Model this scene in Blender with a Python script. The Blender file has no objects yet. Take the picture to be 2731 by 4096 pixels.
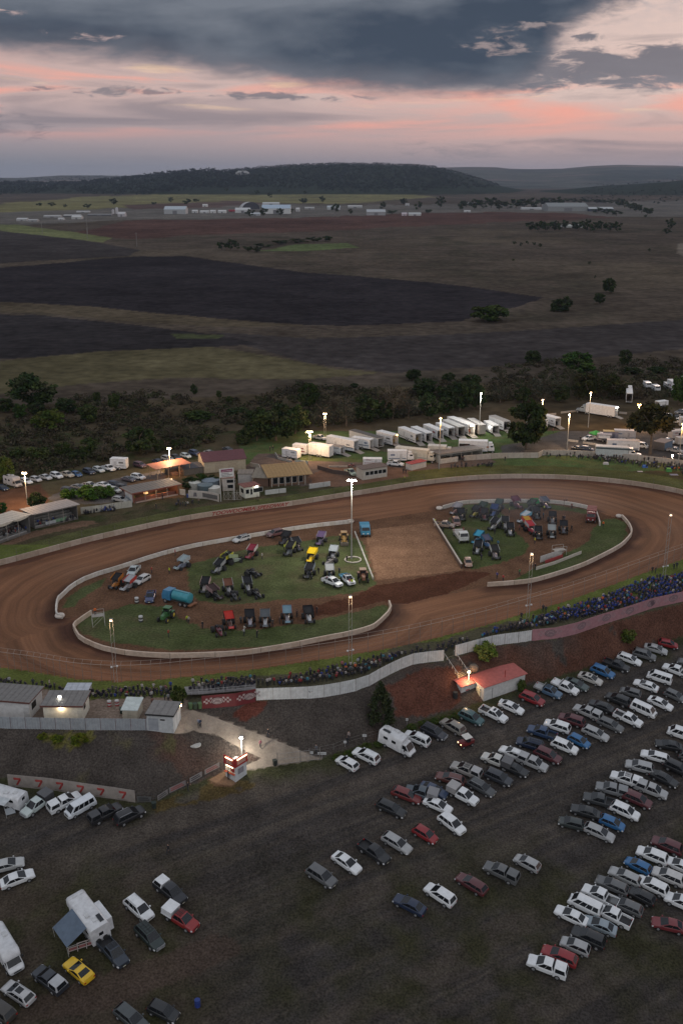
import bpy,bmesh,math,random
import numpy as np
from mathutils import Vector,Matrix
random.seed(7)
rng=np.random.default_rng(7)
PI=math.pi
scene=bpy.context.scene
COL=scene.collection
# ---------------------------------------------------------------- camera model (photo pixels, 2731 x 4096)
IW,IH,F,CAMH,YH=2731.0,4096.0,4000.0,85.0,715.0
PITCH=math.atan((IH/2-YH)/F)
CP,SP=math.cos(PITCH),math.sin(PITCH)
cam_d=bpy.data.cameras.new('camera');cam=bpy.data.objects.new('camera',cam_d);COL.objects.link(cam)
cam.location=(0,0,CAMH);cam.rotation_euler=(PI/2-PITCH,0,0)
cam_d.sensor_fit='VERTICAL';cam_d.sensor_height=24.0;cam_d.lens=24.0*F/IH
cam_d.clip_start=1.0;cam_d.clip_end=60000.0
scene.camera=cam
CROP=dict(A=(0,1750,600/1568),B=(500,1750,600/1568),C=(1050,1600,600/1568),D=(1550,1550,600/1568),E=(2131,1500,600/1568),F=(400,2050,600/1568),G=(950,2050,600/1568),H=(1700,1950,900/1568),I=(0,2400,900/1568),J=(800,2500,900/1568),K=(1600,2200,1131/1568),L=(0,2900,900/1568),M=(1200,2800,1000/1568),N=(0,3300,900/1568),O=(1700,2500,900/1568),P=(2100,3000,631/1354),Q=(0,600,1000/1568),Q2=(900,600,1000/1568),Q3=(1731,600,1000/1568),R=(0,1400,1000/1568),R2=(900,1400,1000/1568),R3=(1731,1400,1000/1568),S=(1650,1980,500/1568),T=(2050,1980,500/1568),U=(2400,1700,331/1568),V=(0,1950,300/1568),X=(680,1850,400/1568),Y=(1800,2900,931/1568),Z=(800,2850,400/1568),W=(600,2550,500/1568),d=(0,0,2731/1568),s=(0,0,1.0))
def c(k,x,y):
 o=CROP[k];return(o[0]+x*o[2],o[1]+y*o[2])
def cl(k,*pts):
 return[c(k,x,y)for x,y in pts]
def ray(px,py):
 xr=(px-IW/2)/F;up=-(py-IH/2)/F
 return(xr,CP+up*SP,-SP+up*CP)
def Pz(px,py,z=0.0):
 d=ray(px,py);t=(z-CAMH)/d[2]
 return Vector((d[0]*t,d[1]*t,z))
def proj(x,y,z):
 zz=z-CAMH
 dep=y*CP-zz*SP;up=y*SP+zz*CP
 return IW/2+F*x/dep,IH/2-F*up/dep
def scale_at(p):
 return F/(p[1]*CP-(p[2]-CAMH)*SP)
 # ---------------------------------------------------------------- terrain height
TOE_Z,LOW_Z=-6.0,-14.0
crest_px=[(-500,2895),(-100,2908),(0,2911),(646,2917),(700,2905),(760,2850),(800,2829),(1024,2800),(1202,2795),(1460,2752),(1546,2705),(1654,2656),(1773,2646),(1823,2626),(1982,2583),(2123,2563),(2217,2556),(2393,2502),(2731,2409),(3000,2330),(3400,2200)]
toe_px=[(-500,3070),(-100,3100),(37,3117),(542,3212),(620,3200),(890,3090),(1110,3062),(1290,3032),(1334,3014),(1517,2957),(1620,2911),(1700,2873),(1901,2815),(2217,2710),(2389,2659),(2600,2590),(2800,2520),(3100,2420),(3400,2320)]
_c=sorted((Pz(x,y,0.0)for x,y in crest_px),key=lambda v:v.x)
_t=sorted((Pz(x,y,TOE_Z)for x,y in toe_px),key=lambda v:v.x)
CX,CY=np.array([v.x for v in _c]),np.array([v.y for v in _c])
TX,TY=np.array([v.x for v in _t]),np.array([v.y for v in _t])
def ss(a,b,x):
 t=np.clip((x-a)/(b-a),0,1);return t*t*(3-2*t)
def ridge(pts,d):
 xs=np.array([(p[0]-IW/2)/F for p in pts]);zs=np.array([CAMH-(p[1]-YH)/F*d for p in pts])
 return xs,zs
R1=ridge([(-900,744),(-400,743),(0,741),(120,736),(250,739),(380,734),(450,727),(600,714),(700,702),(800,694),(950,687),(1050,678),(1180,670),(1350,664),(1500,666),(1650,670),(1720,677),(1790,692),(1880,716),(1950,738),(2050,756),(2200,763)],7000)
R2=ridge([(-900,712),(0,711),(150,712),(300,703),(450,703),(600,706),(700,700),(900,704),(1500,704),(1650,690),(1750,675),(1850,673),(1950,674),(2000,679),(2080,681),(2200,679),(2300,670),(2420,665),(2500,667),(2620,668),(2731,675),(2900,672),(3600,684)],14000)
R3=ridge([(2050,763),(2200,756),(2350,741),(2480,734),(2600,727),(2680,717),(2731,708),(2900,698),(3600,690)],6500)
def hfun(x,y):
 x=np.asarray(x,float);y=np.asarray(y,float)
 cy=np.interp(x,CX,CY);ty=np.interp(x,TX,TY)
 park=TOE_Z+(LOW_Z-TOE_Z)*np.clip((ty-y)/55.0,0,1.4)
 tt=np.clip((cy-y)/np.maximum(cy-ty,0.5),0,1)
 bank=TOE_Z*(tt*0.8+0.2*tt*tt*(3-2*tt))
 z=np.where(y>=cy,0.0,np.where(y<=ty,park,bank))
 if y.max()<3000:return z
 u=x/np.maximum(y,1.0)
 def rz(R,y0,y1,back):
  top=np.interp(u,R[0],R[1]);f=ss(y0,y1,y)*(1-0.75*ss(y1,back,y))
  return np.maximum(top,0)*f
 far=np.maximum(np.maximum(rz(R1,4700,7000,9000),rz(R2,9200,14000,20000)),rz(R3,4300,6500,8500))
 return z+np.where(y>3000,far,0.0)
def h(x,y):
 return float(hfun(x,y))
def G(px,py,dz=0.0):
 """ground point seen at a photo pixel (dz: height above the ground of what is seen there)"""
 d=ray(px,py)
 if py>860:ts=np.linspace((CAMH-1.0-dz)/-d[2],(CAMH+22)/-d[2],48)
 else:ts=np.geomspace(1500,24000,220)
 xs,ys,zs=d[0]*ts,d[1]*ts,CAMH+d[2]*ts
 below=zs<hfun(xs,ys)+dz
 if not below.any():
  return Vector((xs[-1],ys[-1],h(xs[-1],ys[-1])))
 i=int(np.argmax(below));a,b=ts[max(i-1,0)],ts[i]
 for _ in range(3):
  tt=np.linspace(a,b,12);gap=CAMH+d[2]*tt-hfun(d[0]*tt,d[1]*tt)-dz
  j=max(1,int(np.argmax(gap<0)))if(gap<0).any()else 11
  a,b=tt[j-1],tt[j]
 x,y=d[0]*b,d[1]*b
 return Vector((x,y,h(x,y)))
def inpoly(px,py,poly):
 inside=np.zeros(px.shape,bool)
 n=len(poly);j=n-1
 for i in range(n):
  xi,yi=poly[i];xj,yj=poly[j]
  if yi!=yj:
   cnd=((yi>py)!=(yj>py))&(px<(xj-xi)*(py-yi)/(yj-yi)+xi)
   inside^=cnd
  j=i
 return inside
def vnoise(x,y,seed=0):
 """smooth value noise 0..1"""
 xi=np.floor(x).astype(np.int64);yi=np.floor(y).astype(np.int64)
 xf,yf=x-xi,y-yi
 def hsh(a,b):
  n=(a*374761393+b*668265263+seed*982451653)&0x7fffffff
  n=((n^(n>>13))*1274126177)&0x7fffffff
  return((n^(n>>16))&0xffff)/65535.0
 u=xf*xf*(3-2*xf);v=yf*yf*(3-2*yf)
 return(hsh(xi,yi)*(1-u)+hsh(xi+1,yi)*u)*(1-v)+(hsh(xi,yi+1)*(1-u)+hsh(xi+1,yi+1)*u)*v
def fbm(x,y,seed=0,o=4):
 s=0;a=0.5;t=0
 for k in range(o):
  s=s+a*vnoise(x*2**k,y*2**k,seed+k*17);t+=a;a*=0.55
 return s/t
 # ---------------------------------------------------------------- materials
def newmat(name):
 m=bpy.data.materials.new(name);m.use_nodes=True
 nt=m.node_tree;b=nt.nodes['Principled BSDF']
 return m,nt,b
def node(nt,t,**kw):
 n=nt.nodes.new(t)
 for k,v in kw.items():
  if k in n.inputs:n.inputs[k].default_value=v
  else:setattr(n,k,v)
 return n
def noise_mul(nt,src,scale,lo,hi,coord='Object',detail=4,vec=None):
 """src colour x noise in lo..hi"""
 tc=node(nt,'ShaderNodeTexCoord');nz=node(nt,'ShaderNodeTexNoise');nz.inputs['Scale'].default_value=scale;nz.inputs['Detail'].default_value=detail
 nt.links.new(vec if vec is not None else tc.outputs[coord],nz.inputs['Vector'])
 mr=node(nt,'ShaderNodeMapRange');mr.inputs['From Min'].default_value=0.3;mr.inputs['From Max'].default_value=0.7
 mr.inputs['To Min'].default_value=lo;mr.inputs['To Max'].default_value=hi
 nt.links.new(nz.outputs['Fac'],mr.inputs['Value'])
 mx=node(nt,'ShaderNodeMix',data_type='RGBA',blend_type='MULTIPLY');mx.inputs['Factor'].default_value=1
 nt.links.new(src,mx.inputs['A']);nt.links.new(mr.outputs['Result'],mx.inputs['B'])
 return mx.outputs['Result']
def add_bump(nt,b,scale,strength,dist=0.1,detail=6):
 tc=node(nt,'ShaderNodeTexCoord');nz=node(nt,'ShaderNodeTexNoise');nz.inputs['Scale'].default_value=scale;nz.inputs['Detail'].default_value=detail
 nt.links.new(tc.outputs['Object'],nz.inputs['Vector'])
 bp=node(nt,'ShaderNodeBump');bp.inputs['Strength'].default_value=strength;bp.inputs['Distance'].default_value=dist
 nt.links.new(nz.outputs['Fac'],bp.inputs['Height']);nt.links.new(bp.outputs['Normal'],b.inputs['Normal'])
def mat_attr(name,rough=0.6,metal=0.0,lo=0.85,hi=1.12,nscale=1.5,coat=0.0,spec=0.4):
 m,nt,b=newmat(name)
 a=node(nt,'ShaderNodeAttribute',attribute_name='Col')
 out=noise_mul(nt,a.outputs['Color'],nscale,lo,hi)
 nt.links.new(out,b.inputs['Base Color']);b.inputs['Roughness'].default_value=rough;b.inputs['Metallic'].default_value=metal
 b.inputs['Coat Weight'].default_value=coat;b.inputs['Specular IOR Level'].default_value=spec
 return m
def mat_obj(name,rough=0.35,coat=0.3,lo=0.9,hi=1.08,metal=0.0):
 m,nt,b=newmat(name)
 a=node(nt,'ShaderNodeObjectInfo')
 out=noise_mul(nt,a.outputs['Color'],1.2,lo,hi)
 nt.links.new(out,b.inputs['Base Color']);b.inputs['Roughness'].default_value=rough;b.inputs['Coat Weight'].default_value=coat
 b.inputs['Metallic'].default_value=metal
 return m
def mat_flat(name,col,rough=0.6,metal=0.0,emit=None,es=0.0,lo=0.9,hi=1.1):
 m,nt,b=newmat(name)
 rgb=node(nt,'ShaderNodeRGB');rgb.outputs[0].default_value=(*col,1)
 nt.links.new(noise_mul(nt,rgb.outputs[0],2.0,lo,hi),b.inputs['Base Color'])
 b.inputs['Roughness'].default_value=rough;b.inputs['Metallic'].default_value=metal
 if emit:
  b.inputs['Emission Color'].default_value=(*emit,1);b.inputs['Emission Strength'].default_value=es
 return m
MAT={}
MAT['matte']=mat_attr('painted_surface',0.65)
MAT['gloss']=mat_attr('gloss_surface',0.3,coat=0.2)
MAT['paint']=mat_obj('car_paint')
MAT['cloth']=mat_obj('cloth',0.9,0.0,0.75,1.2)
MAT['wing']=mat_obj('wing_panel',0.6,0.0);MAT['wing'].node_tree.nodes['Principled BSDF'].inputs['Specular IOR Level'].default_value=0.12
MAT['glass']=mat_flat('dark_glass',(0.012,0.014,0.017),0.06)
MAT['rubber']=mat_flat('rubber',(0.018,0.018,0.019),0.8)
MAT['rim']=mat_flat('alloy_rim',(0.45,0.46,0.48),0.35,0.6)
MAT['lens']=mat_flat('lamp_lens',(0.65,0.66,0.68),0.1)
MAT['tail']=mat_flat('tail_lens',(0.35,0.012,0.012),0.15)
MAT['plate']=mat_flat('plate',(0.75,0.73,0.6),0.4)
MAT['dark']=mat_flat('dark_trim',(0.02,0.02,0.022),0.6)
MAT['steel']=mat_flat('galvanised_steel',(0.33,0.34,0.35),0.45,0.5)
MAT['skin']=mat_flat('skin',(0.42,0.25,0.18),0.6)
MAT['lampwarm']=mat_flat('lit_lamp_warm',(0.8,0.7,0.5),0.4,0,(1.0,0.62,0.30),40)
MAT['lampwhite']=mat_flat('lit_lamp_white',(0.8,0.8,0.75),0.4,0,(1.0,0.95,0.82),40)
MAT['lampamber']=mat_flat('lit_lamp_amber',(0.8,0.6,0.3),0.4,0,(1.0,0.50,0.12),40)
MAT['tube']=mat_flat('lit_tube',(0.8,0.7,0.5),0.4,0,(1.0,0.68,0.40),5)
MAT['headlit']=mat_flat('lit_headlamp',(0.8,0.7,0.5),0.4,0,(1.0,0.75,0.4),4)
MAT['taillit']=mat_flat('lit_tail_lamp',(0.8,0.1,0.1),0.4,0,(1.0,0.12,0.10),3)
MAT['greenlit']=mat_flat('lit_green_lamp',(0.2,0.8,0.4),0.4,0,(0.2,1.0,0.5),6)
MAT['roomlit']=mat_flat('lit_interior',(0.8,0.6,0.4),0.6,0,(1.0,0.55,0.22),0.9)
# foliage: colour attribute x per-leaf variation
m,nt,b=newmat('leaves')
a=node(nt,'ShaderNodeAttribute',attribute_name='Col');oi=node(nt,'ShaderNodeObjectInfo')
mx=node(nt,'ShaderNodeMix',data_type='RGBA',blend_type='MULTIPLY');mx.inputs['Factor'].default_value=1
nt.links.new(a.outputs['Color'],mx.inputs['A']);nt.links.new(oi.outputs['Color'],mx.inputs['B'])
nt.links.new(mx.outputs['Result'],b.inputs['Base Color']);b.inputs['Roughness'].default_value=0.9;b.inputs['Specular IOR Level'].default_value=0.0
MAT['leaf']=m
MAT['bark']=mat_flat('bark',(0.11,0.085,0.065),0.9,lo=0.6,hi=1.3)
# ground materials
def ground_mat(name,s1,s2,bump,lo=0.72,hi=1.3,rough=0.95,spec=0.0,big=None,mid=None):
 m,nt,b=newmat(name)
 a=node(nt,'ShaderNodeAttribute',attribute_name='Col')
 o=noise_mul(nt,a.outputs['Color'],s1,lo,hi,detail=6);o=noise_mul(nt,o,s2,0.8,1.22,detail=5)
 if big:o=noise_mul(nt,o,big,0.78,1.28,detail=4)
 if mid:o=noise_mul(nt,o,mid,0.82,1.2,detail=5)
 nt.links.new(o,b.inputs['Base Color']);b.inputs['Roughness'].default_value=rough;b.inputs['Specular IOR Level'].default_value=spec
 if bump:add_bump(nt,b,s1*0.8,0.6,bump)
 return m
MAT['ground']=ground_mat('soil_and_grass',2.2,0.25,0.12,0.65,1.38)
MAT['gravel']=ground_mat('gravel',3.5,0.3,0.10,0.55,1.5)
MAT['field']=ground_mat('fields',0.16,0.02,0.0,0.72,1.3,big=0.004,mid=.05)
MAT['concrete']=ground_mat('concrete_paving',3.0,0.4,0.02,0.85,1.12,rough=0.85)
# dirt track: streaks that run along the racing line (UV = metres across, metres along)
m,nt,b=newmat('track_clay')
a=node(nt,'ShaderNodeAttribute',attribute_name='Col');uv=node(nt,'ShaderNodeUVMap',uv_map='UVMap')
mp=node(nt,'ShaderNodeMapping');mp.inputs['Scale'].default_value=(1.0,0.03,1.0);nt.links.new(uv.outputs['UV'],mp.inputs['Vector'])
o=noise_mul(nt,a.outputs['Color'],0.55,0.70,1.28,detail=8,vec=mp.outputs['Vector']);o=noise_mul(nt,o,1.6,0.86,1.14,detail=4,vec=mp.outputs['Vector']);o=noise_mul(nt,o,0.06,0.85,1.16)
o=noise_mul(nt,o,2.5,0.88,1.12)
nt.links.new(o,b.inputs['Base Color']);b.inputs['Roughness'].default_value=0.78;b.inputs['Specular IOR Level'].default_value=0.10
add_bump(nt,b,1.4,0.35,0.08)
MAT['clay']=m
# ---------------------------------------------------------------- mesh builder with one colour per face
class MB:
 def __init__(s):s.v=[];s.f=[];s.c=[];s.m=[]
 def add(s,vs,fs,col=(.5,.5,.5),mi=0):
  o=len(s.v);s.v.extend([tuple(v)for v in vs])
  for f in fs:s.f.append(tuple(i+o for i in f));s.c.append(col);s.m.append(mi)
  return s
 def hexa(s,p,col=(.5,.5,.5),mi=0):
  return s.add(p,[(3,2,1,0),(4,5,6,7),(0,1,5,4),(1,2,6,5),(2,3,7,6),(3,0,4,7)],col,mi)
 def box(s,x0,x1,y0,y1,z0,z1,col=(.5,.5,.5),mi=0):
  return s.hexa([(x0,y0,z0),(x1,y0,z0),(x1,y1,z0),(x0,y1,z0),(x0,y0,z1),(x1,y0,z1),(x1,y1,z1),(x0,y1,z1)],col,mi)
 def quad(s,a,b,c_,d,col=(.5,.5,.5),mi=0):return s.add([a,b,c_,d],[(0,1,2,3)],col,mi)
 def slab(s,a,b,c_,d,t,col=(.5,.5,.5),mi=0):
  """a quad with thickness t along its normal"""
  A,B_,C_,D_=map(Vector,(a,b,c_,d));n=(B_-A).cross(D_-A).normalized()*t
  return s.hexa([A,B_,C_,D_,A+n,B_+n,C_+n,D_+n],col,mi)
 def cyl(s,p0,p1,r0,r1=None,n=10,col=(.5,.5,.5),mi=0,caps=True):
  p0,p1=Vector(p0),Vector(p1);r1=r0 if r1 is None else r1
  ax=(p1-p0).normalized();u=ax.orthogonal().normalized();w=ax.cross(u)
  vs=[]
  for p,r in((p0,r0),(p1,r1)):
   for i in range(n):
    t=2*PI*i/n;vs.append(p+u*(math.cos(t)*r)+w*(math.sin(t)*r))
  fs=[(i,(i+1)%n,n+(i+1)%n,n+i)for i in range(n)]
  if caps:fs+=[tuple(range(n-1,-1,-1)),tuple(range(n,2*n))]
  return s.add(vs,fs,col,mi)
 def loft(s,rings,col=(.5,.5,.5),mi=0,caps=True):
  n=len(rings[0]);vs=[p for r in rings for p in r];fs=[]
  for k in range(len(rings)-1):
   for i in range(n):
    j=(i+1)%n;fs.append((k*n+i,k*n+j,(k+1)*n+j,(k+1)*n+i))
  if caps:fs+=[tuple(range(n-1,-1,-1)),tuple((len(rings)-1)*n+i for i in range(n))]
  return s.add(vs,fs,col,mi)
 def tube(s,pts,r,n=6,col=(.5,.5,.5),mi=0):
  for a,b in zip(pts,pts[1:]):s.cyl(a,b,r,r,n,col,mi)
  return s
 def ball(s,cx,cy,cz,rx,ry,rz,col=(.5,.5,.5),mi=0,nu=8,nv=5):
  rings=[]
  for k in range(1,nv):
   t=PI*k/nv;rings.append([(cx+rx*math.sin(t)*math.cos(2*PI*i/nu),cy+ry*math.sin(t)*math.sin(2*PI*i/nu),cz-rz*math.cos(t))for i in range(nu)])
  return s.loft(rings,col,mi)
 def merge(s,o,M=None,mi=None,col=None):
  vs=[tuple(M@Vector(v))for v in o.v]if M is not None else o.v
  k=len(s.v);s.v.extend(vs)
  for f,cc,m_ in zip(o.f,o.c,o.m):s.f.append(tuple(i+k for i in f));s.c.append(col or cc);s.m.append(m_ if mi is None else mi)
  return s
 def mesh(s,name,mats,smooth=None):
  me=bpy.data.meshes.new(name);me.from_pydata(s.v,[],s.f)
  at=me.color_attributes.new('Col','FLOAT_COLOR','CORNER')
  nl=np.array([len(f)for f in s.f]);cols=np.repeat(np.array([tuple(x[:3])+(1.0,)for x in s.c],np.float32),nl,axis=0)
  at.data.foreach_set('color',cols.ravel())
  for mm in(mats if isinstance(mats,(list,tuple))else[mats]):me.materials.append(MAT[mm]if isinstance(mm,str)else mm)
  if max(s.m):me.polygons.foreach_set('material_index',np.array(s.m,np.int32))
  if smooth:
   me.polygons.foreach_set('use_smooth',[True]*len(me.polygons));me.set_sharp_from_angle(angle=math.radians(smooth))
  me.update();return me
 def build(s,name,mat='matte',parent=None,smooth=None,loc=None):
  o=bpy.data.objects.new(name,s.mesh(name,mat,smooth));COL.objects.link(o)
  if parent is not None:o.parent=parent
  if loc is not None:o.location=loc
  return o
def tag(o,label,cat,group=None,kind=None):
 if label:o['label']=label
 if cat:o['category']=cat
 if group:o['group']=group
 if kind:o['kind']=kind
 return o
def empty(name,loc,rz=0.0,label=None,cat=None,group=None):
 o=bpy.data.objects.new(name,None);COL.objects.link(o);o.empty_display_size=0.5
 o.location=loc;o.rotation_euler=(0,0,rz)
 return tag(o,label,cat,group)
def kids(o):return CHILD.get(o.name,[])
CHILD={}
def copy_tree(root,loc,rot=None,label=None,cat=None,group=None,color=None,paint=('body',),children=None):
 """a copy of a thing with copies of its parts and sub-parts (meshes shared)"""
 def cp(o,parent):
  n=o.copy();COL.objects.link(n)
  if parent is not None:n.parent=parent;n.matrix_parent_inverse=o.matrix_parent_inverse.copy()
  return n
 r=cp(root,None);r.location=loc
 if rot is not None:
  r.rotation_mode='QUATERNION' if hasattr(rot,'w')and len(rot)==4 else 'XYZ'
  if r.rotation_mode=='QUATERNION':r.rotation_quaternion=rot
  else:r.rotation_euler=rot
 if color is not None and root.type=='MESH':r.color=(*color,1)
 for ch in root.children:
  n=cp(ch,r)
  if color is not None and ch.get('painted'):n.color=(*color,1)
  for g in ch.children:
   n2=cp(g,n)
   if color is not None and g.get('painted'):n2.color=(*color,1)
 return tag(r,label,cat,group)
ORD='first second third fourth fifth sixth seventh eighth ninth tenth eleventh twelfth thirteenth fourteenth fifteenth sixteenth seventeenth eighteenth nineteenth twentieth'.split()
def ordw(i):
 if i<20:return ORD[i]
 t,u=divmod(i+1,10);tens={2:'twent',3:'thirt',4:'fort',5:'fift',6:'sixt',7:'sevent'}[t]
 return tens+'ieth' if u==0 else tens+'y-'+ORD[u-1]
def sr(r,g,b):
 f=lambda v:(v/255/12.92)if v/255<=0.04045 else((v/255+0.055)/1.055)**2.4
 return(f(r),f(g),f(b))
 # ================================================================ WORLD: dusk sky with a heavy cloud bank
world=bpy.data.worlds.new('World');scene.world=world;world.use_nodes=True
world.cycles.sampling_method='MANUAL';world.cycles.sample_map_resolution=256
nt=world.node_tree;nt.nodes.clear()
class N:
 def __init__(s,sock):s.s=sock
 def _op(s,op,o=None,o2=None,cl_=False):
  n=nt.nodes.new('ShaderNodeMath');n.operation=op;n.use_clamp=cl_
  for i,q in enumerate((s,o,o2)):
   if q is None:continue
   if isinstance(q,N):nt.links.new(q.s,n.inputs[i])
   else:n.inputs[i].default_value=q
  return N(n.outputs[0])
 def __add__(s,o):return s._op('ADD',o)
 def __sub__(s,o):return s._op('SUBTRACT',o)
 def __mul__(s,o):return s._op('MULTIPLY',o)
 def __truediv__(s,o):return s._op('DIVIDE',o)
 def sq(s):return s*s
 def step(s,a,b_):
  n=nt.nodes.new('ShaderNodeMapRange');n.interpolation_type='SMOOTHSTEP';nt.links.new(s.s,n.inputs['Value'])
  n.inputs['From Min'].default_value=a;n.inputs['From Max'].default_value=b_;return N(n.outputs['Result'])
 def clamp(s):return s._op('ADD',0.0,None,True)
 def curve(s,pts,x0,x1,y1):
  n=nt.nodes.new('ShaderNodeFloatCurve');nt.links.new(((s-x0)/(x1-x0)).s,n.inputs['Value'])
  cv=n.mapping.curves[0]
  pp=[((p-x0)/(x1-x0),q/y1)for p,q in pts]
  while len(cv.points)<len(pp):cv.points.new(0.5,0.5)
  for q,(a_,b_)in zip(cv.points,pp):q.location=(a_,b_)
  n.mapping.update();return N(n.outputs[0])*y1
tc=nt.nodes.new('ShaderNodeTexCoord');sep=nt.nodes.new('ShaderNodeSeparateXYZ');nt.links.new(tc.outputs['Generated'],sep.inputs[0])
dx,dy,dz=N(sep.outputs[0]),N(sep.outputs[1]),N(sep.outputs[2])
az=dx._op('ARCTAN2',dy);el=dz._op('ARCSINE')
def wnoise(sx,sy,scale=1.0,detail=6,off=0.0,rough=0.55,dist=0.0):
 cb=nt.nodes.new('ShaderNodeCombineXYZ');nt.links.new((az*sx).s,cb.inputs[0]);nt.links.new((el*sy).s,cb.inputs[1]);cb.inputs[2].default_value=off
 n=nt.nodes.new('ShaderNodeTexNoise');n.inputs['Scale'].default_value=scale;n.inputs['Detail'].default_value=detail;n.inputs['Roughness'].default_value=rough
 n.inputs['Distortion'].default_value=dist
 nt.links.new(cb.outputs[0],n.inputs['Vector']);return N(n.outputs['Fac'])
def wmix(fac,a,b_):
 n=nt.nodes.new('ShaderNodeMix');n.data_type='RGBA'
 nt.links.new(fac.s,n.inputs['Factor'])
 for k,q in(('A',a),('B',b_)):
  if isinstance(q,tuple):n.inputs[k].default_value=(*q,1)
  else:nt.links.new(q,n.inputs[k])
 return n.outputs['Result']
def PA(px):return(px*1.7417-IW/2)/F
def PE(py):return(YH-py*1.7417)/F
big=wnoise(5,13,1,7,1.3);fine=wnoise(16,44,1,6,5.1,0.6);wisps=wnoise(4.5,46,1,5,9.7,0.55,0.6);wisp2=wnoise(7,90,1,4,2.2,0.5,0.4)
ragged=wnoise(34,120,1,5,7.7,0.65,0.5)
# clear sky between the clouds
side=az.step(PA(-100),PA(1700))
horizon_c=wmix(side,sr(128,130,138),sr(164,148,150))
mid_c=wmix(side,sr(166,152,155),sr(212,177,169))
high_c=wmix(side,sr(200,173,168),sr(226,200,190))
high_c=wmix(((ragged-0.42)*3.0).clamp()*side*el.step(PE(160),PE(30))*0.8,high_c,sr(150,156,168))
col=wmix(el.step(PE(390),PE(320)),horizon_c,mid_c)
col=wmix(el.step(PE(310),PE(235)),col,high_c)
band=el.step(PE(345),PE(285))*(N(el.s)*-1.0).step(-PE(150),-PE(225))
pk=(wisps-0.5)*6.0+0.15
col=wmix((pk.clamp()*band*0.85).clamp(),col,sr(250,172,152))
cream=((wisp2-0.60)*9.0).clamp()*el.step(PE(300),PE(262))*0.65
col=wmix(cream.clamp(),col,sr(250,214,178))
gray_w=((wisps*-1.0+0.46)*7.0).clamp()*el.step(PE(400),PE(330))*0.55
col=wmix(gray_w.clamp(),col,sr(122,118,126))
# dark cloud bank
edge=az.curve([(PA(-700),PE(190)),(PA(0),PE(158)),(PA(120),PE(168)),(PA(350),PE(180)),(PA(560),PE(205)),(PA(730),PE(232)),(PA(1000),PE(243)),(PA(1150),PE(236)),(PA(1220),PE(175)),(PA(1300),PE(122)),(PA(1390),PE(100)),(PA(1460),PE(72)),(PA(1568),PE(18)),(PA(2300),PE(-40))],-0.6,0.6,0.3)
dsp=((big-0.5)*0.034+(fine-0.5)*0.026+(ragged-0.5)*0.016)*(az.step(PA(900),PA(1400))*0.9+0.75)
m1=(el-edge+dsp).step(-0.008,0.014)
def blob(cx_,cy_,hw,hh,k=0.9,amp=1.0):
 q=((az-PA(cx_)+(fine-0.5)*0.03)/(hw*1.7417/F)).sq()+((el-PE(cy_)+(wisps-0.5)*0.008)/(hh*1.7417/F)).sq()
 g=(q*-0.6)._op('EXPONENT')
 return(g*amp+(ragged-0.5)*3.6+(wisps-0.5)*2.6+(fine-0.5)*2.2).step(0.55,0.55+k*0.7)*g.step(0.10,0.45)
gaps=blob(25,97,80,9)*0.9
gaps2=blob(262,140,60,12)*0.8
gap3=blob(1120,152,70,16)*0.38+blob(1190,116,75,9)*0.4
m1=(m1-gaps-gaps2-gap3).clamp()
m2=blob(1400,197,360,34,1.3,1.9);m3=blob(1270,138,60,10);m4=blob(290,238,150,9);m5=blob(650,247,150,9)*0.8;m6=blob(1530,18,45,12);m7=blob(60,300,130,26)*0.45;m8=blob(1100,350,170,16)*0.35
mask=(m1._op('MAXIMUM',m2)._op('MAXIMUM',m3)._op('MAXIMUM',m4*0.7)._op('MAXIMUM',m5)._op('MAXIMUM',m6)._op('MAXIMUM',m7)._op('MAXIMUM',m8))
soft=wnoise(3.2,16,1,4,12.1,0.5,0.8)
tone=((soft-0.5)*3.2+(big-0.5)*1.5+(fine-0.5)*1.0+0.42).clamp()
cloud_c=wmix(tone,sr(64,75,90),sr(116,122,132))
cloud_c=wmix(el.step(PE(60),PE(-40))*0.5,cloud_c,sr(122,128,138))
lit=(el-edge+dsp).step(0.030,-0.002)*(side*0.45+0.25)
cloud_c=wmix(lit,cloud_c,sr(146,138,142))
col=wmix(mask,col,cloud_c)
# above the picture the overcast opens to a paler evening sky
sky=nt.nodes.new('ShaderNodeTexSky');sky.sky_type='NISHITA';sky.sun_disc=False
SUN_EL,SUN_AZ=math.radians(7),math.radians(18)
sky.sun_elevation=SUN_EL;sky.sun_rotation=SUN_AZ;sky.altitude=600
sc_=nt.nodes.new('ShaderNodeVectorMath');sc_.operation='SCALE';nt.links.new(sky.outputs[0],sc_.inputs[0]);sc_.inputs['Scale'].default_value=0.05
zen=nt.nodes.new('ShaderNodeVectorMath');zen.operation='ADD';nt.links.new(sc_.outputs[0],zen.inputs[0]);zen.inputs[1].default_value=(0.40,0.41,0.445)
upn=wnoise(3,5,1,5,3.3)
zc=wmix((upn-0.5).clamp()*1.6,zen.outputs[0],(0.29,0.30,0.33))
col=wmix(el.step(0.20,0.55),col,zc)
back=(dy*-1.0).step(-0.15,0.55)*el.step(-0.02,0.06)
col=wmix(back,col,(0.70,0.705,0.735))
col=wmix((el*-1.0).step(0.002,0.03),col,(0.05,0.046,0.045))
bg=nt.nodes.new('ShaderNodeBackground');nt.links.new(col,bg.inputs['Color']);bg.inputs['Strength'].default_value=1.0
wo=nt.nodes.new('ShaderNodeOutputWorld');nt.links.new(bg.outputs[0],wo.inputs['Surface'])
sd=bpy.data.lights.new('evening_sun','SUN');sd.energy=0.5;sd.angle=math.radians(14);sd.color=(1.0,0.72,0.58)
so=bpy.data.objects.new('evening_sun',sd);COL.objects.link(so)
sv=Vector((math.sin(SUN_AZ)*math.cos(SUN_EL),math.cos(SUN_AZ)*math.cos(SUN_EL),math.sin(SUN_EL)))
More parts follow.
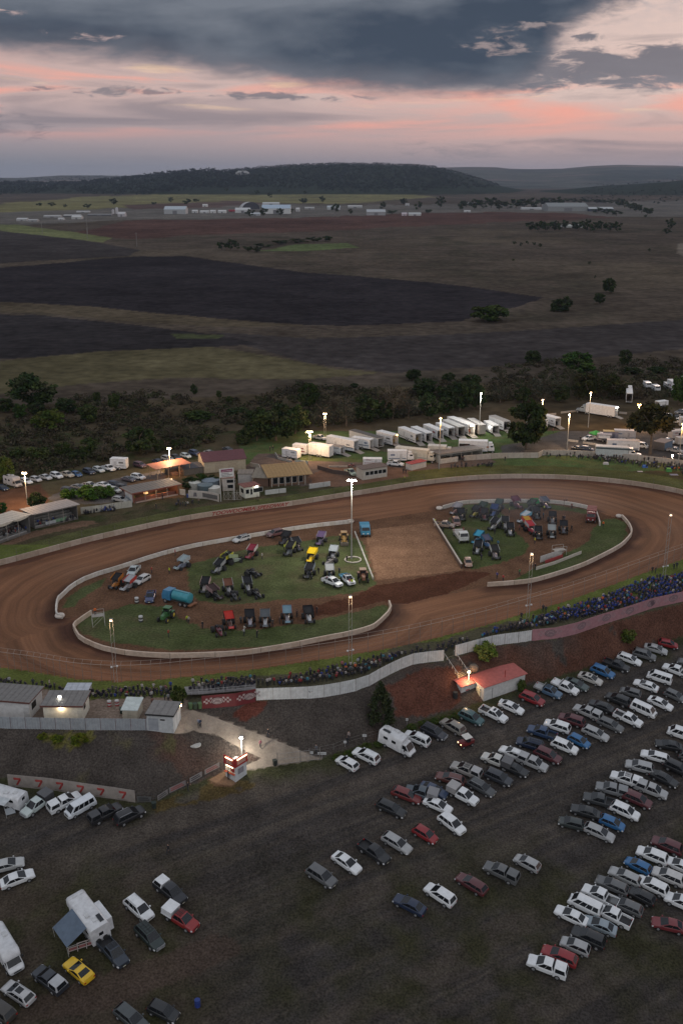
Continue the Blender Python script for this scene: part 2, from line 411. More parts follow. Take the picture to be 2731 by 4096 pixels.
so.rotation_euler=sv.to_track_quat('Z','Y').to_euler();so.location=(60,200,120)
scene.view_settings.view_transform='Standard';scene.view_settings.look='None';scene.view_settings.exposure=0.0;scene.view_settings.gamma=1.0
scene.cycles.use_denoising=True
scene.cycles.volume_bounces=0;scene.cycles.max_bounces=5;scene.cycles.diffuse_bounces=2;scene.cycles.glossy_bounces=2;scene.cycles.transparent_max_bounces=8
scene.cycles.sample_clamp_indirect=3.0;scene.cycles.caustics_reflective=False;scene.cycles.caustics_refractive=False
# ================================================================ GROUND
far_edge=cl('d',(-220,1405),(-160,1338),(-80,1316),(0,1299),(100,1272),(200,1245),(300,1222),(400,1200),(500,1183),(600,1170),(680,1160),(780,1143),(860,1131),(960,1114),(1060,1103),(1160,1098),(1260,1099),(1360,1104),(1460,1115),(1568,1134),(1640,1158),(1690,1190))
near_edge=cl('d',(1692,1225),(1640,1258),(1568,1284),(1500,1308),(1400,1345),(1300,1380),(1200,1410),(1100,1440),(1000,1465),(900,1488),(750,1513),(600,1535),(450,1552),(360,1562),(270,1566),(180,1560),(120,1550),(60,1540),(0,1533),(-120,1505),(-210,1460))
TRACK=far_edge+near_edge
w1_px=[c('I',440,128),c('I',405,128)]+cl('I',(392,90),(405,5))+cl('d',(143,1372),(165,1350),(205,1328),(285,1304),(352,1281),(430,1260),(500,1247),(600,1230),(700,1213),(810,1201))
w2_px=cl('I',(640,100),(580,140),(513,190),(525,225),(562,283),(700,345),(800,368),(900,385),(1030,396),(1150,402),(1300,402),(1568,392))+cl('J',(200,216),(350,203),(640,155),(860,108),(1040,75),(1175,38),(1230,12))+cl('d',(899,1405),(893,1388))
w3_px=cl('H',(122,150),(200,128),(275,112),(400,108),(530,104),(660,103),(870,108),(1000,122),(1100,142),(1180,165))
w4_px=cl('H',(1368,212),(1395,240),(1422,275),(1438,320),(1425,350),(1375,405),(1320,440),(1250,477),(1180,512),(1100,550),(1000,586),(900,618),(800,648),(720,666),(580,680),(432,690))
w3b_px=cl('H',(1180,165),(1200,215),(1214,268))
INFIELD=w1_px+w3_px+w4_px[1:]+cl('d',(1000,1370),(930,1388))+w2_px[::-1]
grass_px=[cl('d',(425,1300),(500,1278),(560,1262),(640,1250),(700,1243),(760,1232),(805,1228),(832,1245),(845,1290),(862,1340),(840,1356),(790,1366),(700,1376),(600,1383),(520,1388),(450,1380),(440,1350)),cl('d',(172,1432),(205,1415),(300,1388),(372,1393),(395,1405),(440,1432),(500,1446),(600,1444),(700,1430),(790,1412),(885,1388),(892,1400),(885,1428),(800,1453),(600,1488),(380,1492),(250,1478),(185,1445)),cl('d',(139,1400),(148,1376),(190,1348),(240,1328),(232,1345),(190,1372),(165,1396)),cl('H',(105,285),(200,190),(270,120),(400,112),(480,118),(560,200),(640,330),(720,400),(700,455),(560,515),(330,578),(265,540)),cl('H',(480,112),(660,106),(870,112),(1100,150),(1180,172),(1150,190),(1000,160),(800,140),(600,150)),cl('H',(1160,290),(1240,225),(1350,215),(1400,262),(1420,320),(1360,398),(1240,468),(1090,540),(890,610),(720,650),(600,655),(740,570),(900,490),(1050,425),(1140,365))]
PAD=cl('d',(836,1218),(920,1208),(995,1200),(1062,1310),(960,1322),(864,1332))
PATH=cl('s',(746,2842),(800,2850),(1001,2925),(1150,2982),(1285,3036),(1110,3062),(985,3082),(985,3062),(1048,3035),(863,2936),(800,2932),(775,2921),(700,2936),(690,2900),(720,2860))
def dist_poly(X,Y,pts):
 P=np.array([(p.x,p.y)for p in pts]);best=np.full(X.shape,1e9);along=np.zeros(X.shape);acc=0.0
 for a_,b_ in zip(P,P[1:]):
  d=b_-a_;L=np.hypot(*d)
  t=np.clip(((X-a_[0])*d[0]+(Y-a_[1])*d[1])/max(L*L,1e-9),0,1)
  q=np.hypot(X-a_[0]-t*d[0],Y-a_[1]-t*d[1]);m_=q<best
  best=np.where(m_,q,best);along=np.where(m_,acc+t*L,along);acc+=L
 return best,along
W1=[Pz(*p)for p in w1_px];W2=[Pz(*p)for p in w2_px];W3=[Pz(*p)for p in w3_px];W4=[Pz(*p)for p in w4_px]
def mixc(cols,w,colr):
 w=np.clip(w,0,1)[...,None];return cols*(1-w)+np.array(colr)*w
def grid_obj(name,X,Y,Z,cols,uv,sel,mat):
 """object made of the grid cells selected by sel (bool per cell)"""
 ny,nx=X.shape;jj,ii=np.nonzero(sel)
 idx=jj*nx+ii;q=np.stack([idx,idx+1,idx+nx+1,idx+nx],1)
 used,inv=np.unique(q.ravel(),return_inverse=True);nf=len(q)
 me=bpy.data.meshes.new(name)
 me.vertices.add(len(used));co=np.stack([X.ravel()[used],Y.ravel()[used],Z.ravel()[used]],1).astype(np.float32);me.vertices.foreach_set('co',co.ravel())
 me.loops.add(nf*4);me.loops.foreach_set('vertex_index',inv.astype(np.int32))
 me.polygons.add(nf);me.polygons.foreach_set('loop_start',np.arange(0,nf*4,4,dtype=np.int32))
 me.polygons.foreach_set('use_smooth',[True]*nf)
 at=me.color_attributes.new('Col','FLOAT_COLOR','POINT')
 cc=np.concatenate([cols.reshape(-1,3)[used],np.ones((len(used),1))],1).astype(np.float32);at.data.foreach_set('color',cc.ravel())
 if uv is not None:
  l=me.uv_layers.new(name='UVMap');l.data.foreach_set('uv',uv.reshape(-1,2)[used][inv].astype(np.float32).ravel())
 me.materials.append(MAT[mat]);me.update(calc_edges=True);me.validate()
 o=bpy.data.objects.new(name,me);COL.objects.link(o);o['kind']='structure'
 return o
def near_ground():
 xs=np.arange(-150,150.01,0.5);ys=np.arange(80,346.01,0.5)
 X,Y=np.meshgrid(xs,ys);Z=hfun(X,Y)
 n1=fbm(X*.05,Y*.05,3);n2=fbm(X*.22,Y*.22,11);n3=fbm(X*0.9,Y*0.9,5,3)
 jx,jy=X+(n2-.5)*2.2,Y+(n3-.5)*1.6+(n2-.5)*2.0
 sx,sy=proj(X,Y,Z);qx,qy=proj(jx,jy,Z)
 reg=np.zeros(X.shape,int);cols=np.zeros(X.shape+(3,))
 cols[:]=(0.072,0.058,0.036)
 cols=mixc(cols,(n2-.45)*4,(0.045,0.050,0.024))
 cy=np.interp(X,CX,CY);ty=np.interp(X,TX,TY)
 # far side: car lot, pits
 pit_grass=cl('R2',(90,575),(350,530),(640,482),(900,452),(1150,432),(1568,362))+cl('R3',(300,340),(560,312),(700,302),(1000,300),(1150,310),(1240,330),(1568,360),(1700,760),(0,760))+cl('R2',(600,830),(90,760))
 lot=cl('A',(-80,560),(300,505),(900,400),(1568,300))+cl('B',(900,200),(1240,110),(1330,150),(1300,330),(600,520))+cl('A',(1300,800),(600,800),(-80,1100))
 m_=inpoly(qx,qy,lot);reg[m_]=7;cols[m_]=(0.085,0.070,0.042)
 g=inpoly(qx,qy,cl('A',(480,640),(640,560),(900,490),(1250,425),(1568,365),(1700,330),(1750,420),(1500,560),(1150,690),(600,700)));cols[g]=(0.115,0.105,0.10);reg[g]=7
 g=inpoly(qx,qy,cl('A',(-60,560),(420,490),(520,600),(480,690),(300,780),(-60,830)));cols[g]=(0.10,0.055,0.036);reg[g]=7
 g=inpoly(qx,qy,cl('A',(1330,470),(1560,430),(1900,470),(1900,640),(1500,620),(1300,540)));cols[g]=(0.16,0.095,0.055);reg[g]=7
 m_=inpoly(qx,qy,pit_grass);reg[m_]=3;cols[m_]=(0.068,0.100,0.041)
 cols=np.where((m_&(n2>.52))[...,None],np.array((0.080,0.095,0.042)),cols)
 for pl,cc in((cl('R2',(130,730),(200,650),(340,655),(440,690),(560,695),(900,705),(1230,725),(1568,640),(1700,700),(1300,790),(1200,810),(700,850),(400,850),(150,770)),(0.105,0.082,0.072)),(cl('R2',(520,790),(650,730),(1000,730),(1250,760),(1220,830),(1000,870),(560,850)),(0.14,0.085,0.06)),(cl('R3',(430,600),(640,560),(830,500),(1000,440),(1160,390),(1300,380),(1620,330),(1700,740),(1000,650),(800,640),(430,650)),(0.085,0.080,0.078)),(cl('R2',(820,560),(1300,600),(1568,610),(1568,640),(1000,640),(800,620)),(0.075,0.072,0.05))):
  g=inpoly(qx,qy,pl);cols[g]=cc;reg[g]=7
  # verge outside the far wall
 dfar,_=dist_poly(X,Y,[Pz(*p)for p in far_edge])
 tr=inpoly(sx,sy,TRACK)
 vg=(dfar<9+5*(X>20))&~tr&(Y>200);reg[vg]=3
 cols=np.where(vg[...,None],np.array((0.075,0.078,0.032))*(0.8+0.5*n2[...,None]),cols)
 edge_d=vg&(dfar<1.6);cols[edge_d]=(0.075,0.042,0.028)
 stand=inpoly(qx,qy,cl('A',(0,1120),(340,985),(900,860),(1010,870),(1000,905),(400,1030),(0,1160)));cols[stand&~tr]=(0.15,0.095,0.065)
 # near verge
 nv=(Y>=cy)&~tr&(Y<230);reg[nv]=3
 dcr=Y-cy
 cols=np.where(nv[...,None],np.array((0.100,0.118,0.034))*(0.75+0.5*n2[...,None]),cols)
 worn=nv&(dcr<9+4*(n2-.5));cols=np.where(worn[...,None],np.array((0.075,0.07,0.045)),cols)
 yard=inpoly(qx,qy,cl('I',(-80,600),(320,630),(660,690),(1190,670),(1290,700),(1300,900),(0,900),(-80,880)));cols[yard&nv]=(0.20,0.155,0.125)
 # bank and car park
 bk=(Y<cy)&(Y>ty);reg[bk]=4
 red=np.clip((n1-.42)*5+(sx-1500)/900,0,1)*(n2>.40)
 bc=np.zeros(X.shape+(3,));bc[:]=(0.062,0.053,0.047);bc=mixc(bc,red*0.95,(0.092,0.045,0.032));bc=mixc(bc,(n2-.56)*6*(sx<700),(0.085,0.075,0.040))
 g=inpoly(qx,qy,cl('J',(260,600),(330,540),(480,535),(430,600),(330,680),(250,650)));bc[g]=(0.10,0.036,0.026)
 g=inpoly(qx,qy,cl('J',(1250,440),(1568,300),(1800,300),(1800,560),(1568,640),(1350,640),(1340,500)));bc=np.where(g[...,None],np.array((0.095,0.042,0.03)),bc)
 g=inpoly(qx,qy,cl('I',(240,940),(640,900),(660,960),(560,1045),(380,1040)));bc=np.where((g&(n3>.45))[...,None],np.array((0.115,0.105,0.035)),bc)
 cols=np.where(bk[...,None],bc,cols)
 cp=Y<=ty;reg[cp]=5
 pc=np.zeros(X.shape+(3,));pc[:]=(0.057,0.051,0.048)
 ra=math.atan2(TY[-3]-TY[10],TX[-3]-TX[10]);ua=X*math.cos(ra)+Y*math.sin(ra);va=-X*math.sin(ra)+Y*math.cos(ra)
 trk=fbm(ua*.025,va*.75,61,4);trk2=fbm(ua*.02+va*.004,va*1.6,67,3)
 pc=mixc(pc,(trk-.50)*4.0,(0.084,0.070,0.059));pc=mixc(pc,(.45-trk)*3.5,(0.042,0.037,0.034));pc=mixc(pc,(trk2-.56)*6,(0.088,0.075,0.064))
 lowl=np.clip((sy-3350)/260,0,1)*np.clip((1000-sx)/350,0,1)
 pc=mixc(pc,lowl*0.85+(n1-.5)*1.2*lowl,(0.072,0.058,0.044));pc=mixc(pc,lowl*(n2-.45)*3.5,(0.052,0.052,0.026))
 dtoe=ty-Y
 pc=mixc(pc,(4.5-dtoe+(n2-.5)*6)/3.0,(0.055,0.056,0.030))
 lowr=np.clip((sy-3300+(sx-1400)*.12)/300,0,1)*np.clip((sx-900)/300,0,1)
 pc=mixc(pc,lowr*(0.40+(n2-.5)*3),(0.050,0.048,0.028))
 tw=np.abs(((sy-(3150-(sx-1400)*.36))/26))<1
 pc=mixc(pc,tw*(sx>1400)*(n3>.4)*.5,(0.10,0.085,0.075))
 g=inpoly(qx,qy,cl('N',(200,1200),(700,1030),(1568,760),(1700,800),(1700,900),(1000,1180),(700,1300),(100,1400)));pc=mixc(pc,g*.8,(0.085,0.062,0.050))
 g=inpoly(qx,qy,cl('L',(1050,560),(1320,440),(1568,360),(1800,420),(1568,500),(1250,570),(1080,620)));pc=mixc(pc,g*(n2>.42),(0.088,0.066,0.030))
 g=inpoly(qx,qy,cl('L',(1440,390),(1568,290),(1700,330),(1640,420),(1500,425)));pc[g]=(0.20,0.12,0.075)
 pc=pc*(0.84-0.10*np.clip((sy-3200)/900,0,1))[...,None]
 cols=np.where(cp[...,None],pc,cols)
 # track and infield
 uv=np.zeros(X.shape+(2,))
 inf=inpoly(sx,sy,INFIELD)
 d_in,al=dist_poly(X,Y,[Pz(*p)for p in INFIELD+INFIELD[:1]])
 uv[...,0]=d_in;uv[...,1]=al
 reg[tr]=1;tc_=np.zeros(X.shape+(3,));tc_[:]=(0.175,0.082,0.043)
 tc_=mixc(tc_,(n1-.5)*2,(0.150,0.084,0.052))
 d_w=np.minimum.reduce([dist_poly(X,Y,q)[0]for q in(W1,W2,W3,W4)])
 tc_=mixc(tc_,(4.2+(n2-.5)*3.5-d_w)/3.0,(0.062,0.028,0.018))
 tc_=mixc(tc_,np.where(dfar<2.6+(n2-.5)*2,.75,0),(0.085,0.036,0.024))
 tc_=mixc(tc_,np.clip((6-dist_poly(X,Y,[Pz(*p)for p in near_edge])[0])/6,0,1)*.5,(0.190,0.085,0.048))
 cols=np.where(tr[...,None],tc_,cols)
 reg[inf]=2;ic=np.zeros(X.shape+(3,));ic[:]=(0.125,0.070,0.044);ic=mixc(ic,(n2-.5)*3,(0.105,0.060,0.040))
 mud=inpoly(qx,qy,cl('d',(860,1345),(1062,1312),(1130,1318),(1000,1375),(905,1392),(880,1380),(760,1412),(700,1418),(700,1395),(820,1368)));ic=mixc(ic,mud*.9,(0.072,0.031,0.020))
 gr=np.zeros(X.shape,bool)
 for pl in grass_px:gr|=inpoly(qx,qy,pl)
 gcol=np.zeros(X.shape+(3,));gcol[:]=(0.078,0.090,0.040);gcol=mixc(gcol,(n2-.52)*4,(0.088,0.080,0.044));gcol=mixc(gcol,(n1-.5)*4,(0.062,0.078,0.030))
 ic=np.where(gr[...,None],gcol,ic)
 pad=inpoly(sx,sy,PAD);ic=np.where(pad[...,None],np.array((0.205,0.118,0.074))*(0.85+0.3*n2[...,None]),ic)
 cols=np.where(inf[...,None],ic,cols)
 pth=inpoly(sx,sy,PATH)&(Y<=cy+4);reg[pth]=6;cols[pth]=(0.27,0.225,0.185)
 # cells
 rc=reg[:-1,:-1]
 for rid,name,mat in((0,'ground','ground'),(1,'dirt_track','clay'),(2,'infield','ground'),(3,'grass_verge','ground'),(4,'embankment','gravel'),(5,'car_park','gravel'),(6,'path','concrete'),(7,'pit_yard','gravel')):
  s_=rc==rid
  if s_.any():grid_obj(name,X,Y,Z,cols,uv if rid==1 else None,s_,mat)
near_ground()
def far_ground():
 us=np.linspace(-0.62,0.62,520);ys=np.concatenate([np.geomspace(345.9,2500,300),np.geomspace(2500,21000,260)[1:]])
 U,Y=np.meshgrid(us,ys);X=U*Y;Z=hfun(X,Y)-0.03
 sx,sy=proj(X,Y,Z);dxp,dyp=sx/1.74171,sy/1.74171
 n1=fbm(X*.004,Y*.004,3);n2=fbm(X*.02,Y*.012,9);n3=fbm(X*.0009,Y*.0012,21)
 jx=dxp+(n2-.5)*20+(n1-.5)*16;jy=dyp+(n2-.5)*6+(n1-.5)*5
 cols=np.zeros(X.shape+(3,));cols[:]=(0.066,0.053,0.042)
 cols=mixc(cols,(n1-.5)*3,(0.082,0.066,0.049));cols=mixc(cols,(n2-.55)*4,(0.050,0.043,0.032))
 FP=[([(-300,500),(0,478),(560,470),(1000,470),(1568,460),(1900,460),(1900,500),(1400,498),(700,500),(290,506),(0,520),(-300,540)],(0.10,0.092,0.082)),([(-300,500),(0,470),(200,452),(560,437),(900,440),(1000,452),(820,468),(500,468),(200,482),(0,488),(-300,520)],(0.135,0.125,0.060)),([(280,470),(540,462),(640,468),(500,476),(300,480)],(0.085,0.058,0.050)),([(-300,545),(0,530),(120,540),(330,575),(300,590),(0,605),(-300,620)],(0.040,0.035,0.034)),([(150,538),(290,507),(700,500),(1000,489),(1300,489),(1420,500),(1000,516),(700,531),(420,541),(300,548)],(0.072,0.042,0.035)),([(-300,520),(30,515),(150,530),(252,545),(235,556),(100,541),(0,529),(-300,535)],(0.115,0.125,0.058)),([(-300,640),(0,616),(330,590),(420,588),(560,607),(700,626),(900,641),(1060,656),(1247,683),(1180,706),(1050,738),(850,746),(700,746),(560,736),(380,722),(240,706),(0,691),(-300,690)],(0.025,0.022,0.024)),([(-300,690),(0,691),(240,706),(380,722),(560,736),(700,748),(520,752),(280,738),(90,718),(-300,715)],(0.072,0.058,0.040)),([(480,762),(700,776),(1000,768),(1300,752),(1700,725),(1900,800),(1568,800),(1250,830),(900,857),(700,832),(560,792)],(0.046,0.040,0.039)),([(-300,720),(0,722),(90,724),(280,743),(480,766),(600,790),(480,797),(230,806),(80,821),(-300,840)],(0.029,0.026,0.027)),([(-300,845),(0,829),(230,807),(480,796),(640,821),(760,845),(880,856),(700,872),(400,868),(200,880),(0,905),(-300,930)],(0.084,0.073,0.042)),([(390,765),(520,770),(500,778),(400,776)],(0.055,0.062,0.032)),([(590,577),(680,562),(800,559),(825,569),(700,579)],(0.090,0.112,0.050)),([(1555,560),(1900,520),(1900,640),(1590,600),(1560,585)],(0.13,0.11,0.09))]
 for pl,cc in FP:
  g=inpoly(jx,jy,pl);cols=np.where(g[...,None],np.array(cc)*(0.88+0.24*n2[...,None]),cols)
 sc_=(dyp>855)&(dyp>905-(dxp-600)*.05)
 cols=np.where(sc_[...,None],np.array((0.062,0.049,0.032))*(0.7+0.6*n2[...,None]),cols)
 cols=cols*1.14
 u=X/Y
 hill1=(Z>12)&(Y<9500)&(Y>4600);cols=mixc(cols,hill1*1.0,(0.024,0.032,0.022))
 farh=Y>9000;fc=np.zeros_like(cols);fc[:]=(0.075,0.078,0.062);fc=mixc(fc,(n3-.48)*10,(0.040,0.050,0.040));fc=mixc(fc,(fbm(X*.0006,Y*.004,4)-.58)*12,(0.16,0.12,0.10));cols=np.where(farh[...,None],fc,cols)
 yc=Y[:-1,:-1]
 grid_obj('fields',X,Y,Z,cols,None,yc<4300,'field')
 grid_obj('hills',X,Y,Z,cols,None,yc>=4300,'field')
far_ground()
# the evening air: one closed box round camera and land
mz,nt2,bz=newmat('evening_air');nt2.nodes.remove(bz)
pv=nt2.nodes.new('ShaderNodeVolumePrincipled');pv.inputs['Color'].default_value=(0.62,0.74,1.0,1);pv.inputs['Density'].default_value=2.7e-5;pv.inputs['Anisotropy'].default_value=0.2
nt2.links.new(pv.outputs[0],nt2.nodes['Material Output'].inputs['Volume']);MAT['air']=mz
hz=MB().box(-16000,16000,-60,23000,-21,340).build('haze','air');hz['kind']='stuff'
# ================================================================ TREES AND SHRUBS
def leaf_mesh(name,clumps,per,leaf,crad,cols,seed,flat=0.6):
 """crown of small leaf faces gathered in clumps: clumps = list of (x,y,z,scale)"""
 r=np.random.default_rng(seed);V=[];C=[]
 for(x,y,z,s_)in clumps:
  n=max(4,int(per*s_*s_));d=r.normal(size=(n,3));d/=np.linalg.norm(d,axis=1)[:,None]+1e-9
  p=np.array((x,y,z))+d*(crad*s_*r.uniform(.35,1.0,(n,1)))*np.array((1,1,flat+.15))
  nr=d*.6+r.normal(size=(n,3))*.6+np.array((0,0,.35));nr/=np.linalg.norm(nr,axis=1)[:,None]+1e-9
  t=np.cross(nr,r.normal(size=(n,3)));t/=np.linalg.norm(t,axis=1)[:,None]+1e-9
  b_=np.cross(nr,t);L=leaf*r.uniform(.6,1.3,(n,1));Wd=L*r.uniform(.45,.8,(n,1))
  q=np.stack([p-t*L,p+b_*Wd,p+t*L,p-b_*Wd],1);V.append(q.reshape(-1,3))
  base=np.array(cols[r.integers(len(cols))])*r.uniform(.75,1.2)
  C.append(np.repeat(base[None]*r.uniform(.72,1.3,(n,1)),4,0))
 V=np.concatenate(V);C=np.concatenate(C);nf=len(V)//4
 me=bpy.data.meshes.new(name);me.vertices.add(len(V));me.vertices.foreach_set('co',V.astype(np.float32).ravel())
 me.loops.add(nf*4);me.loops.foreach_set('vertex_index',np.arange(nf*4,dtype=np.int32));me.polygons.add(nf);me.polygons.foreach_set('loop_start',np.arange(0,nf*4,4,dtype=np.int32))
 at=me.color_attributes.new('Col','FLOAT_COLOR','POINT');at.data.foreach_set('color',np.concatenate([C,np.ones((len(C),1))],1).astype(np.float32).ravel())
 me.materials.append(MAT['leaf']);me.update(calc_edges=True);return me
GREENS=[(0.042,0.062,0.022),(0.055,0.070,0.026),(0.034,0.052,0.022),(0.060,0.066,0.032)]
def crown_clumps(rx,rz,zc,n,seed,kind):
 r=np.random.default_rng(seed);out=[]
 while len(out)<n:
  p=r.uniform(-1,1,3);q=np.linalg.norm(p)
  if q>1 or q<.35:continue
  if kind=='round':w=1.0
  elif kind=='gum':
   if p[2]<-.55 and r.random()<.6:continue
   p=p*np.array((1,1,.9))
  out.append((p[0]*rx,p[1]*rx,zc+p[2]*rz,r.uniform(.7,1.25)))
 return out
def trunk_mb(hh,r0,seed,spread,limbs=5,top=.75,fork=False):
 r=random.Random(seed);mb=MB();k=(0.2,0.2,0.2)
 pts=[Vector((0,0,0))]
 for i in range(1,5):pts.append(Vector((r.uniform(-.12,.12)*i,r.uniform(-.12,.12)*i,hh*top*i/4)))
 for i in range(4):mb.cyl(pts[i],pts[i+1],r0*(1-i*.2),r0*(1-(i+1)*.2),7,k)
 for i in range(limbs):
  s_=pts[r.choice((1,2,2,3,3,4))];a_=2*PI*(i+r.random()*.5)/limbs
  m_=s_+Vector((math.cos(a_)*spread*.5,math.sin(a_)*spread*.5,hh*.17));e=m_+Vector((math.cos(a_)*spread*.4,math.sin(a_)*spread*.4,hh*r.uniform(.05,.16)))
  mb.cyl(s_,m_,r0*.42,r0*.25,5,k);mb.cyl(m_,e,r0*.25,r0*.1,5,k)
 return mb
TREE={}
def proto_tree(kind,k):
 key=(kind,k)
 if key in TREE:return TREE[key]
 sd_=hash(kind)%1+k*31+{'round':1,'gum':2,'bare':3,'shrub':4,'cone':5,'far':6}[kind]*100
 # every prototype is 10 m high; rx set by kind
 if kind=='round':cl_=crown_clumps(4.2,4.2,5.4,62,sd_,'round');me=leaf_mesh('crown',cl_,62,.40,1.25,GREENS,sd_);tb=trunk_mb(9,.30,sd_,2.6)
 elif kind=='gum':cl_=crown_clumps(3.9,3.3,6.5,40,sd_,'gum');me=leaf_mesh('crown',cl_,62,.36,1.15,[(0.052,0.056,0.030),(0.062,0.060,0.034),(0.046,0.048,0.027)],sd_);tb=trunk_mb(10,.28,sd_,2.7,7,.7)
 elif kind=='bare':cl_=crown_clumps(4.3,3.9,5.6,50,sd_,'round');me=leaf_mesh('crown',cl_,26,.26,1.4,[(0.075,0.068,0.052),(0.062,0.062,0.045)],sd_);tb=trunk_mb(10,.3,sd_,3.4,12,.7)
 elif kind=='shrub':cl_=[(x,y,max(z,.8),s_)for x,y,z,s_ in crown_clumps(5.2,4.3,4.6,46,sd_,'round')];me=leaf_mesh('foliage',cl_,60,.55,1.6,GREENS,sd_);tb=trunk_mb(6,.3,sd_,2.5,5)
 elif kind=='cone':
  r=np.random.default_rng(sd_);cl_=[]
  for i in range(95):
   t=r.random()**.8;a_=r.uniform(0,2*PI);rad=(1-t)**.75*3.0*r.uniform(.55,1.0)+.12
   cl_.append((math.cos(a_)*rad,math.sin(a_)*rad,.9+t*8.6,r.uniform(.7,1.1)*(1.05-.5*t)))
  me=leaf_mesh('crown',cl_,60,.28,.95,[(0.036,0.046,0.022),(0.044,0.050,0.024),(0.030,0.040,0.020)],sd_,.9);tb=trunk_mb(8,.22,sd_,1.2,4)
 elif kind=='far':cl_=crown_clumps(4.4,3.8,5.6,16,sd_,'round');me=leaf_mesh('crown',cl_,20,.9,1.6,GREENS,sd_);tb=trunk_mb(8,.35,sd_,2.2,3)
 TREE[key]=(me,tb.mesh('trunk','bark'))
 return TREE[key]
NT=[0]
def tree(px,py,wpx,hpx,kind,label,group=None,tint=(1,1,1),name=None,k=None,cat=None):
 p=G(px,py);s_=scale_at(p);hh=hpx/s_/0.97;wd=wpx/s_
 NT[0]+=1;k=NT[0]%3 if k is None else k
 me,tm=proto_tree(kind,k)
 wid={'round':9.9,'gum':9.0,'bare':10.2,'shrub':12.2,'cone':6.6,'far':10.8}[kind]
 nm=name or{'shrub':'shrub','cone':'conifer_tree','gum':'gum_tree'}.get(kind,'tree')
 root=empty(nm,p-Vector((0,0,.12)),NT[0]*2.4,label,cat or('shrub' if kind=='shrub' else 'tree'),group)
 root.scale=(wd/wid,wd/wid,hh/10.0)
 a=bpy.data.objects.new('foliage' if kind=='shrub' else 'crown',me);b_=bpy.data.objects.new('stem' if kind=='shrub' else 'trunk',tm)
 for o in(a,b_):COL.objects.link(o);o.parent=root
 a.color=(*tint,1)
 return root
def zone(items,adj,where,group,k_crop,**kw):
 """items (x, ybase, w, h, kind[, tint]) of one stretch: labels counted from the left"""
 items=sorted(items,key=lambda t:t[0]);sc2=CROP[k_crop][2]
 for i,t in enumerate(items):
  x,y=c(k_crop,t[0],t[1]);kind=t[4];tint=t[5]if len(t)>5 else(1,1,1)
  a={'round':'bushy','bare':'sparse greyish','shrub':'low rounded','gum':'open','far':'small','cone':'conical'}[kind]
  if kind=='bare':adj_=''
  else:adj_=adj+' '
  lab=f"{a} {adj_}{'shrub' if kind == 'shrub' else 'tree'} {where}, {ordw(i)} from the left" if len(items)>1 else f"{a} {adj_}{'shrub' if kind == 'shrub' else 'tree'} {where}"
  tree(x,y,t[2]*sc2,t[3]*sc2,kind,lab,group,tint,**kw)
DK=(.72,.80,.80);MID=(1,1.05,.9);BRIGHT=(1.5,1.55,.95);BRN=(1.15,.95,.85)  # tints that multiply the leaf colours, from dark to bright green and brown
zone([(215,375,310,225,'round',DK),(130,435,90,110,'round',(.9,1.2,.9)),(40,390,120,90,'round',DK),(310,500,210,135,'round',BRIGHT),(420,398,150,100,'round',DK),(560,452,160,115,'round',MID),(610,335,60,80,'round',MID),(720,375,90,100,'round',MID),(235,405,110,80,'round',DK)],'green','in the scrub left of the creek','trees in the scrub','R')
zone([(880,645,230,155,'round',DK),(560,665,140,115,'round',MID),(650,695,150,115,'bare'),(400,665,120,90,'round',MID),(1070,565,130,100,'bare',MID),(1210,568,130,105,'bare',MID),(1540,570,110,80,'round',DK),(760,720,110,60,'bare'),(40,830,130,170,'round',BRIGHT),(240,690,170,90,'shrub',MID),(120,680,110,70,'shrub',MID),(1000,640,90,80,'round',DK),(480,700,110,80,'round',DK),(1120,610,100,60,'shrub',DK)],'dark','on the bank behind the grass car lot','bushes behind the car lot','R')
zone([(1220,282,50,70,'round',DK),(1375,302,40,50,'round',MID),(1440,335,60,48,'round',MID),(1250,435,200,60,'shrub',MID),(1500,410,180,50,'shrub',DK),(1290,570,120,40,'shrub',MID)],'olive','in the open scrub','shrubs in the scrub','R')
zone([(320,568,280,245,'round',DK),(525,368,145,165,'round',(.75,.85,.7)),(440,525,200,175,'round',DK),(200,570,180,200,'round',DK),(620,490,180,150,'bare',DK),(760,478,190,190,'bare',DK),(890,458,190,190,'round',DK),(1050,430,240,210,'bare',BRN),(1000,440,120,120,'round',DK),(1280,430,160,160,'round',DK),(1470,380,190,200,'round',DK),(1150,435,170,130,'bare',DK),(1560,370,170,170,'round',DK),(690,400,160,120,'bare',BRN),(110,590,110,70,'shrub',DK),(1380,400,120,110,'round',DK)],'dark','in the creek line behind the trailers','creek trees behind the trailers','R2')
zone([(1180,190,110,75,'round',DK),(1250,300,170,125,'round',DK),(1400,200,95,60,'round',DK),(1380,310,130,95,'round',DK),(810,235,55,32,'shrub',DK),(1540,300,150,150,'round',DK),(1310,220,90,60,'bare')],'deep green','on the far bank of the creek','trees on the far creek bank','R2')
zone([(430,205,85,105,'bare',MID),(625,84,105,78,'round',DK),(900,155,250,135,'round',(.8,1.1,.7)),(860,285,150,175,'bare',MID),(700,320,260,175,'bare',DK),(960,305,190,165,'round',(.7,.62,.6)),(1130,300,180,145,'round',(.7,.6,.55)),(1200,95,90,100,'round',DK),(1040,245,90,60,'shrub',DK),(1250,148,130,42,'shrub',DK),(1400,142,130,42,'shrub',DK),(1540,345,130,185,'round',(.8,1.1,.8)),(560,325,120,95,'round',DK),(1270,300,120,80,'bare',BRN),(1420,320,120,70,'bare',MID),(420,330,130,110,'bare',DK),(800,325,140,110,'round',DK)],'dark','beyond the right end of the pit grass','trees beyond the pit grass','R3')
tree(*c('R3',580,622),175,190,'round','tall dark gum tree with twin trunks standing beside the row of open trailers','pit gum trees',(.62,.66,.62),k=0)
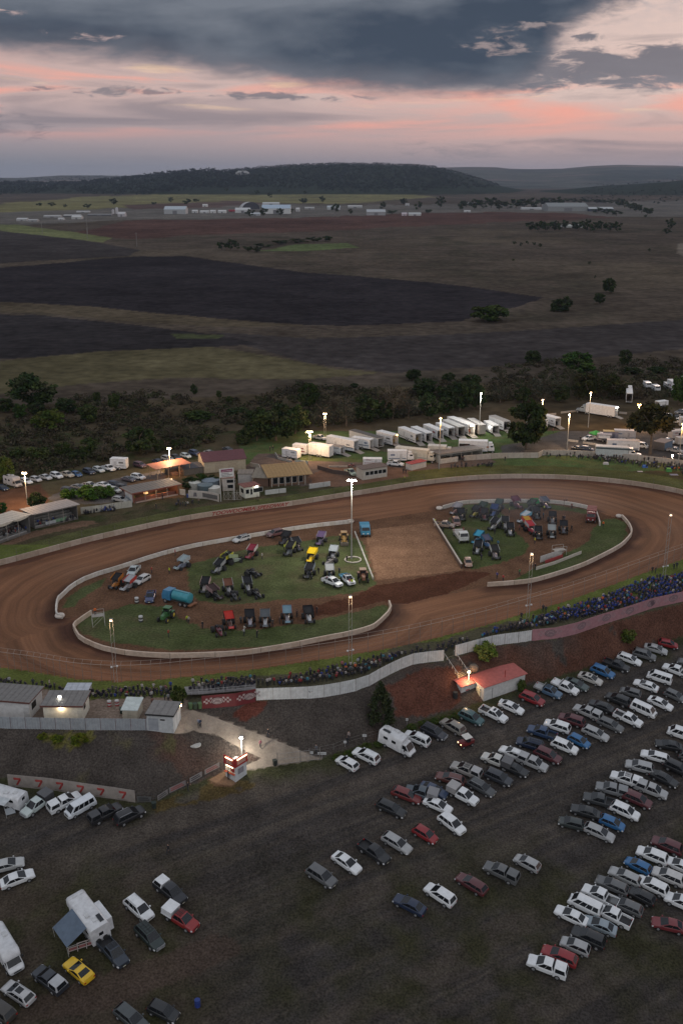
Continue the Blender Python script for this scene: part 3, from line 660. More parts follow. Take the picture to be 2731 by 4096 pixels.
tree(*c('R3',635,575),105,160,'round','leaning gum tree just behind the twin-trunked gum by the trailers','pit gum trees',(.8,.72,.62),k=1)
tree(*c('R3',1358,652),215,205,'gum','tall gum tree with thick trunk beside the blue shipping container','pit gum trees',(.75,.72,.58),k=2)
zone([(430,930,120,70,'shrub',(1.5,2.0,.9)),(560,935,170,95,'shrub',(1.5,2.0,.9)),(660,925,130,85,'shrub',(1.3,1.8,.9))],'bright green','beside the covered grandstand','shrubs beside the grandstand','R')
zone([(395,748,200,190,'round',MID),(30,800,120,130,'round',(.8,1.3,.8))],'green','behind the white grandstand roof','trees behind the grandstand','A')
zone([(680,535,190,125,'round',DK),(790,520,180,150,'round',(.9,1.1,.8)),(925,510,160,130,'round',DK),(1215,440,130,95,'shrub',DK)],'dark','behind the round water tanks','bushes behind the water tanks','B')
tree(*c('J',1255,690),128,190,'cone','dark conical conifer on the red bank above the parked motorhome',k=0)
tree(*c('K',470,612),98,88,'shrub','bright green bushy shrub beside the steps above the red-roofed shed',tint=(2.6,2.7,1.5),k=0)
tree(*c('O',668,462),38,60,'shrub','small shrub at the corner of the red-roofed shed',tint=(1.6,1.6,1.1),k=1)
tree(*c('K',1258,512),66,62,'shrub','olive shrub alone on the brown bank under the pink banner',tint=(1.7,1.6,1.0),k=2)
tree(*c('I',1250,722),66,90,'shrub','upright dark green bush beside the red banner',tint=(1.0,1.1,.8),k=0,name='bush')
zone([(560,1000,130,80,'shrub',(2.2,2.0,.7)),(400,985,100,55,'shrub',(2.4,2.2,.8)),(300,960,80,40,'shrub',(2.2,2.0,.8))],'yellow green','on the slope under the grey fence','scrub on the slope','I')
zone([(230+i*62+(i%3)*9,365-i*20,70,26+(i%4)*6,'shrub',(1.1,1.2,.8))for i in range(5)],'green weed','behind the motorhome','weeds behind the toe row','M')
zone([(560+i*70,210-i*17,75,30,'shrub',(1.1,1.2,.8))for i in range(2,8)],'green weed','behind the SUVs','weeds behind the toe row','M')
# paddock shrubs and far trees
zone([(1397,673,40,34,'round',DK),(1375,698,30,24,'round',DK),(1290,714,54,34,'shrub',DK),(1270,716,20,20,'shrub',DK),(1122,737,96,38,'shrub',(.9,1,.75)),(1222,834,38,30,'round',DK),(1365,640,6,8,'far',DK),(1352,608,10,8,'far',DK),(1490,578,8,8,'far',DK),(1178,600,7,6,'far',DK)],'dark','alone on the dry paddock','paddock shrubs','d')
zone([(510,574,26,20,'far',DK),(530,574,32,24,'far',DK),(545,574,18,18,'far',DK),(570,578,24,14,'far',DK),(592,580,30,14,'far',DK),(605,568,50,9,'far',DK),(640,562,40,12,'far',DK),(685,558,55,10,'far',DK),(720,556,40,12,'far',DK),(745,555,40,14,'far',DK)],'dark','beside the small green paddock','trees by the green paddock','d')
zone([(1218+i*18,530+(i%3)*1.5,30,20+(i*7%5)*1.6,'far',DK)for i in range(12)if i not in(5,)],'dark','in the windbreak round the grey shed roof','windbreak trees','d')
zone([(1180,562,10,9,'far',DK),(1195,566,10,9,'far',DK),(1210,561,9,8,'far',DK),(1225,564,10,9,'far',DK),(1240,568,12,9,'far',DK),(1537,528,26,26,'far',DK),(1530,538,22,14,'far',DK),(1480,500,8,8,'far',DK),(1380,514,8,6,'far',DK)],'dark','scattered on the far paddock','far paddock trees','d')
zone([(270+i*4,449,18,8,'far',DK)for i in range(0,1)]+[(90,474,16,9,'far',DK),(120,474,22,9,'far',DK),(202,479,20,12,'far',DK),(150,477,12,8,'far',DK),(430,471,22,14,'far',DK),(262,470,26,14,'far',DK),(355,471,14,8,'far',DK),(392,465,16,12,'far',DK),(452,464,18,8,'far',DK),(575,498,28,17,'far',DK),(605,496,26,18,'far',DK),(645,495,26,16,'far',DK),(665,490,20,14,'far',DK),(520,440,10,8,'far',DK),(695,468,22,14,'far',DK),(740,466,16,16,'far',DK),(770,490,22,24,'far',DK),(805,492,14,12,'far',DK),(878,482,18,18,'far',DK),(900,492,26,10,'far',DK),(925,470,26,14,'far',DK),(960,484,20,20,'far',DK),(985,490,18,10,'far',DK),(1010,478,26,26,'far',DK),(1060,484,24,22,'far',DK),(640,442,12,8,'far',DK),(700,446,10,8,'far',DK),(620,455,14,12,'far',DK),(590,448,14,12,'far',DK)],'dark','among the far industrial sheds','trees among the far sheds','d')
zone([(1070+i*19,476+(i*5%7)-(i>8)*6,32,16+(i*3%5)*2.4,'far',DK)for i in range(12)]+[(1300+i*17,464+i*.6,26,9,'far',DK)for i in range(7)]+[(1420+i*13,474+i*4,26,18,'far',DK)for i in range(6)]+[(1370+i*22,490+i*2.5,30,13,'far',DK)for i in range(3)],'dark','round the big grey roof','trees round the big grey roof','d')
# the wooded hills read as one mass: leafy clumps on the slopes
def forest():
 r=np.random.default_rng(5);pts=[]
 def scatter(poly,n,hmin,hmax,j=6):
  xs=[p[0]for p in poly];ys=[p[1]for p in poly];k=0
  while k<n:
   x=r.uniform(min(xs),max(xs));y=r.uniform(min(ys),max(ys))
   if not inpoly(np.array([x]),np.array([y]),poly)[0]:continue
   p=G(x*1.74171,y*1.74171);pts.append((p.x,p.y,p.z,r.uniform(hmin,hmax)));k+=1
 scatter([(390,398),(560,392),(640,386),(760,379),(870,380),(960,381),(1010,392),(1060,408),(1100,422),(1150,432),(1000,436),(800,436),(600,432),(420,432),(380,415)],2200,9,17)
 scatter([(-60,416),(60,410),(160,407),(300,404),(400,398),(560,395),(560,430),(470,436),(330,450),(220,448),(130,442),(-60,456)],900,13,24)
 scatter([(760,430),(1000,432),(990,440),(800,446),(720,436)],120,8,14)
 scatter([(1330,424),(1420,420),(1500,414),(1640,400),(1700,420),(1568,416),(1400,428)],240,8,13)
 for i in range(150):
  p=G(r.uniform(1330,1640)*1.74171,r.uniform(428,470)*1.74171);pts.append((p.x,p.y,p.z,r.uniform(5,10)))
 nsk=len(pts)
 for u in np.linspace(-.36,.2,620):
  d=6900+r.uniform(-150,250);x=u*d;z=h(x,d)
  if z>40:pts.append((x,d,z,r.uniform(10,18)if u>-.12 else r.uniform(15,30)))
 cl_=[]
 for i,(x,y,z,hh)in enumerate(pts):
  for _ in range(5 if i<nsk else 8):cl_.append((x+r.normal()*hh*.32,y+r.normal()*hh*.32,z+hh*(r.uniform(.35,.95)if i<nsk else r.uniform(-.05,.9)),hh/12))
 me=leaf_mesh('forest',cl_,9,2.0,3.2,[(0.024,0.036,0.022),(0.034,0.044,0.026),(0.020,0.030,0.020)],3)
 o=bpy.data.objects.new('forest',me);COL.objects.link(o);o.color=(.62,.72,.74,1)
 tag(o,'dark wooded hillside of gum trees beyond the plain','forest',kind='stuff')
forest()
def scrub():
 r=np.random.default_rng(8);cl_=[]
 area=[cl('R',(-100,470),(500,300),(900,250),(1568,380),(1568,520),(1200,620),(700,690),(300,770),(-100,860)),cl('R2',(-20,330),(480,220),(1100,260),(1568,180),(1568,350),(1150,420),(600,480),(100,560)),cl('R3',(300,330),(300,130),(700,60),(1568,60),(1700,250),(1568,300),(1200,330),(700,310))]
 for pl,n in zip(area,(1500,1250,1150)):
  xs=[p[0]for p in pl];ys=[p[1]for p in pl];k=0
  while k<n:
   x,y=r.uniform(min(xs),max(xs)),r.uniform(min(ys),max(ys))
   if not inpoly(np.array([x]),np.array([y]),pl)[0]:continue
   if fbm(np.array([x/90]),np.array([y/45]),31)[0]<r.uniform(.30,.58):continue
   p=G(x,y);s_=r.uniform(.4,1.3)*(1.5 if r.random()<.25 else 1);cl_.append((p.x,p.y,p.z+.5*s_,s_));k+=1
 me=leaf_mesh('undergrowth',cl_,26,.42,1.5,[(0.060,0.056,0.032),(0.045,0.052,0.026),(0.075,0.060,0.042),(0.050,0.044,0.032)],4,.5)
 o=bpy.data.objects.new('undergrowth',me);COL.objects.link(o);tag(o,'brown and olive undergrowth over the creek flats behind the speedway','undergrowth',kind='stuff')
scrub()
# ================================================================ VEHICLES
WHITE,SILVER,GREY,DARK=(.70,.72,.74),(.34,.35,.36),(.115,.12,.125),(.022,.024,.027)
NAVY,BLUE,TEAL,RED,MAROON=(.018,.03,.065),(.03,.13,.30),(.05,.11,.12),(.24,.02,.025),(.10,.028,.034)
YELLOW,BROWN,CREAM,BLACK,ORANGE,GREEN,SKYB=(.68,.43,.02),(.13,.11,.095),(.46,.41,.34),(.014,.014,.016),(.5,.16,.03),(.10,.3,.08),(.10,.32,.50)
def part(name,mb,mat,painted=None,loc=(0,0,0),subs=(),smooth=40,label=None):
 return dict(name=name,mb=mb,mat=mat,painted=painted,loc=loc,subs=list(subs),mesh=mb.mesh(name,mat,smooth),label=label)
def orient(p,f,up=None):
 """rotation (quaternion) with local +x along f on the slope"""
 f=Vector(f)
 if up is None:
  e=1.5;up=Vector((-(h(p.x+e,p.y)-h(p.x-e,p.y))/(2*e),-(h(p.x,p.y+e)-h(p.x,p.y-e))/(2*e),1)).normalized()
 x=(f-up*f.dot(up)).normalized();y=up.cross(x)
 return Matrix((x,y,up)).transposed().to_quaternion()
def inst(parts,name,loc,quat,label,cat,group=None,colors=None,depth=2,scale=None):
 r=bpy.data.objects.new(name,None);COL.objects.link(r);r.location=loc;r.rotation_mode='QUATERNION';r.rotation_quaternion=quat
 if scale:r.scale=scale
 tag(r,label,cat,group);colors=colors or{}
 def mk(p,par,d):
  o=bpy.data.objects.new(p['name'],p['mesh']);COL.objects.link(o);o.parent=par;o.location=p['loc']
  if p['painted']and p['painted']in colors:o.color=(*colors[p['painted']],1)
  elif p['painted']:o.color=(.5,.5,.5,1)
  if p['label']:o['label']=p['label']
  if d>1:
   for s_ in p['subs']:mk(s_,o,d-1)
 for p in parts:mk(p,r,depth)
 return r
def fquad(q,u0,u1,v0,v1,off):
 a,b_,c_,d=map(Vector,q);n=(b_-a).cross(d-a).normalized()*off
 f=lambda u,v:(a*(1-u)+b_*u)*(1-v)+(d*(1-u)+c_*u)*v+n
 return[f(u0,v0),f(u1,v0),f(u1,v1),f(u0,v1)]
def wheel_parts(x,y,r,w,rimr=None):
 t=MB();t.cyl((0,-w/2,0),(0,w/2,0),r,r,16,(.02,.02,.02));k=MB();s_=1 if y>0 else-1
 rr=rimr or r*.58;k.cyl((0,s_*(w/2-.02),0),(0,s_*(w/2+.012),0),rr,rr*.92,12,(.45,.46,.48));k.cyl((0,s_*(w/2+.012),0),(0,s_*(w/2+.03),0),rr*.25,rr*.2,8,(.2,.2,.2))
 return part('wheel',t,'rubber',None,(x,y,r),[part('rim',k,'rim')])
def ring(x,hw,zb,zt):
 hf=[(.80*hw,zb),(.97*hw,zb+.10),(1.0*hw,zb+(zt-zb)*.55),(.965*hw,zt-.09),(.86*hw,zt)]
 return[(x,y,z)for y,z in hf]+[(x,-y,z)for y,z in hf[::-1]]
CARS=dict(sedan=dict(L=4.75,hw=.91,prof=[(-2.37,.80,.84),(-2.25,.98,.95),(-1.6,1.05,1),(-.5,1.02,1),(1.0,1.0,1),(1.9,.90,.97),(2.28,.76,.88),(2.37,.62,.82)],gh=(-1.85,1.25,-1.00,.10,.98,1.45),wb=(-1.38,1.42),wr=.325,panes=2),coupe=dict(L=4.7,hw=.95,prof=[(-2.33,.82,.84),(-2.2,1.02,.95),(-1.6,1.07,1),(-.5,.98,.98),(.8,.98,1),(1.9,.92,.98),(2.25,.78,.88),(2.35,.6,.8)],gh=(-1.85,.95,-.78,-.12,.98,1.36),wb=(-1.35,1.4),wr=.35,panes=1),hatch=dict(L=4.0,hw=.87,prof=[(-2.0,.85,.86),(-1.9,1.0,.95),(-.5,1.0,1),(.9,1.0,1),(1.6,.9,.96),(1.92,.74,.87),(2.0,.6,.8)],gh=(-1.95,1.18,-1.50,.18,.97,1.5),wb=(-1.22,1.25),wr=.31,panes=2),suv=dict(L=4.75,hw=.95,prof=[(-2.37,.9,.86),(-2.28,1.08,.96),(-.5,1.1,1),(1.05,1.1,1),(1.95,1.04,.98),(2.28,.88,.9),(2.37,.62,.84)],gh=(-2.29,1.34,-1.86,.28,1.08,1.74),wb=(-1.4,1.45),wr=.38,panes=3),wagon=dict(L=4.85,hw=.91,prof=[(-2.42,.85,.86),(-2.3,1.0,.95),(-.5,1.02,1),(1.05,1.0,1),(1.95,.9,.97),(2.32,.74,.88),(2.42,.6,.82)],gh=(-2.33,1.25,-1.82,.15,.99,1.5),wb=(-1.4,1.45),wr=.33,panes=3),van=dict(L=4.8,hw=.92,prof=[(-2.4,.95,.9),(-2.32,1.12,.97),(-.5,1.15,1),(1.7,1.12,1),(2.2,.95,.95),(2.4,.6,.86)],gh=(-2.33,1.98,-2.18,1.2,1.12,1.95),wb=(-1.35,1.45),wr=.33,panes=4),ute=dict(L=5.3,hw=.95,prof=[(-.92,1.12,1),(-.5,1.14,1),(1.15,1.12,1),(2.2,1.05,.97),(2.55,.92,.9),(2.65,.65,.84)],gh=(-.88,1.48,-.62,.45,1.12,1.8),wb=(-1.55,1.6),wr=.39,panes=2,bed='tub'),)
CARS['ute_canopy']=dict(CARS['ute'],bed='canopy');CARS['ute_tray']=dict(CARS['ute'],bed='tray');CARS['ute_box']=dict(CARS['ute'],bed='box')
PROTO={}
def car_proto(kind,extra=()):
 key=(kind,tuple(sorted(extra)))
 if key in PROTO:return PROTO[key]
 S=CARS[kind];hw=S['hw'];P_=[];k=(.5,)*3
 body=MB();zb=.30 if S['wr']<.37 else .38
 body.loft([ring(x,hw*w_,zb+(.05 if i in(0,len(S['prof'])-1)else 0),z)for i,(x,z,w_)in enumerate(S['prof'])],k)
 b0,b1,t0,t1,zbelt,zr=S['gh'];bw,tw=hw*.92,hw*.76
 B=[(b0,-bw,zbelt),(b1,-bw,zbelt),(b1,bw,zbelt),(b0,bw,zbelt)];T_=[(t0,-tw,zr-.04),(t1,-tw,zr-.05),(t1,tw,zr-.05),(t0,tw,zr-.04)]
 body.hexa(B+T_,k)
 body.hexa([(t0,-tw,zr-.045),(t1,-tw,zr-.055),(t1,tw,zr-.055),(t0,tw,zr-.045),(t0+.08,-tw*.86,zr),(t1-.08,-tw*.86,zr),(t1-.08,tw*.86,zr),(t0+.08,tw*.86,zr)],k)
 P_.append(part('body',body,'paint','a',smooth=35))
 gl=lambda q,nm,spl:(lambda mb:([mb.add(fquad(q,u0,u1,.06,.93,.012),[(0,1,2,3)])for u0,u1 in spl],P_.append(part(nm,mb,'glass',smooth=None))))(MB())
 n=S['panes'];e=.06;xs=[e+(1-2*e)*i/n for i in range(n+1)];spl=[(a+.012,b_-.012)for a,b_ in zip(xs,xs[1:])]
 gl([B[1],B[2],T_[2],T_[1]],'windscreen',[(.05,.95)])
 gl([B[3],B[0],T_[0],T_[3]],'rear_window',[(.08,.92)])
 gl([B[0],B[1],T_[1],T_[0]],'side_window',spl);gl([B[2],B[3],T_[3],T_[2]],'side_window',[(1-b_,1-a)for a,b_ in spl])
 for x in S['wb']:
  for y in(hw-.10,-hw+.10):P_.append(wheel_parts(x,y,S['wr'],.24))
 xf=S['prof'][-1][0];hz=S['prof'][-2][1]-.10
 for y in(-1,1):
  P_.append(part('headlight',MB().hexa([(xf-.22,y*hw*.86-.13,hz-.16),(xf-.04,y*hw*.74-.13,hz-.16),(xf-.04,y*hw*.74+.13,hz-.16),(xf-.22,y*hw*.86+.08,hz-.16),(xf-.30,y*hw*.86-.13,hz+.03),(xf-.08,y*hw*.74-.13,hz+.03),(xf-.08,y*hw*.74+.13,hz+.03),(xf-.30,y*hw*.86+.08,hz+.03)]),'lens',smooth=None))
  xr=-S['L']/2 if 'bed' not in S else-2.62;zt=S['prof'][0][1]if 'bed' not in S else 1.05
  P_.append(part('tail_light',MB().box(xr-.015,xr+.16,y*hw*.74-.12,y*hw*.74+.12,zt-.20,zt-.02),'tail',smooth=None))
  P_.append(part('wing_mirror',MB().box(b1-.42,b1-.24,y*(hw+.09)-.09,y*(hw+.09)+.09,zbelt+.02,zbelt+.18),'paint','a',smooth=None))
 P_.append(part('number_plate',MB().box(xf-.01,xf+.012,-.20,.20,.45,.57),'plate',smooth=None))
 P_.append(part('grille',MB().box(xf-.05,xf+.008,-.42,.42,.60 if S['wr']<.37 else .66,hz-.02),'dark',smooth=None))
 if 'bed' in S:
  bd=S['bed'];t=MB();x0,x1=-2.65,-.94
  if bd in('tub','canopy'):
   t.box(x0,x1,-hw,hw,.42,.70,k);t.box(x0,x1,-hw,-hw+.08,.70,1.12,k);t.box(x0,x1,hw-.08,hw,.70,1.12,k);t.box(x0,x0+.07,-hw+.08,hw-.08,.70,1.10,k);t.box(x1-.05,x1,-hw+.08,hw-.08,.70,1.12,k)
   P_.append(part('tub',t,'paint','a',smooth=None))
   P_.append(part('tub_liner',MB().box(x0+.07,x1-.05,-hw+.08,hw-.08,.70,.73),'dark',smooth=None))
   if bd=='canopy':
    cb=[(x0+.02,-hw*.95,1.12),(x1-.01,-hw*.95,1.12),(x1-.01,hw*.95,1.12),(x0+.02,hw*.95,1.12)];ct=[(x0+.25,-hw*.8,1.74),(x1,-hw*.8,1.76),(x1,hw*.8,1.76),(x0+.25,hw*.8,1.74)]
    P_.append(part('canopy',MB().hexa(cb+ct,k),'paint','b',smooth=None))
    gl([cb[0],cb[1],ct[1],ct[0]],'canopy_window',[(.1,.9)]);gl([cb[2],cb[3],ct[3],ct[2]],'canopy_window',[(.1,.9)]);gl([cb[3],cb[0],ct[0],ct[3]],'canopy_window',[(.1,.9)])
  else:
   t.box(x0,x1+.02,-hw-.04,hw+.04,.86,.94,k);t.box(x0+.2,x1,-.4,.4,.50,.86,k)
   if bd=='tray':
    for q in((x0,x1,-hw-.04,-hw),(x0,x1,hw,hw+.04),(x0,x0+.04,-hw,hw)):t.box(*q,.94,1.18,k)
    P_.append(part('tray',t,'paint','b',smooth=None))
    hb=MB();hb.box(x1-.06,x1,-hw,hw,.96,1.72,k);P_.append(part('headboard',hb,'paint','b',smooth=None))
   else:
    P_.append(part('tray',t,'paint','b',smooth=None))
    P_.append(part('canopy',MB().box(x0+.02,x1,-hw,hw,.945,1.86,k).box(x0,x1+.02,-hw-.03,hw+.03,1.86,1.91,k),'paint','b',smooth=None))
 if 'rack' in extra:
  rk=MB()
  for y in(-.55,0,.55):rk.box(t0+.1,t1-.05,y-.025,y+.025,zr+.08,zr+.12)
  for i in range(5):x=t0+.12+(t1-t0-.25)*i/4;rk.box(x-.025,x+.025,-.6,.6,zr+.10,zr+.14)
  for x in(t0+.2,t1-.2):
   for y in(-.5,.5):rk.box(x-.02,x+.02,y-.02,y+.02,zr-.03,zr+.10)
  P_.append(part('roof_rack',rk,'dark',smooth=None))
 if 'rails' in extra:
  for y in(-1,1):P_.append(part('roof_rail',MB().box(t0+.15,t1-.15,y*tw*.9-.02,y*tw*.9+.02,zr+.005,zr+.06),'rim',smooth=None))
 if 'bullbar' in extra:
  bb=MB();
  for z in(.55,.78,1.0):bb.cyl((xf+.10,-.7,z),(xf+.10,.7,z),.035,.035,6)
  for y in(-.45,.45):bb.cyl((xf+.10,y,.42),(xf+.10,y,1.08),.035,.035,6)
  bb.box(xf-.05,xf+.1,-.6,.6,.42,.52);P_.append(part('bull_bar',bb,'rim'))
 if 'sunroof' in extra:P_.append(part('sunroof',MB().box(t0+(t1-t0)*.45,t1-.15,-tw*.6,tw*.6,zr-.01,zr+.012),'glass',smooth=None))
 if 'pod' in extra:P_.append(part('roof_box',MB().hexa([(t0+.1,-.5,zr+.04),(t1-.1,-.5,zr+.04),(t1-.1,.5,zr+.04),(t0+.1,.5,zr+.04),(t0+.2,-.42,zr+.3),(t1-.4,-.42,zr+.3),(t1-.4,.42,zr+.3),(t0+.2,.42,zr+.3)]),'dark',smooth=None))
 if 'spoiler' in extra:P_.append(part('spoiler',MB().box(-S['L']/2+.02,-S['L']/2+.24,-.62,.62,S['prof'][1][1]+.12,S['prof'][1][1]+.16).box(-S['L']/2+.1,-S['L']/2+.16,-.5,-.45,S['prof'][1][1]-.03,S['prof'][1][1]+.12).box(-S['L']/2+.1,-S['L']/2+.16,.45,.5,S['prof'][1][1]-.03,S['prof'][1][1]+.12),'paint','a',smooth=None))
 PROTO[key]=P_
 return P_
KNAME=dict(sedan='sedan_car',coupe='coupe_car',hatch='hatchback_car',suv='suv_car',wagon='wagon_car',van='van',ute='pickup_truck',ute_canopy='pickup_truck',ute_tray='pickup_truck',ute_box='pickup_truck')
def car(k,x,y,dx,dy,kind,col,label,col2=None,extra=(),group='vehicles in the near car park',depth=2,lift=.75,cat=None,scale=None):
 px,py=c(k,x,y);sc2=CROP[k][2]
 p=G(px,py,lift);p0=G(px-dx*sc2*.5,py-dy*sc2*.5);p1=G(px+dx*sc2*.5,py+dy*sc2*.5);f=p1-p0;f.rotate(Matrix.Rotation(random.gauss(0,.055),3,'Z'));p.x+=random.uniform(-.22,.22);p.y+=random.uniform(-.25,.25)
 p.z=h(p.x,p.y)
 return inst(car_proto(kind,extra),KNAME[kind],p,orient(p,f),label,cat or('van' if kind=='van' else 'pickup' if kind.startswith('ute')else 'car'),group,dict(a=col,b=col2 or col),depth,scale)
UP,DN=(-120,-62),(120,62)
# ---- row along the foot of the bank
car('M',290,385,-110,-62,'hatch',WHITE,'small white hatchback with a yellow tailgate band, nearest the gate end of the bank row')
car('M',410,345,*UP,'suv',WHITE,'white SUV with roof rails between the small hatchback and the white motorhome',extra=('rails',))
car('M',735,238,*UP,'suv',WHITE,'white SUV parked tail-out just beyond the white motorhome',extra=('rails',))
car('M',840,192,*DN,'suv',(.03,.033,.045),'dark blue-grey SUV with a chrome bull bar in the bank row',extra=('rack','bullbar'))
car('M',958,160,*UP,'suv',(.22,.21,.19),'grey-brown SUV parked tail-out next to a teal SUV')
car('M',1068,112,*DN,'suv',TEAL,'teal SUV between the grey-brown SUV and a white pickup',extra=('rails',))
car('M',1200,80,130,58,'ute',WHITE,'white double-cab pickup with open dark tub and sunroof in the bank row',extra=('sunroof',))
car('M',1315,38,120,50,'sedan',WHITE,'white sedan with a rear spoiler beside the white double-cab pickup',extra=('spoiler',))
car('O',745,515,120,52,'suv',RED,'glossy red crossover in front of the red-roofed shed')
car('O',858,458,130,56,'ute_tray',(.08,.14,.22),'blue pickup with a silver tray beside the red crossover',SILVER,('rack',))
car('O',968,425,120,50,'ute_tray',WHITE,'white single tray pickup with tall white headboard in the bank row')
car('O',1055,405,120,46,'sedan',(.06,.085,.085),'dark teal-grey sedan between a white tray pickup and a silver sedan')
car('O',1150,370,120,46,'sedan',(.45,.44,.42),'pale silver sedan with a sunroof beside the blue crossover',extra=('sunroof',))
car('O',1232,320,120,46,'suv',BLUE,'bright blue crossover near the upper end of the bank row')
car('O',1330,278,120,44,'ute',DARK,'black pickup next to the bright blue crossover')
for i,(kd,cc,lb)in enumerate([('wagon',WHITE,'white wagon beyond the black pickup in the bank row'),('suv',GREY,'grey SUV second beyond the black pickup in the bank row'),('sedan',SILVER,'silver sedan third beyond the black pickup in the bank row'),('hatch',RED,'red hatchback fourth beyond the black pickup in the bank row')]):
 car('O',1420+i*92,238-i*36,120,44,kd,cc,lb)
 # ---- double row across the gravel lane
R2a=[('M',660,592,'wagon',(.16,.03,.03),'dull red wagon at the gate end of the double row',None,()),('M',752,582,'ute_box',(.07,.09,.11),'dark pickup with a grey canvas canopy beside the dull red wagon',(.20,.20,.21),()),('M',832,560,'sedan',(.03,.05,.10),'dark blue sedan behind the white pickup with a grey canopy',None,()),('M',937,490,'wagon',(.12,.045,.04),'maroon-brown wagon on the lane side of the double row',None,('rails',)),('M',1045,440,'ute_canopy',(.30,.29,.28),'silver pickup with a matching canopy and roof box',(.36,.36,.37),('rack',)),('M',1222,376,'ute_box',(.52,.52,.5),'white pickup with a dark grey canopy on the lane side',(.10,.10,.105),()),('M',1332,332,'wagon',WHITE,'white wagon on the lane side of the double row',None,('rails',)),('M',1440,268,'suv',NAVY,'navy SUV next to the white wagon',None,('rack',)),('M',1520,205,'ute',(.03,.06,.13),'dark blue double-cab pickup beyond the navy SUV',None,())]
for k_,x,y,kd,cc,lb,c2,ex in R2a:
 car(k_,x,y,*((-120,-40)if x not in(832,660)else(120,50)),kd,cc,lb,c2,ex,'cars in the double row')
more=[('suv',WHITE,'white SUV'),('hatch',GREY,'grey hatchback'),('wagon',SILVER,'silver wagon'),('sedan',DARK,'black sedan'),('ute',WHITE,'white pickup'),('suv',MAROON,'maroon SUV'),('sedan',WHITE,'white sedan'),('hatch',BLUE,'blue hatchback'),('suv',DARK,'black SUV'),('wagon',GREY,'grey wagon'),('ute_canopy',SILVER,'silver canopy pickup'),('van',WHITE,'white van')]
for i in range(11):
 kd,cc,nm=more[i*5%12];car('M',1610+i*92,166-i*44,-120,-44,kd,cc,f'{nm} {ordw(i)} beyond the dark blue pickup on the lane side',group='cars in the double row')
car('M',1010,597,130,66,'ute_box',WHITE,'white pickup with a pale grey canopy facing away from the lane',(.33,.32,.32),group='cars in the double row')
car('M',1140,545,130,66,'wagon',(.065,.07,.075),'charcoal wagon next to the white pickup with pale canopy',group='cars in the double row',extra=('rails',))
car('M',1245,478,130,60,'suv',(.035,.04,.05),'black SUV beyond the charcoal wagon',group='cars in the double row')
car('M',570,668,130,60,'wagon',DARK,'black wagon at the near corner of the double row',group='cars in the double row')
car('M',868,650,130,60,'sedan',WHITE,'white sedan half hidden behind the white pickup with pale canopy',group='cars in the double row')
for i in range(11):
 kd,cc,nm=more[(i*7+3)%12];car('M',1350+i*100,432-i*46,130,58,kd,cc,f'{nm} {ordw(i)} beyond the black SUV facing away from the lane',group='cars in the double row')
 # ---- slanting rows lower down
lst=[('hatch',(.04,.05,.05),'dark hatchback'),('sedan',(.03,.033,.036),'black sedan'),('ute',(.05,.055,.06),'dark grey pickup with an empty tub'),('ute_canopy',(.20,.21,.22),'grey canopy pickup'),('ute_canopy',WHITE,'white double-cab pickup with a white canopy'),('suv',SILVER,'silver SUV'),('wagon',WHITE,'white wagon'),('sedan',DARK,'black sedan'),('van',WHITE,'white van')]
for i,(kd,cc,nm)in enumerate(lst):
 car('s',2281+i*55,3292-i*45,-95,-28,kd,cc,f'{nm}, {ordw(i)} up the slanting middle row',WHITE if 'white canopy' in nm else None,('rack',)if i==4 else(),'cars in the slanting middle row')
lst=[('sedan',WHITE,'white sedan'),('suv',(.5,.5,.5),'pale silver SUV'),('suv',WHITE,'white SUV'),('hatch',DARK,'black hatchback'),('wagon',GREY,'grey wagon'),('ute',WHITE,'white pickup'),('sedan',(.25,.30,.34),'blue-grey sedan'),('suv',DARK,'black SUV'),('hatch',SILVER,'silver hatchback'),('wagon',RED,'red wagon'),('ute_canopy',WHITE,'white canopy pickup')]
for i,(kd,cc,nm)in enumerate(lst):
 car('s',2716-i*53,3463+i*40,-100,-45,kd,cc,f'{nm}, {ordw(i)} down the slanting lower row',group='cars in the slanting lower row')
car('s',2673,3690,-110,-25,'sedan',(.17,.03,.035),'dark red sedan on the dark grass below the slanting lower row',extra=('spoiler',))
car('s',2722,3612,-100,-50,'suv',WHITE,'white SUV on the dark grass just above the dark red sedan')
for i in range(9):
 kd,cc,nm=more[(i*5+2)%12];car('s',2395+i*52,3330-i*43,95,40,kd,cc,f'{nm}, {ordw(i)} up the row backing the slanting middle row',group='cars backing the slanting middle row')
for i in range(8):
 kd,cc,nm=more[(i*7+5)%12];car('s',2660-i*54,3380+i*40,-100,-45,kd,cc,f'{nm}, {ordw(i)} down the row above the slanting lower row',group='cars above the slanting lower row')
 # ---- lower left of the park
car('N',50,285,180,-60,'sedan',(.42,.43,.43),'pale silver sedan behind a white sedan on the brown grass',lift=.6)
car('N',118,368,190,-70,'sedan',WHITE,'white sedan in front of a pale silver sedan on the brown grass',lift=.6)
car('N',545,995,-150,-92,'coupe',YELLOW,'bright yellow coupe with black rear window',extra=('spoiler',))
car('N',360,1070,-135,-92,'ute_canopy',(.03,.035,.045),'black pickup with a grey canopy beside the yellow coupe',(.40,.41,.43))
car('N',140,1165,-120,-88,'wagon',(.45,.45,.46),'silver wagon with a sunroof beside the black canopy pickup',extra=('rails','sunroof'))
car('N',-10,1290,-120,-88,'suv',(.05,.045,.04),'dark SUV half out of the picture in the lowest row')
car('N',785,868,95,120,'ute',(.028,.038,.055),'dark blue-grey pickup with a pale rack by the big white camper',extra=('rack',))
car('N',955,585,95,100,'suv',WHITE,'white SUV parked behind a dark off-roader',extra=('rails',))
car('N',1040,768,100,108,'suv',(.022,.035,.034),'dark green off-roader with a roof rack and chrome bull bar',extra=('rack','bullbar'))
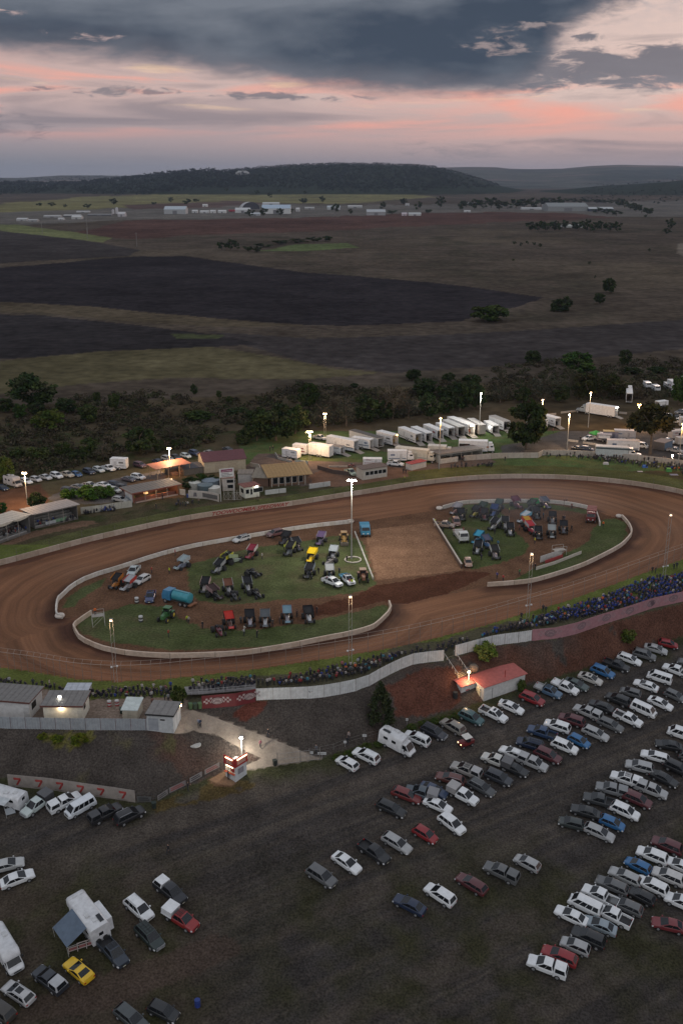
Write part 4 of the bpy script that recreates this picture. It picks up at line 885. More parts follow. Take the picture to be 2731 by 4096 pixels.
car('N',1245,652,125,102,'ute_box',(.26,.025,.025),'red pickup with a white canopy on its tray',WHITE,('rack',))
car('N',1185,452,115,98,'ute_canopy',(.022,.024,.03),'black pickup with a white canopy beyond the red pickup',WHITE)
car('N',1145,1285,120,66,'hatch',(.02,.022,.025),'black hatchback with pink tail lights near the blue drum')
car('N',912,1335,110,88,'wagon',(.06,.07,.075),'dark grey wagon at the bottom of the lowest row')
for i,(x,y,kd,cc,nm)in enumerate([(1290,3500,'suv',GREY,'grey SUV'),(1390,3452,'sedan',WHITE,'white sedan'),(1490,3410,'ute',DARK,'black pickup'),(1590,3372,'wagon',SILVER,'silver wagon'),(1700,3330,'hatch',RED,'red hatchback'),(1800,3290,'suv',WHITE,'white SUV')]):
 car('s',x,y,95,60,kd,cc,f'{nm} in the short middle row, {ordw(i)} from its lower end',group='cars in the short middle row')
for i,(x,y,kd,cc,nm)in enumerate([(1640,3620,'sedan',NAVY,'navy sedan'),(1760,3572,'suv',WHITE,'white SUV'),(1880,3530,'wagon',MAROON,'maroon wagon'),(2000,3490,'ute_canopy',GREY,'grey canopy pickup'),(2110,3452,'hatch',SILVER,'silver hatchback')]):
 car('s',x,y,-100,-58,kd,cc,f'{nm} in the lower back row, {ordw(i)} from its lower end',group='cars in the lower back row')
 # ---- left, before the banner with red figures
car('L',265,548,-110,70,'ute_box',(.48,.55,.54),'pale green-white pickup with a raised canopy lid and dark bull bar',(.07,.07,.075),('bullbar',))
car('L',452,540,120,-58,'ute_canopy',WHITE,'white pickup with a white canopy parked tail-out beside the white van',WHITE)
car('L',565,565,-115,66,'van',(.66,.70,.75),'white van with dark side windows before the red-figured banner')
car('L',748,605,122,-60,'ute_canopy',(.025,.025,.028),'black pickup with a dark canopy beside the white van',(.04,.04,.045))
car('L',910,622,112,-52,'suv',(.022,.022,.025),'black SUV with pale alloy wheels at the end of the banner row',extra=('rails',))
# ---- far grass lot, front row against the bushes and second row by the gravel lane
FR=[(20,520,'sedan',NAVY,'navy sedan'),(280,450,'wagon',WHITE,'white wagon'),(385,430,'hatch',(.5,.5,.52),'pale hatchback'),(485,410,'sedan',(.48,.49,.5),'pale silver sedan'),(590,395,'suv',WHITE,'white SUV'),(700,387,'ute',CREAM,'cream pickup'),(805,380,'hatch',(.03,.09,.22),'blue hatchback'),(935,357,'suv',(.02,.03,.06),'dark blue SUV'),(1032,332,'wagon',(.5,.54,.55),'pale wagon'),(1145,317,'ute',WHITE,'white pickup'),(1470,287,'suv',(.10,.05,.07),'plum SUV')]
for i,(x,y,kd,cc,nm)in enumerate(FR):car('A',x,y,95,26,kd,cc,f'{nm} in the far bush-side row, {ordw(i)} from the left',group='cars in the far grass lot',depth=1)
FR2=[(355,250,'sedan',NAVY,'navy sedan'),(442,222,'suv',SILVER,'silver SUV'),(527,207,'ute',(.06,.06,.06),'dark pickup'),(642,187,'hatch',(.55,.62,.64),'white hatchback'),(725,162,'suv',(.04,.06,.12),'blue-grey SUV'),(890,157,'sedan',(.25,.25,.24),'grey sedan'),(1085,122,'sedan',(.04,.045,.055),'black sedan')]
for i,(x,y,kd,cc,nm)in enumerate(FR2):car('B',x,y,95,28,kd,cc,f'{nm} in the row behind the cream shed, {ordw(i)} from the left',group='cars in the far grass lot',depth=1)
FR3=[(720,552,'suv',(.05,.05,.055),'dark SUV'),(830,512,'sedan',(.2,.2,.2),'grey sedan'),(945,500,'ute',(.5,.5,.48),'white pickup'),(1090,490,'sedan',WHITE,'white sedan'),(1200,482,'wagon',(.02,.03,.06),'navy wagon'),(1185,550,'suv',(.5,.52,.5),'pale SUV'),(1290,522,'suv',(.05,.05,.055),'charcoal SUV'),(1340,432,'sedan',(.09,.08,.10),'grey sedan with a pink tail light'),(1452,412,'suv',WHITE,'white SUV'),(1255,645,'wagon',(.35,.36,.36),'silver wagon')]
for i,(x,y,kd,cc,nm)in enumerate(FR3):car('A',x,y,95,18,kd,cc,f'{nm} in the far gravel-side row, {ordw(i)} from the left',group='cars in the far grass lot',depth=1)
car('B',500,465,95,20,'hatch',(.05,.05,.055),'dark hatchback behind the brown canteen roof',group='cars in the far grass lot',depth=1)
# ================================================================ SPRINT CARS
def sprint_proto(wing,kind):
 key=('sprint',wing,kind)
 if key in PROTO:return PROTO[key]
 P_=[];k=(.5,)*3
 b=MB()
 rg=lambda x,w_,z0,z1:[(x,w_,z0),(x,w_,z1-.08),(x,w_*.6,z1),(x,-w_*.6,z1),(x,-w_,z1-.08),(x,-w_,z0)]
 b.loft([rg(-.95,.34,.32,.80),rg(-.6,.38,.28,.95),(rg(.25,.38,.28,.92)),rg(.9,.30,.28,.78),rg(1.35,.24,.30,.66),rg(1.72,.12,.34,.52)],k)
 P_.append(part('body',b,'paint','a',smooth=35))
 t=MB();t.loft([rg(-1.0,.33,.45,.98),rg(-1.45,.36,.42,1.0),rg(-1.8,.22,.50,.9)],k);P_.append(part('fuel_tank',t,'wing','b',smooth=35))
 cg=MB()
 for y in(-.36,.36):
  cg.tube([(-.75,y,.9),(-.62,y*.8,1.42),(.1,y*.8,1.40),(.55,y,.85)],.028,6);cg.tube([(-.62,y*.8,1.42),(-1.2,y*.8,.8)],.024,6);cg.tube([(.55,y,.85),(1.3,y*.8,.62)],.022,6)
 for x in(-.62,.1):cg.cyl((x,-.29,1.41),(x,.29,1.41),.028,.028,6)
 cg.cyl((-1.02,-.95,.46),(-1.02,.95,.46),.05,.05,6);cg.cyl((1.2,-.8,.34),(1.2,.8,.34),.035,.035,6)
 P_.append(part('roll_cage',cg,'paint','c'))
 P_.append(part('driver_seat',MB().box(-.55,-.40,-.22,.22,.6,1.15).box(-.40,.05,-.22,.22,.55,.66),'dark',smooth=None))
 for x,y,r,w_ in((-1.02,.80,.50,.46),(-1.02,-.84,.53,.52),(1.2,.78,.36,.26),(1.2,-.78,.36,.26)):wp=wheel_parts(x,y,r,w_,r*.5);wp['subs'][0]['mesh'].materials[0]=MAT['dark'];P_.append(wp)
 if wing:
  w_=MB();w_.hexa([(-1.4,-.82,2.20),(.45,-.82,1.62),(.45,.82,1.62),(-1.4,.82,2.20),(-1.4,-.82,2.25),(.45,-.82,1.69),(.45,.82,1.69),(-1.4,.82,2.25)],k)
  for y in(-.3,.3):w_.cyl((-.55,y,1.38),(-.45,y,1.80),.03,.03,6)
  w_.box(-1.43,-1.4,-.82,.82,2.22,2.36,k)
  P_.append(part('top_wing',w_,'wing','b',smooth=None))
  for y in(-.84,.84):
   P_.append(part('side_board',MB().hexa([(-1.5,y-.012,1.62),(.55,y-.012,1.28),(.55,y+.012,1.28),(-1.5,y+.012,1.62),(-1.5,y-.012,2.45),(.55,y-.012,1.96),(.55,y+.012,1.96),(-1.5,y+.012,2.45)]),'wing','d',smooth=None))
  f=MB();f.hexa([(1.55,-.45,.66),(2.1,-.45,.52),(2.1,.45,.52),(1.55,.45,.66),(1.55,-.45,.69),(2.1,-.45,.55),(2.1,.45,.55),(1.55,.45,.69)],k)
  for y in(-.46,.46):f.box(1.45,2.15,y-.01,y+.01,.42,.82,k)
  f.cyl((1.4,0,.45),(1.8,0,.6),.04,.04,6);P_.append(part('front_wing',f,'paint','b',smooth=None))
 else:
  f=MB();f.cyl((1.72,-.34,.36),(1.72,.34,.36),.03,.03,6);f.cyl((-1.9,-.45,.5),(-1.9,.45,.5),.03,.03,6);f.cyl((-1.9,-.4,.5),(-1.0,-.3,.5),.025,.025,6);f.cyl((-1.9,.4,.5),(-1.0,.3,.5),.025,.025,6);P_.append(part('nerf_bar',f,'paint','c'))
  a=MB();a.box(.55,.95,-.2,.2,.9,1.0,k);P_.append(part('air_scoop',a,'dark',smooth=None))
 PROTO[key]=P_
 return P_
def sprint(k,x,y,dx,dy,body,wing,label,side=None,frame=DARK,has_wing=True,group='sprint cars on the infield'):
 px,py=c(k,x,y);p=G(px,py,.85);f=G(px+dx*.2,py+dy*.2)-G(px-dx*.2,py-dy*.2);p.z=h(p.x,p.y)
 inst(sprint_proto(has_wing,0),'sprint_car',p,orient(p,f),label,'race car',group,dict(a=body,b=wing,c=frame,d=side or wing),2,(1.16,1.16,1.16))
BK=(.02,.02,.023);W_=(.5,.51,.53)
sprint('F',170,740,-70,50,(.42,.16,.03),BK,'orange sprint car with a black wing beside the inner wall',(.4,.15,.03))
sprint('F',300,760,-90,50,(.30,.30,.32),(.35,.36,.38),'silver sprint car parked nose to the dirt by two white utes',(.4,.06,.05))
sprint('F',862,545,-90,40,(.16,.18,.24),(.28,.34,.36),'grey-blue sprint car with its wing raised, alone on the dirt',(.33,.36,.38))
sprint('F',1240,585,-90,60,(.30,.31,.32),BK,'white and black sprint car beside one with yellow wing tips',(.25,.26,.27))
sprint('F',1310,505,-80,30,BK,(.03,.03,.03),'black sprint car with yellow wing tips',(.45,.42,.05))
sprint('F',1400,490,90,-20,(.28,.33,.28),BK,'black winged sprint car with pale green stripes',(.3,.36,.22))
sprint('F',1100,780,-40,70,(.30,.26,.25),BK,'sprint car with black wing and red number panel in the middle trio',(.42,.30,.29))
sprint('F',1200,855,80,40,BK,(.05,.03,.03),'dark sprint car front right of the middle trio',(.30,.20,.20))
sprint('F',1345,800,30,80,(.33,.33,.34),(.14,.06,.04),'sprint car with brown wing and white side boards',W_)
sprint('F',1400,860,40,60,BK,BK,'wingless black car beside the brown-winged sprint car',has_wing=False)
sprint('F',1545,775,30,80,(.30,.31,.33),BK,'sprint car with white side boards behind the black midget',W_)
sprint('F',1245,1225,40,60,(.12,.02,.03),BK,'wingless dark red car at the left end of the bottom line',has_wing=False)
sprint('F',1355,1150,30,80,(.10,.05,.04),(.45,.04,.03),'sprint car with a bright red wing in the bottom line',BK)
sprint('G',145,430,-70,60,(.20,.06,.06),(.22,.03,.05),'maroon winged sprint car beside a man in pale shirt',(.45,.43,.42))
sprint('G',168,625,70,20,BK,BK,'wingless black car alone in the middle of the grass',has_wing=False)
sprint('G',195,840,70,40,BK,(.03,.03,.03),'black car at the front of the white-boarded pair',has_wing=False)
sprint('G',500,285,-60,50,(.04,.04,.05),BK,'black sprint car with a steep wing near the maroon wagon')
sprint('G',545,400,-60,60,(.10,.11,.12),BK,'black sprint car in the upper huddle with yellow nose',(.30,.30,.10))
sprint('G',620,350,60,60,BK,BK,'black sprint car with silver wing edge in the upper huddle',(.25,.26,.27))
sprint('G',870,290,-50,60,(.10,.09,.13),(.12,.08,.16),'purple-black sprint car with lit headlamps before it',(.3,.27,.33))
sprint('G',775,465,-50,60,(.70,.45,.02),(.80,.55,.02),'bright yellow winged sprint car',(.75,.50,.02))
sprint('G',1000,440,-50,90,(.20,.21,.24),(.30,.33,.36),'silver sprint car with its wing tilted up near the tall lamp mast',(.4,.42,.44))
sprint('G',965,500,-70,40,(.22,.2,.2),(.2,.2,.2),'wingless grey car in front of the silver tilted-wing car',has_wing=False)
sprint('G',750,630,-40,60,BK,BK,'black sprint car on the grass left of the two white utes',(.22,.26,.30))
sprint('G',965,640,20,90,(.04,.06,.07),(.38,.39,.39),'dark sprint car with a white wing behind the white utes',(.45,.46,.47))
sprint('G',130,1130,10,90,(.35,.33,.38),BK,'sprint car with white body and black wing in the bottom line',BK)
sprint('G',290,1130,0,100,(.42,.43,.45),(.10,.11,.12),'silver sprint car with a dark grey wing in the bottom line',(.3,.31,.32))
sprint('G',520,1090,10,90,(.28,.26,.28),(.16,.26,.32),'sprint car with a pale blue wing top and red boards in the bottom line',(.32,.05,.04))
sprint('G',745,1090,40,100,(.50,.51,.53),BK,'white-bodied sprint car at the right end of the bottom line',BK)
for(x,y,dx,dy,b,w_,s_,lb)in[(215,160,-60,30,(.22,.12,.11),(.30,.28,.30),(.4,.4,.42),'sprint car with a pink-grey raised wing by the right infield tyre'),(250,200,20,60,BK,BK,BK,'black sprint car beside the pink-grey winged one'),(395,155,-60,40,(.05,.08,.05),(.03,.05,.04),(.10,.20,.09),'dark green sprint car with green striped boards'),(410,200,20,60,(.12,.03,.03),BK,(.10,.02,.02),'dark maroon sprint car in front of the dark green one'),(350,180,-60,40,(.30,.26,.04),BK,BK,'black and yellow sprint car with a lit lamp'),(510,135,-50,60,(.06,.12,.10),(.03,.06,.05),BK,'blackish green sprint car with a raised wing in the smoke'),(478,172,-40,60,(.05,.10,.26),(.05,.10,.28),(.06,.12,.3),'blue sprint car in the smoke'),(635,115,60,40,(.12,.02,.05),(.20,.02,.07),(.22,.03,.08),'crimson sprint car with raised wing near the white wall'),(735,135,-60,30,BK,(.04,.05,.04),(.05,.06,.05),'black sprint car beside the bright green one'),(765,132,40,60,(.06,.22,.08),(.05,.42,.14),(.05,.4,.14),'bright green winged sprint car'),(835,118,60,40,(.14,.09,.16),(.09,.10,.13),(.3,.27,.33),'purple-grey sprint car in the smoke near the white wall'),(772,190,30,60,(.05,.06,.06),BK,(.06,.08,.08),'black sprint car between the green one and the white-blue one'),(885,225,10,80,(.18,.18,.19),BK,BK,'black winged sprint car on the brown loop'),(690,220,-60,20,(.45,.48,.5),(.5,.53,.56),(.16,.40,.52),'white sprint car with light blue graphics in the huddle'),(715,260,60,40,(.48,.12,.03),(.55,.30,.03),(.5,.06,.04),'orange and red sprint car behind the black ones'),(735,290,60,40,(.33,.06,.08),(.45,.04,.05),(.4,.36,.38),'red and white sprint car in the lower huddle'),(785,330,20,80,BK,BK,(.2,.2,.2),'black sprint car nearest the brown loop in the lower huddle'),(880,320,10,70,(.06,.07,.07),(.30,.32,.32),(.34,.36,.36),'dark sprint car with pale boards below the loop'),(962,290,10,80,(.12,.11,.13),BK,(.05,.05,.05),'black sprint car with two crew beside it on the loop'),(478,268,-60,40,(.33,.34,.34),BK,W_,'sprint car with white boards left of the centre trio'),(555,260,10,70,(.30,.3,.3),BK,W_,'sprint car with tall white boards in the centre trio'),(590,305,20,70,(.38,.38,.4),BK,(.42,.41,.43),'white-nosed sprint car at the front of the centre trio'),(365,360,-60,40,(.04,.16,.28),(.06,.30,.45),(.05,.25,.4),'bright blue sprint car behind the white tray truck'),(430,390,50,40,(.05,.12,.26),(.20,.20,.30),(.06,.22,.4),'blue and mauve sprint car beside the bright blue one'),(365,432,-20,60,(.36,.37,.38),BK,W_,'white-boarded sprint car at the front of the blue group'),(485,465,40,60,(.28,.24,.26),(.03,.03,.03),(.40,.41,.40),'sprint car with pale wing and pink nose near the lamp mast')]:
 dim=lambda q:tuple(v*(.45 if max(q)-min(q)>.08 and max(q)<.45 else .9)for v in q)
 sprint('H',x,y,dx,dy,b,dim(w_),lb,dim(s_))
 # ================================================================ SHEETS, WALLS AND FENCES
def sheet(name,px_poly,col,mat,dz=.03,cuts=3,kind='structure',zfix=None):
 pts=[Pz(x,y,zfix)if zfix is not None else G(x,y)for x,y in px_poly]
 bm=bmesh.new();f=bm.faces.new([bm.verts.new((p.x,p.y,0))for p in pts]);bmesh.ops.triangulate(bm,faces=[f])
 for _ in range(cuts):bmesh.ops.subdivide_edges(bm,edges=[e for e in bm.edges if e.calc_length()>1.2],cuts=1)
 bmesh.ops.triangulate(bm,faces=bm.faces)
 for v in bm.verts:v.co.z=h(v.co.x,v.co.y)+dz
 bmesh.ops.recalc_face_normals(bm,faces=bm.faces)
 if sum(f.normal.z for f in bm.faces)<0:bmesh.ops.reverse_faces(bm,faces=bm.faces)
 me=bpy.data.meshes.new(name);bm.to_mesh(me);bm.free();me.materials.append(MAT[mat])
 at=me.color_attributes.new('Col','FLOAT_COLOR','POINT')
 at.data.foreach_set('color',np.tile(np.array((*col,1),np.float32),len(me.vertices)))
 o=bpy.data.objects.new(name,me);COL.objects.link(o)
 if kind:o['kind']=kind
 return o
sheet('path',PATH,(.255,.215,.178),'concrete',.05,6)
sheet('doorway_paving',cl('I',(1215,935),(1350,892),(1300,860),(1200,905)),(.30,.25,.20),'concrete',.06,4)
sheet('booth_paving',cl('Z',(140,1060),(390,920),(640,1000),(580,1080),(500,1150),(300,1130)),(.24,.15,.095),'concrete',.05,4)
def resample(P,step):
 out=[P[0]];
 for a,b in zip(P,P[1:]):
  n=max(1,int((b-a).length/step))
  for i in range(1,n+1):out.append(a.lerp(b,i/n))
 return out
def smooth_line(P,n=2):
 for _ in range(n):
  Q=[P[0]]
  for a,b in zip(P,P[1:]):Q+=[a.lerp(b,.25),a.lerp(b,.75)]
  P=Q+[P[-1]]
 return P
def wall_mb(P,hh,t,col,z=None,joint=None,jcol=(.10,.07,.05),stain=None):
 """a wall of thickness t along P (world points at its foot), with dark vertical joints every few metres"""
 mb=MB();n=len(P);nor=[]
 for i in range(n):
  a=P[max(i-1,0)];b=P[min(i+1,n-1)];d=Vector((b.x-a.x,b.y-a.y,0)).normalized();nor.append(Vector((-d.y,d.x,0)))
 rings=[]
 for p,q in zip(P,nor):
  z0=p.z if z is None else z
  rings.append([(p.x+q.x*t/2,p.y+q.y*t/2,z0-.15),(p.x+q.x*t/2,p.y+q.y*t/2,z0+hh),(p.x-q.x*t/2,p.y-q.y*t/2,z0+hh),(p.x-q.x*t/2,p.y-q.y*t/2,z0-.15)])
 r=random.Random(n)
 for a,b in zip(rings,rings[1:]):
  cc=col
  if stain:k=r.uniform(stain,1.0);cc=(col[0]*k,col[1]*k*(.97 if k<.9 else 1),col[2]*k*(.93 if k<.9 else 1))
  mb.loft([a,b],cc)
 if joint:
  acc=0
  for i in range(1,n):
   acc+=(P[i]-P[i-1]).length
   if acc>joint:
    acc=0;p,q=P[i],nor[i];d=Vector((q.y,-q.x,0));z0=p.z if z is None else z
    for s_ in(1,-1):
     o=p+q*(s_*(t/2+.012));mb.quad((o.x-d.x*.06,o.y-d.y*.06,z0),(o.x+d.x*.06,o.y+d.y*.06,z0),(o.x+d.x*.06,o.y+d.y*.06,z0+hh),(o.x-d.x*.06,o.y-d.y*.06,z0+hh),jcol)
 return mb
def text_pts(s_,shear=0.0):
 """flat triangles of a word: (verts xy, faces), height 1"""
 cu=bpy.data.curves.new('lettering','FONT');cu.body=s_;cu.size=1.4;cu.shear=shear;cu.offset=.03;cu.resolution_u=3
 o=bpy.data.objects.new('lettering',cu);COL.objects.link(o);dg=bpy.context.evaluated_depsgraph_get()
 me=bpy.data.meshes.new_from_object(o.evaluated_get(dg));v=[(q.co.x,q.co.y)for q in me.vertices];f=[tuple(p.vertices)for p in me.polygons]
 bpy.data.objects.remove(o);bpy.data.curves.remove(cu);bpy.data.meshes.remove(me);return v,f
def word_on(mb,s_,at,width,height,col,shear=0.0):
 """letters mapped by at(s, t) -> world point: s metres along, t metres up"""
 v,f=text_pts(s_,shear);x0=min(a for a,_ in v);x1=max(a for a,_ in v);y1=max(b for _,b in v)
 mb.add([at((a-x0)/(x1-x0)*width,b/y1*height)for a,b in v],f,col)
 # outer concrete wall, far side, with the red lettering
FW=resample(smooth_line([Pz(*p)for p in far_edge]),2.0)
ow=wall_mb(FW,1.35,.28,(.42,.34,.28),0.0,4.6,(.20,.15,.12),.78).build('track_wall','matte')
tag(ow,'long curved concrete wall round the far side of the dirt track','wall')
def along(P,start_px):
 s0=Pz(*start_px);L=[0]
 for a,b in zip(P,P[1:]):L.append(L[-1]+(b-a).length)
 i0=min(range(len(P)),key=lambda i:(P[i]-s0).length);base=L[i0]
 def at(s_,t,off=.165):
  q=base+s_;i=min(max(np.searchsorted(L,q)-1,0),len(P)-2);k=(q-L[i])/max(L[i+1]-L[i],1e-6);a,b=P[i],P[i+1];p=a.lerp(b,k)
  d=(b-a).normalized();n=Vector((d.y,-d.x,0));return(p.x+n.x*off,p.y+n.y*off,t)
 return at,base,L
at,_,_=along(FW,c('d',495,1184))
wl=(Pz(*c('d',670,1160))-Pz(*c('d',495,1184))).length
lt=MB();word_on(lt,'TOOWOOMBA SPEEDWAY',lambda s_,t:at(s_,.17+t),wl,1.0,(.25,.018,.016),.35)
lo=lt.build('lettering','matte',ow);lo['label']='red slanted letters reading TOOWOOMBA SPEEDWAY'
# inner walls
IWC=(.56,.52,.47)
for nm,P,lab,cc in(('inner_wall',W1,'white inner wall along the back of the left infield',(.56,.53,.49)),('inner_wall',W2,'dusty cream inner wall curving round the near side of the left infield',(.56,.45,.36)),('inner_wall',W3+[Pz(*p)for p in w3b_px[1:]],'white inner wall along the back of the right infield',(.55,.52,.48)),('inner_wall',W4,'dusty cream inner wall curving round the right end of the infield',(.56,.46,.38))):
 o=wall_mb(resample(smooth_line(P,1),1.5),.98,.32,cc,0.0,7.5,(.25,.2,.16),.86).build(nm,'matte');tag(o,lab,'wall','inner walls of the track')
 if 'right end' in lab:
  P4=resample(smooth_line(P,1),1.5);L=[0]
  for a,b in zip(P4,P4[1:]):L.append(L[-1]+(b-a).length)
  at4,_,_=along(P4,c('H',1128,528))
  for i,(s0,wd,cc2)in enumerate(((0,3.0,(.05,.03,.03)),(3.6,4.6,(.045,.025,.03)))):
   bd=MB();q=[at4(s0,.12,.18),at4(s0+wd,.12,.18),at4(s0+wd,.84,.18),at4(s0,.84,.18)];bd.quad(*q,cc2)
   for j in range(3):bd.quad(at4(s0+.5,.22+j*.2,.19),at4(s0+wd-.5-j*.3,.22+j*.2,.19),at4(s0+wd-.5-j*.3,.31+j*.2,.19),at4(s0+.5,.31+j*.2,.19),(.32,.3,.3))
   bd.build('sponsor_board','matte',o)
at,_,_=along(resample(smooth_line(W4,1),1.5),c('H',1368,212))
# big white marker tyres at the wall ends
def torus_mb(R,r,hh,col,n=20,m_=8):
 mb=MB();rings=[]
 for i in range(n+1):
  a=2*PI*i/n;rings.append([((R+r*math.cos(2*PI*j/m_))*math.cos(a),(R+r*math.cos(2*PI*j/m_))*math.sin(a),hh/2+hh/2*math.sin(2*PI*j/m_))for j in range(m_)])
 mb.loft(rings,col,caps=False);return mb
for k,x,y,R,lab in(('I',420,120,.95,'big white tractor tyre marking the left end of the back inner wall'),('H',98,152,.85,'big white tractor tyre marking the left end of the right infield wall'),('H',1347,208,.8,'big white tractor tyre at the tip of the right curved wall'),('d',804,1200,.9,'big white tractor tyre at the end of the back inner wall near the tall mast')):
 p=Pz(*c(k,x,y));t=torus_mb(R*.72,R*.36,.75,(.56,.50,.45)).build('tyre_marker','matte',None,60,p);tag(t,lab,'tyre','marker tyres')
 # centre pad kerbs
lw=wall_mb([Pz(*c('G',1225,215)),Pz(*c('G',1415,700))],.55,.25,(.50,.47,.42),0.0).build('low_wall','matte');tag(lw,'straight low white kerb wall along the left side of the tan pad','wall')
rw=MB();a,b=Pz(*c('H',55,245)),Pz(*c('H',252,565));rw=wall_mb([a,b],1.15,.30,(.085,.055,.045),0.0,3.2);cpm=wall_mb([a,b],.07,.34,(.42,.38,.34),1.15)
r_=rw.build('pit_wall','matte');tag(r_,'straight dark muddy wall with a pale capping along the right side of the tan pad','wall');cpm.build('capping','matte',r_)
# catch fence on the near side: posts, top rail and wires
NE=[Pz(*p)for p in near_edge[::-1]];NE=resample(smooth_line([p+Vector((0,-.4,0))for p in NE if-75<p.x<95]),4.2)
cf=empty('catch_fence',NE[0],0,'tall thin wire catch fence on slim posts along the near straight','fence');o0=NE[0]
w_=MB()
for z in(1.0,1.9,2.8):
 for a,b in zip(NE,NE[1:]):w_.cyl(a-o0+Vector((0,0,z)),b-o0+Vector((0,0,z)),.012,.012,3,(.2,.17,.15),0,False)
w_.build('wires','matte',cf);w_=MB()
for a,b in zip(NE,NE[1:]):w_.cyl(a-o0+Vector((0,0,3.4)),b-o0+Vector((0,0,3.4)),.035,.035,5,(.36,.30,.26),0,False);w_.cyl(a-o0+Vector((0,.9,3.75)),b-o0+Vector((0,.9,3.75)),.022,.022,4,(.36,.30,.26),0,False)
w_.build('top_rail','matte',cf)
pm=MB().cyl((0,0,0),(0,0,3.4),.045,.04,6,(.20,.16,.14)).cyl((0,0,3.4),(0,.9,3.75),.03,.03,5,(.30,.25,.22)).mesh('post','matte')
for p in NE:q=bpy.data.objects.new('post',pm);COL.objects.link(q);q.parent=cf;q.location=p-o0
FF=resample(FW,5.5)[::3]
ff=empty('catch_fence',FF[0],0,'fine dark post and wire fence on the far outside of the track','fence');w_=MB();o0=FF[0]
for a,b in zip(FF,FF[1:]):
 for z in(1.9,2.9):w_.cyl(a-o0+Vector((0,.8,z)),b-o0+Vector((0,.8,z)),.014,.014,3,(.12,.10,.09),0,False)
w_.build('wires','matte',ff);pm2=MB().cyl((0,.8,0),(0,.8,3.0),.04,.035,5,(.12,.10,.09)).mesh('post','matte')
for p in FF:q=bpy.data.objects.new('post',pm2);COL.objects.link(q);q.parent=ff;q.location=p-o0
# sheet-metal boundary fences
def panel_fence(name,P,hh,wpan,col,label,post=(.20,.17,.16),step=True,rib=.22,cat='fence'):
 root=empty(name,P[0],0,label,cat);o0=P[0];L=[0]
 for a,b in zip(P,P[1:]):L.append(L[-1]+(b-a).length)
 n=max(1,round(L[-1]/wpan))
 def pt(s_):
  i=min(max(np.searchsorted(L,s_)-1,0),len(P)-2);k=(s_-L[i])/max(L[i+1]-L[i],1e-6);return P[i].lerp(P[i+1],k)
 for i in range(n):
  a,b=pt(L[-1]*i/n),pt(L[-1]*(i+1)/n);zb=min(a.z,b.z)if step else None;d=(b-a);d.z=0;ln=d.length;d.normalize();nn=Vector((-d.y,d.x,0));mb=MB();m_=max(3,int(ln/rib));k=random.uniform(.92,1.03);cc=tuple(v*k for v in col)
  z0=(a.z+b.z)/2-.15
  for j in range(m_):
   p0=a-o0+d*(ln*j/m_+.03);p1=a-o0+d*(ln*(j+1)/m_-.0);of=nn*(.03 if j%2 else 0)
   q=[p0-nn*.03+of,p1-nn*.03+of,p1+nn*.02+of,p0+nn*.02+of]
   mb.hexa([(v.x,v.y,z0-o0.z)for v in q]+[(v.x,v.y,z0-o0.z+hh)for v in q],cc)
  mb.build('panel','matte',root)
  ps=MB();p0=a-o0;ps.box(p0.x-.04,p0.x+.04,p0.y-.06,p0.y+.05,z0-o0.z-.1,z0-o0.z+hh+.04,post);ps.build('post','matte',root)
 return root
def gp(pxs,z=None):return[Pz(x,y,z)if z is not None else G(x,y)for x,y in pxs]
PF=(.60,.615,.62)
panel_fence('panel_fence',gp(cl('J',(392,523),(575,516),(700,513),(815,505),(930,487),(1040,466),(1148,440),(1205,410),(1260,375),(1320,345),(1375,318),(1430,293),(1482,274))+cl('K',(80,632),(158,622),(240,614)),0.0),2.35,2.9,PF,'pale grey ribbed sheet fence stepping up to the stairs')
panel_fence('panel_fence',gp(cl('K',(303,588),(388,565),(460,545),(530,527),(612,518),(693,508),(726,502)),0.0),2.35,2.9,PF,'pale grey ribbed sheet fence between the stairs and the pink banner')
panel_fence('panel_fence',gp(cl('I',(-120,880),(30,892),(560,900),(1125,905)),0.0),2.15,2.55,(.33,.36,.39),'bluish grey panel fence below the white amenity blocks',(.16,.10,.10))
def banner(P,hh,label,base,emblems,name='banner',z0=.1,mark=None,t=.05):
 """a printed cloth banner stretched along P (world foot points); emblems: metres along"""
 mb=wall_mb(P,hh,t,base,None);root=mb.build(name,'matte');tag(root,label,'banner')
 at_,_,_=along(P,(0,0));L=[0]
 for a,b in zip(P,P[1:]):L.append(L[-1]+(b-a).length)
 def A(s_,tt):
  i=min(max(np.searchsorted(L,s_)-1,0),len(P)-2);k=(s_-L[i])/max(L[i+1]-L[i],1e-6);p=P[i].lerp(P[i+1],k);d=(P[i+1]-P[i]);d.z=0;d.normalize();n=Vector((d.y,-d.x,0));return(p.x+n.x*(t/2+.01),p.y+n.y*(t/2+.01),p.z+tt)
 for e in emblems:mark(root,A,e)
 return root,A
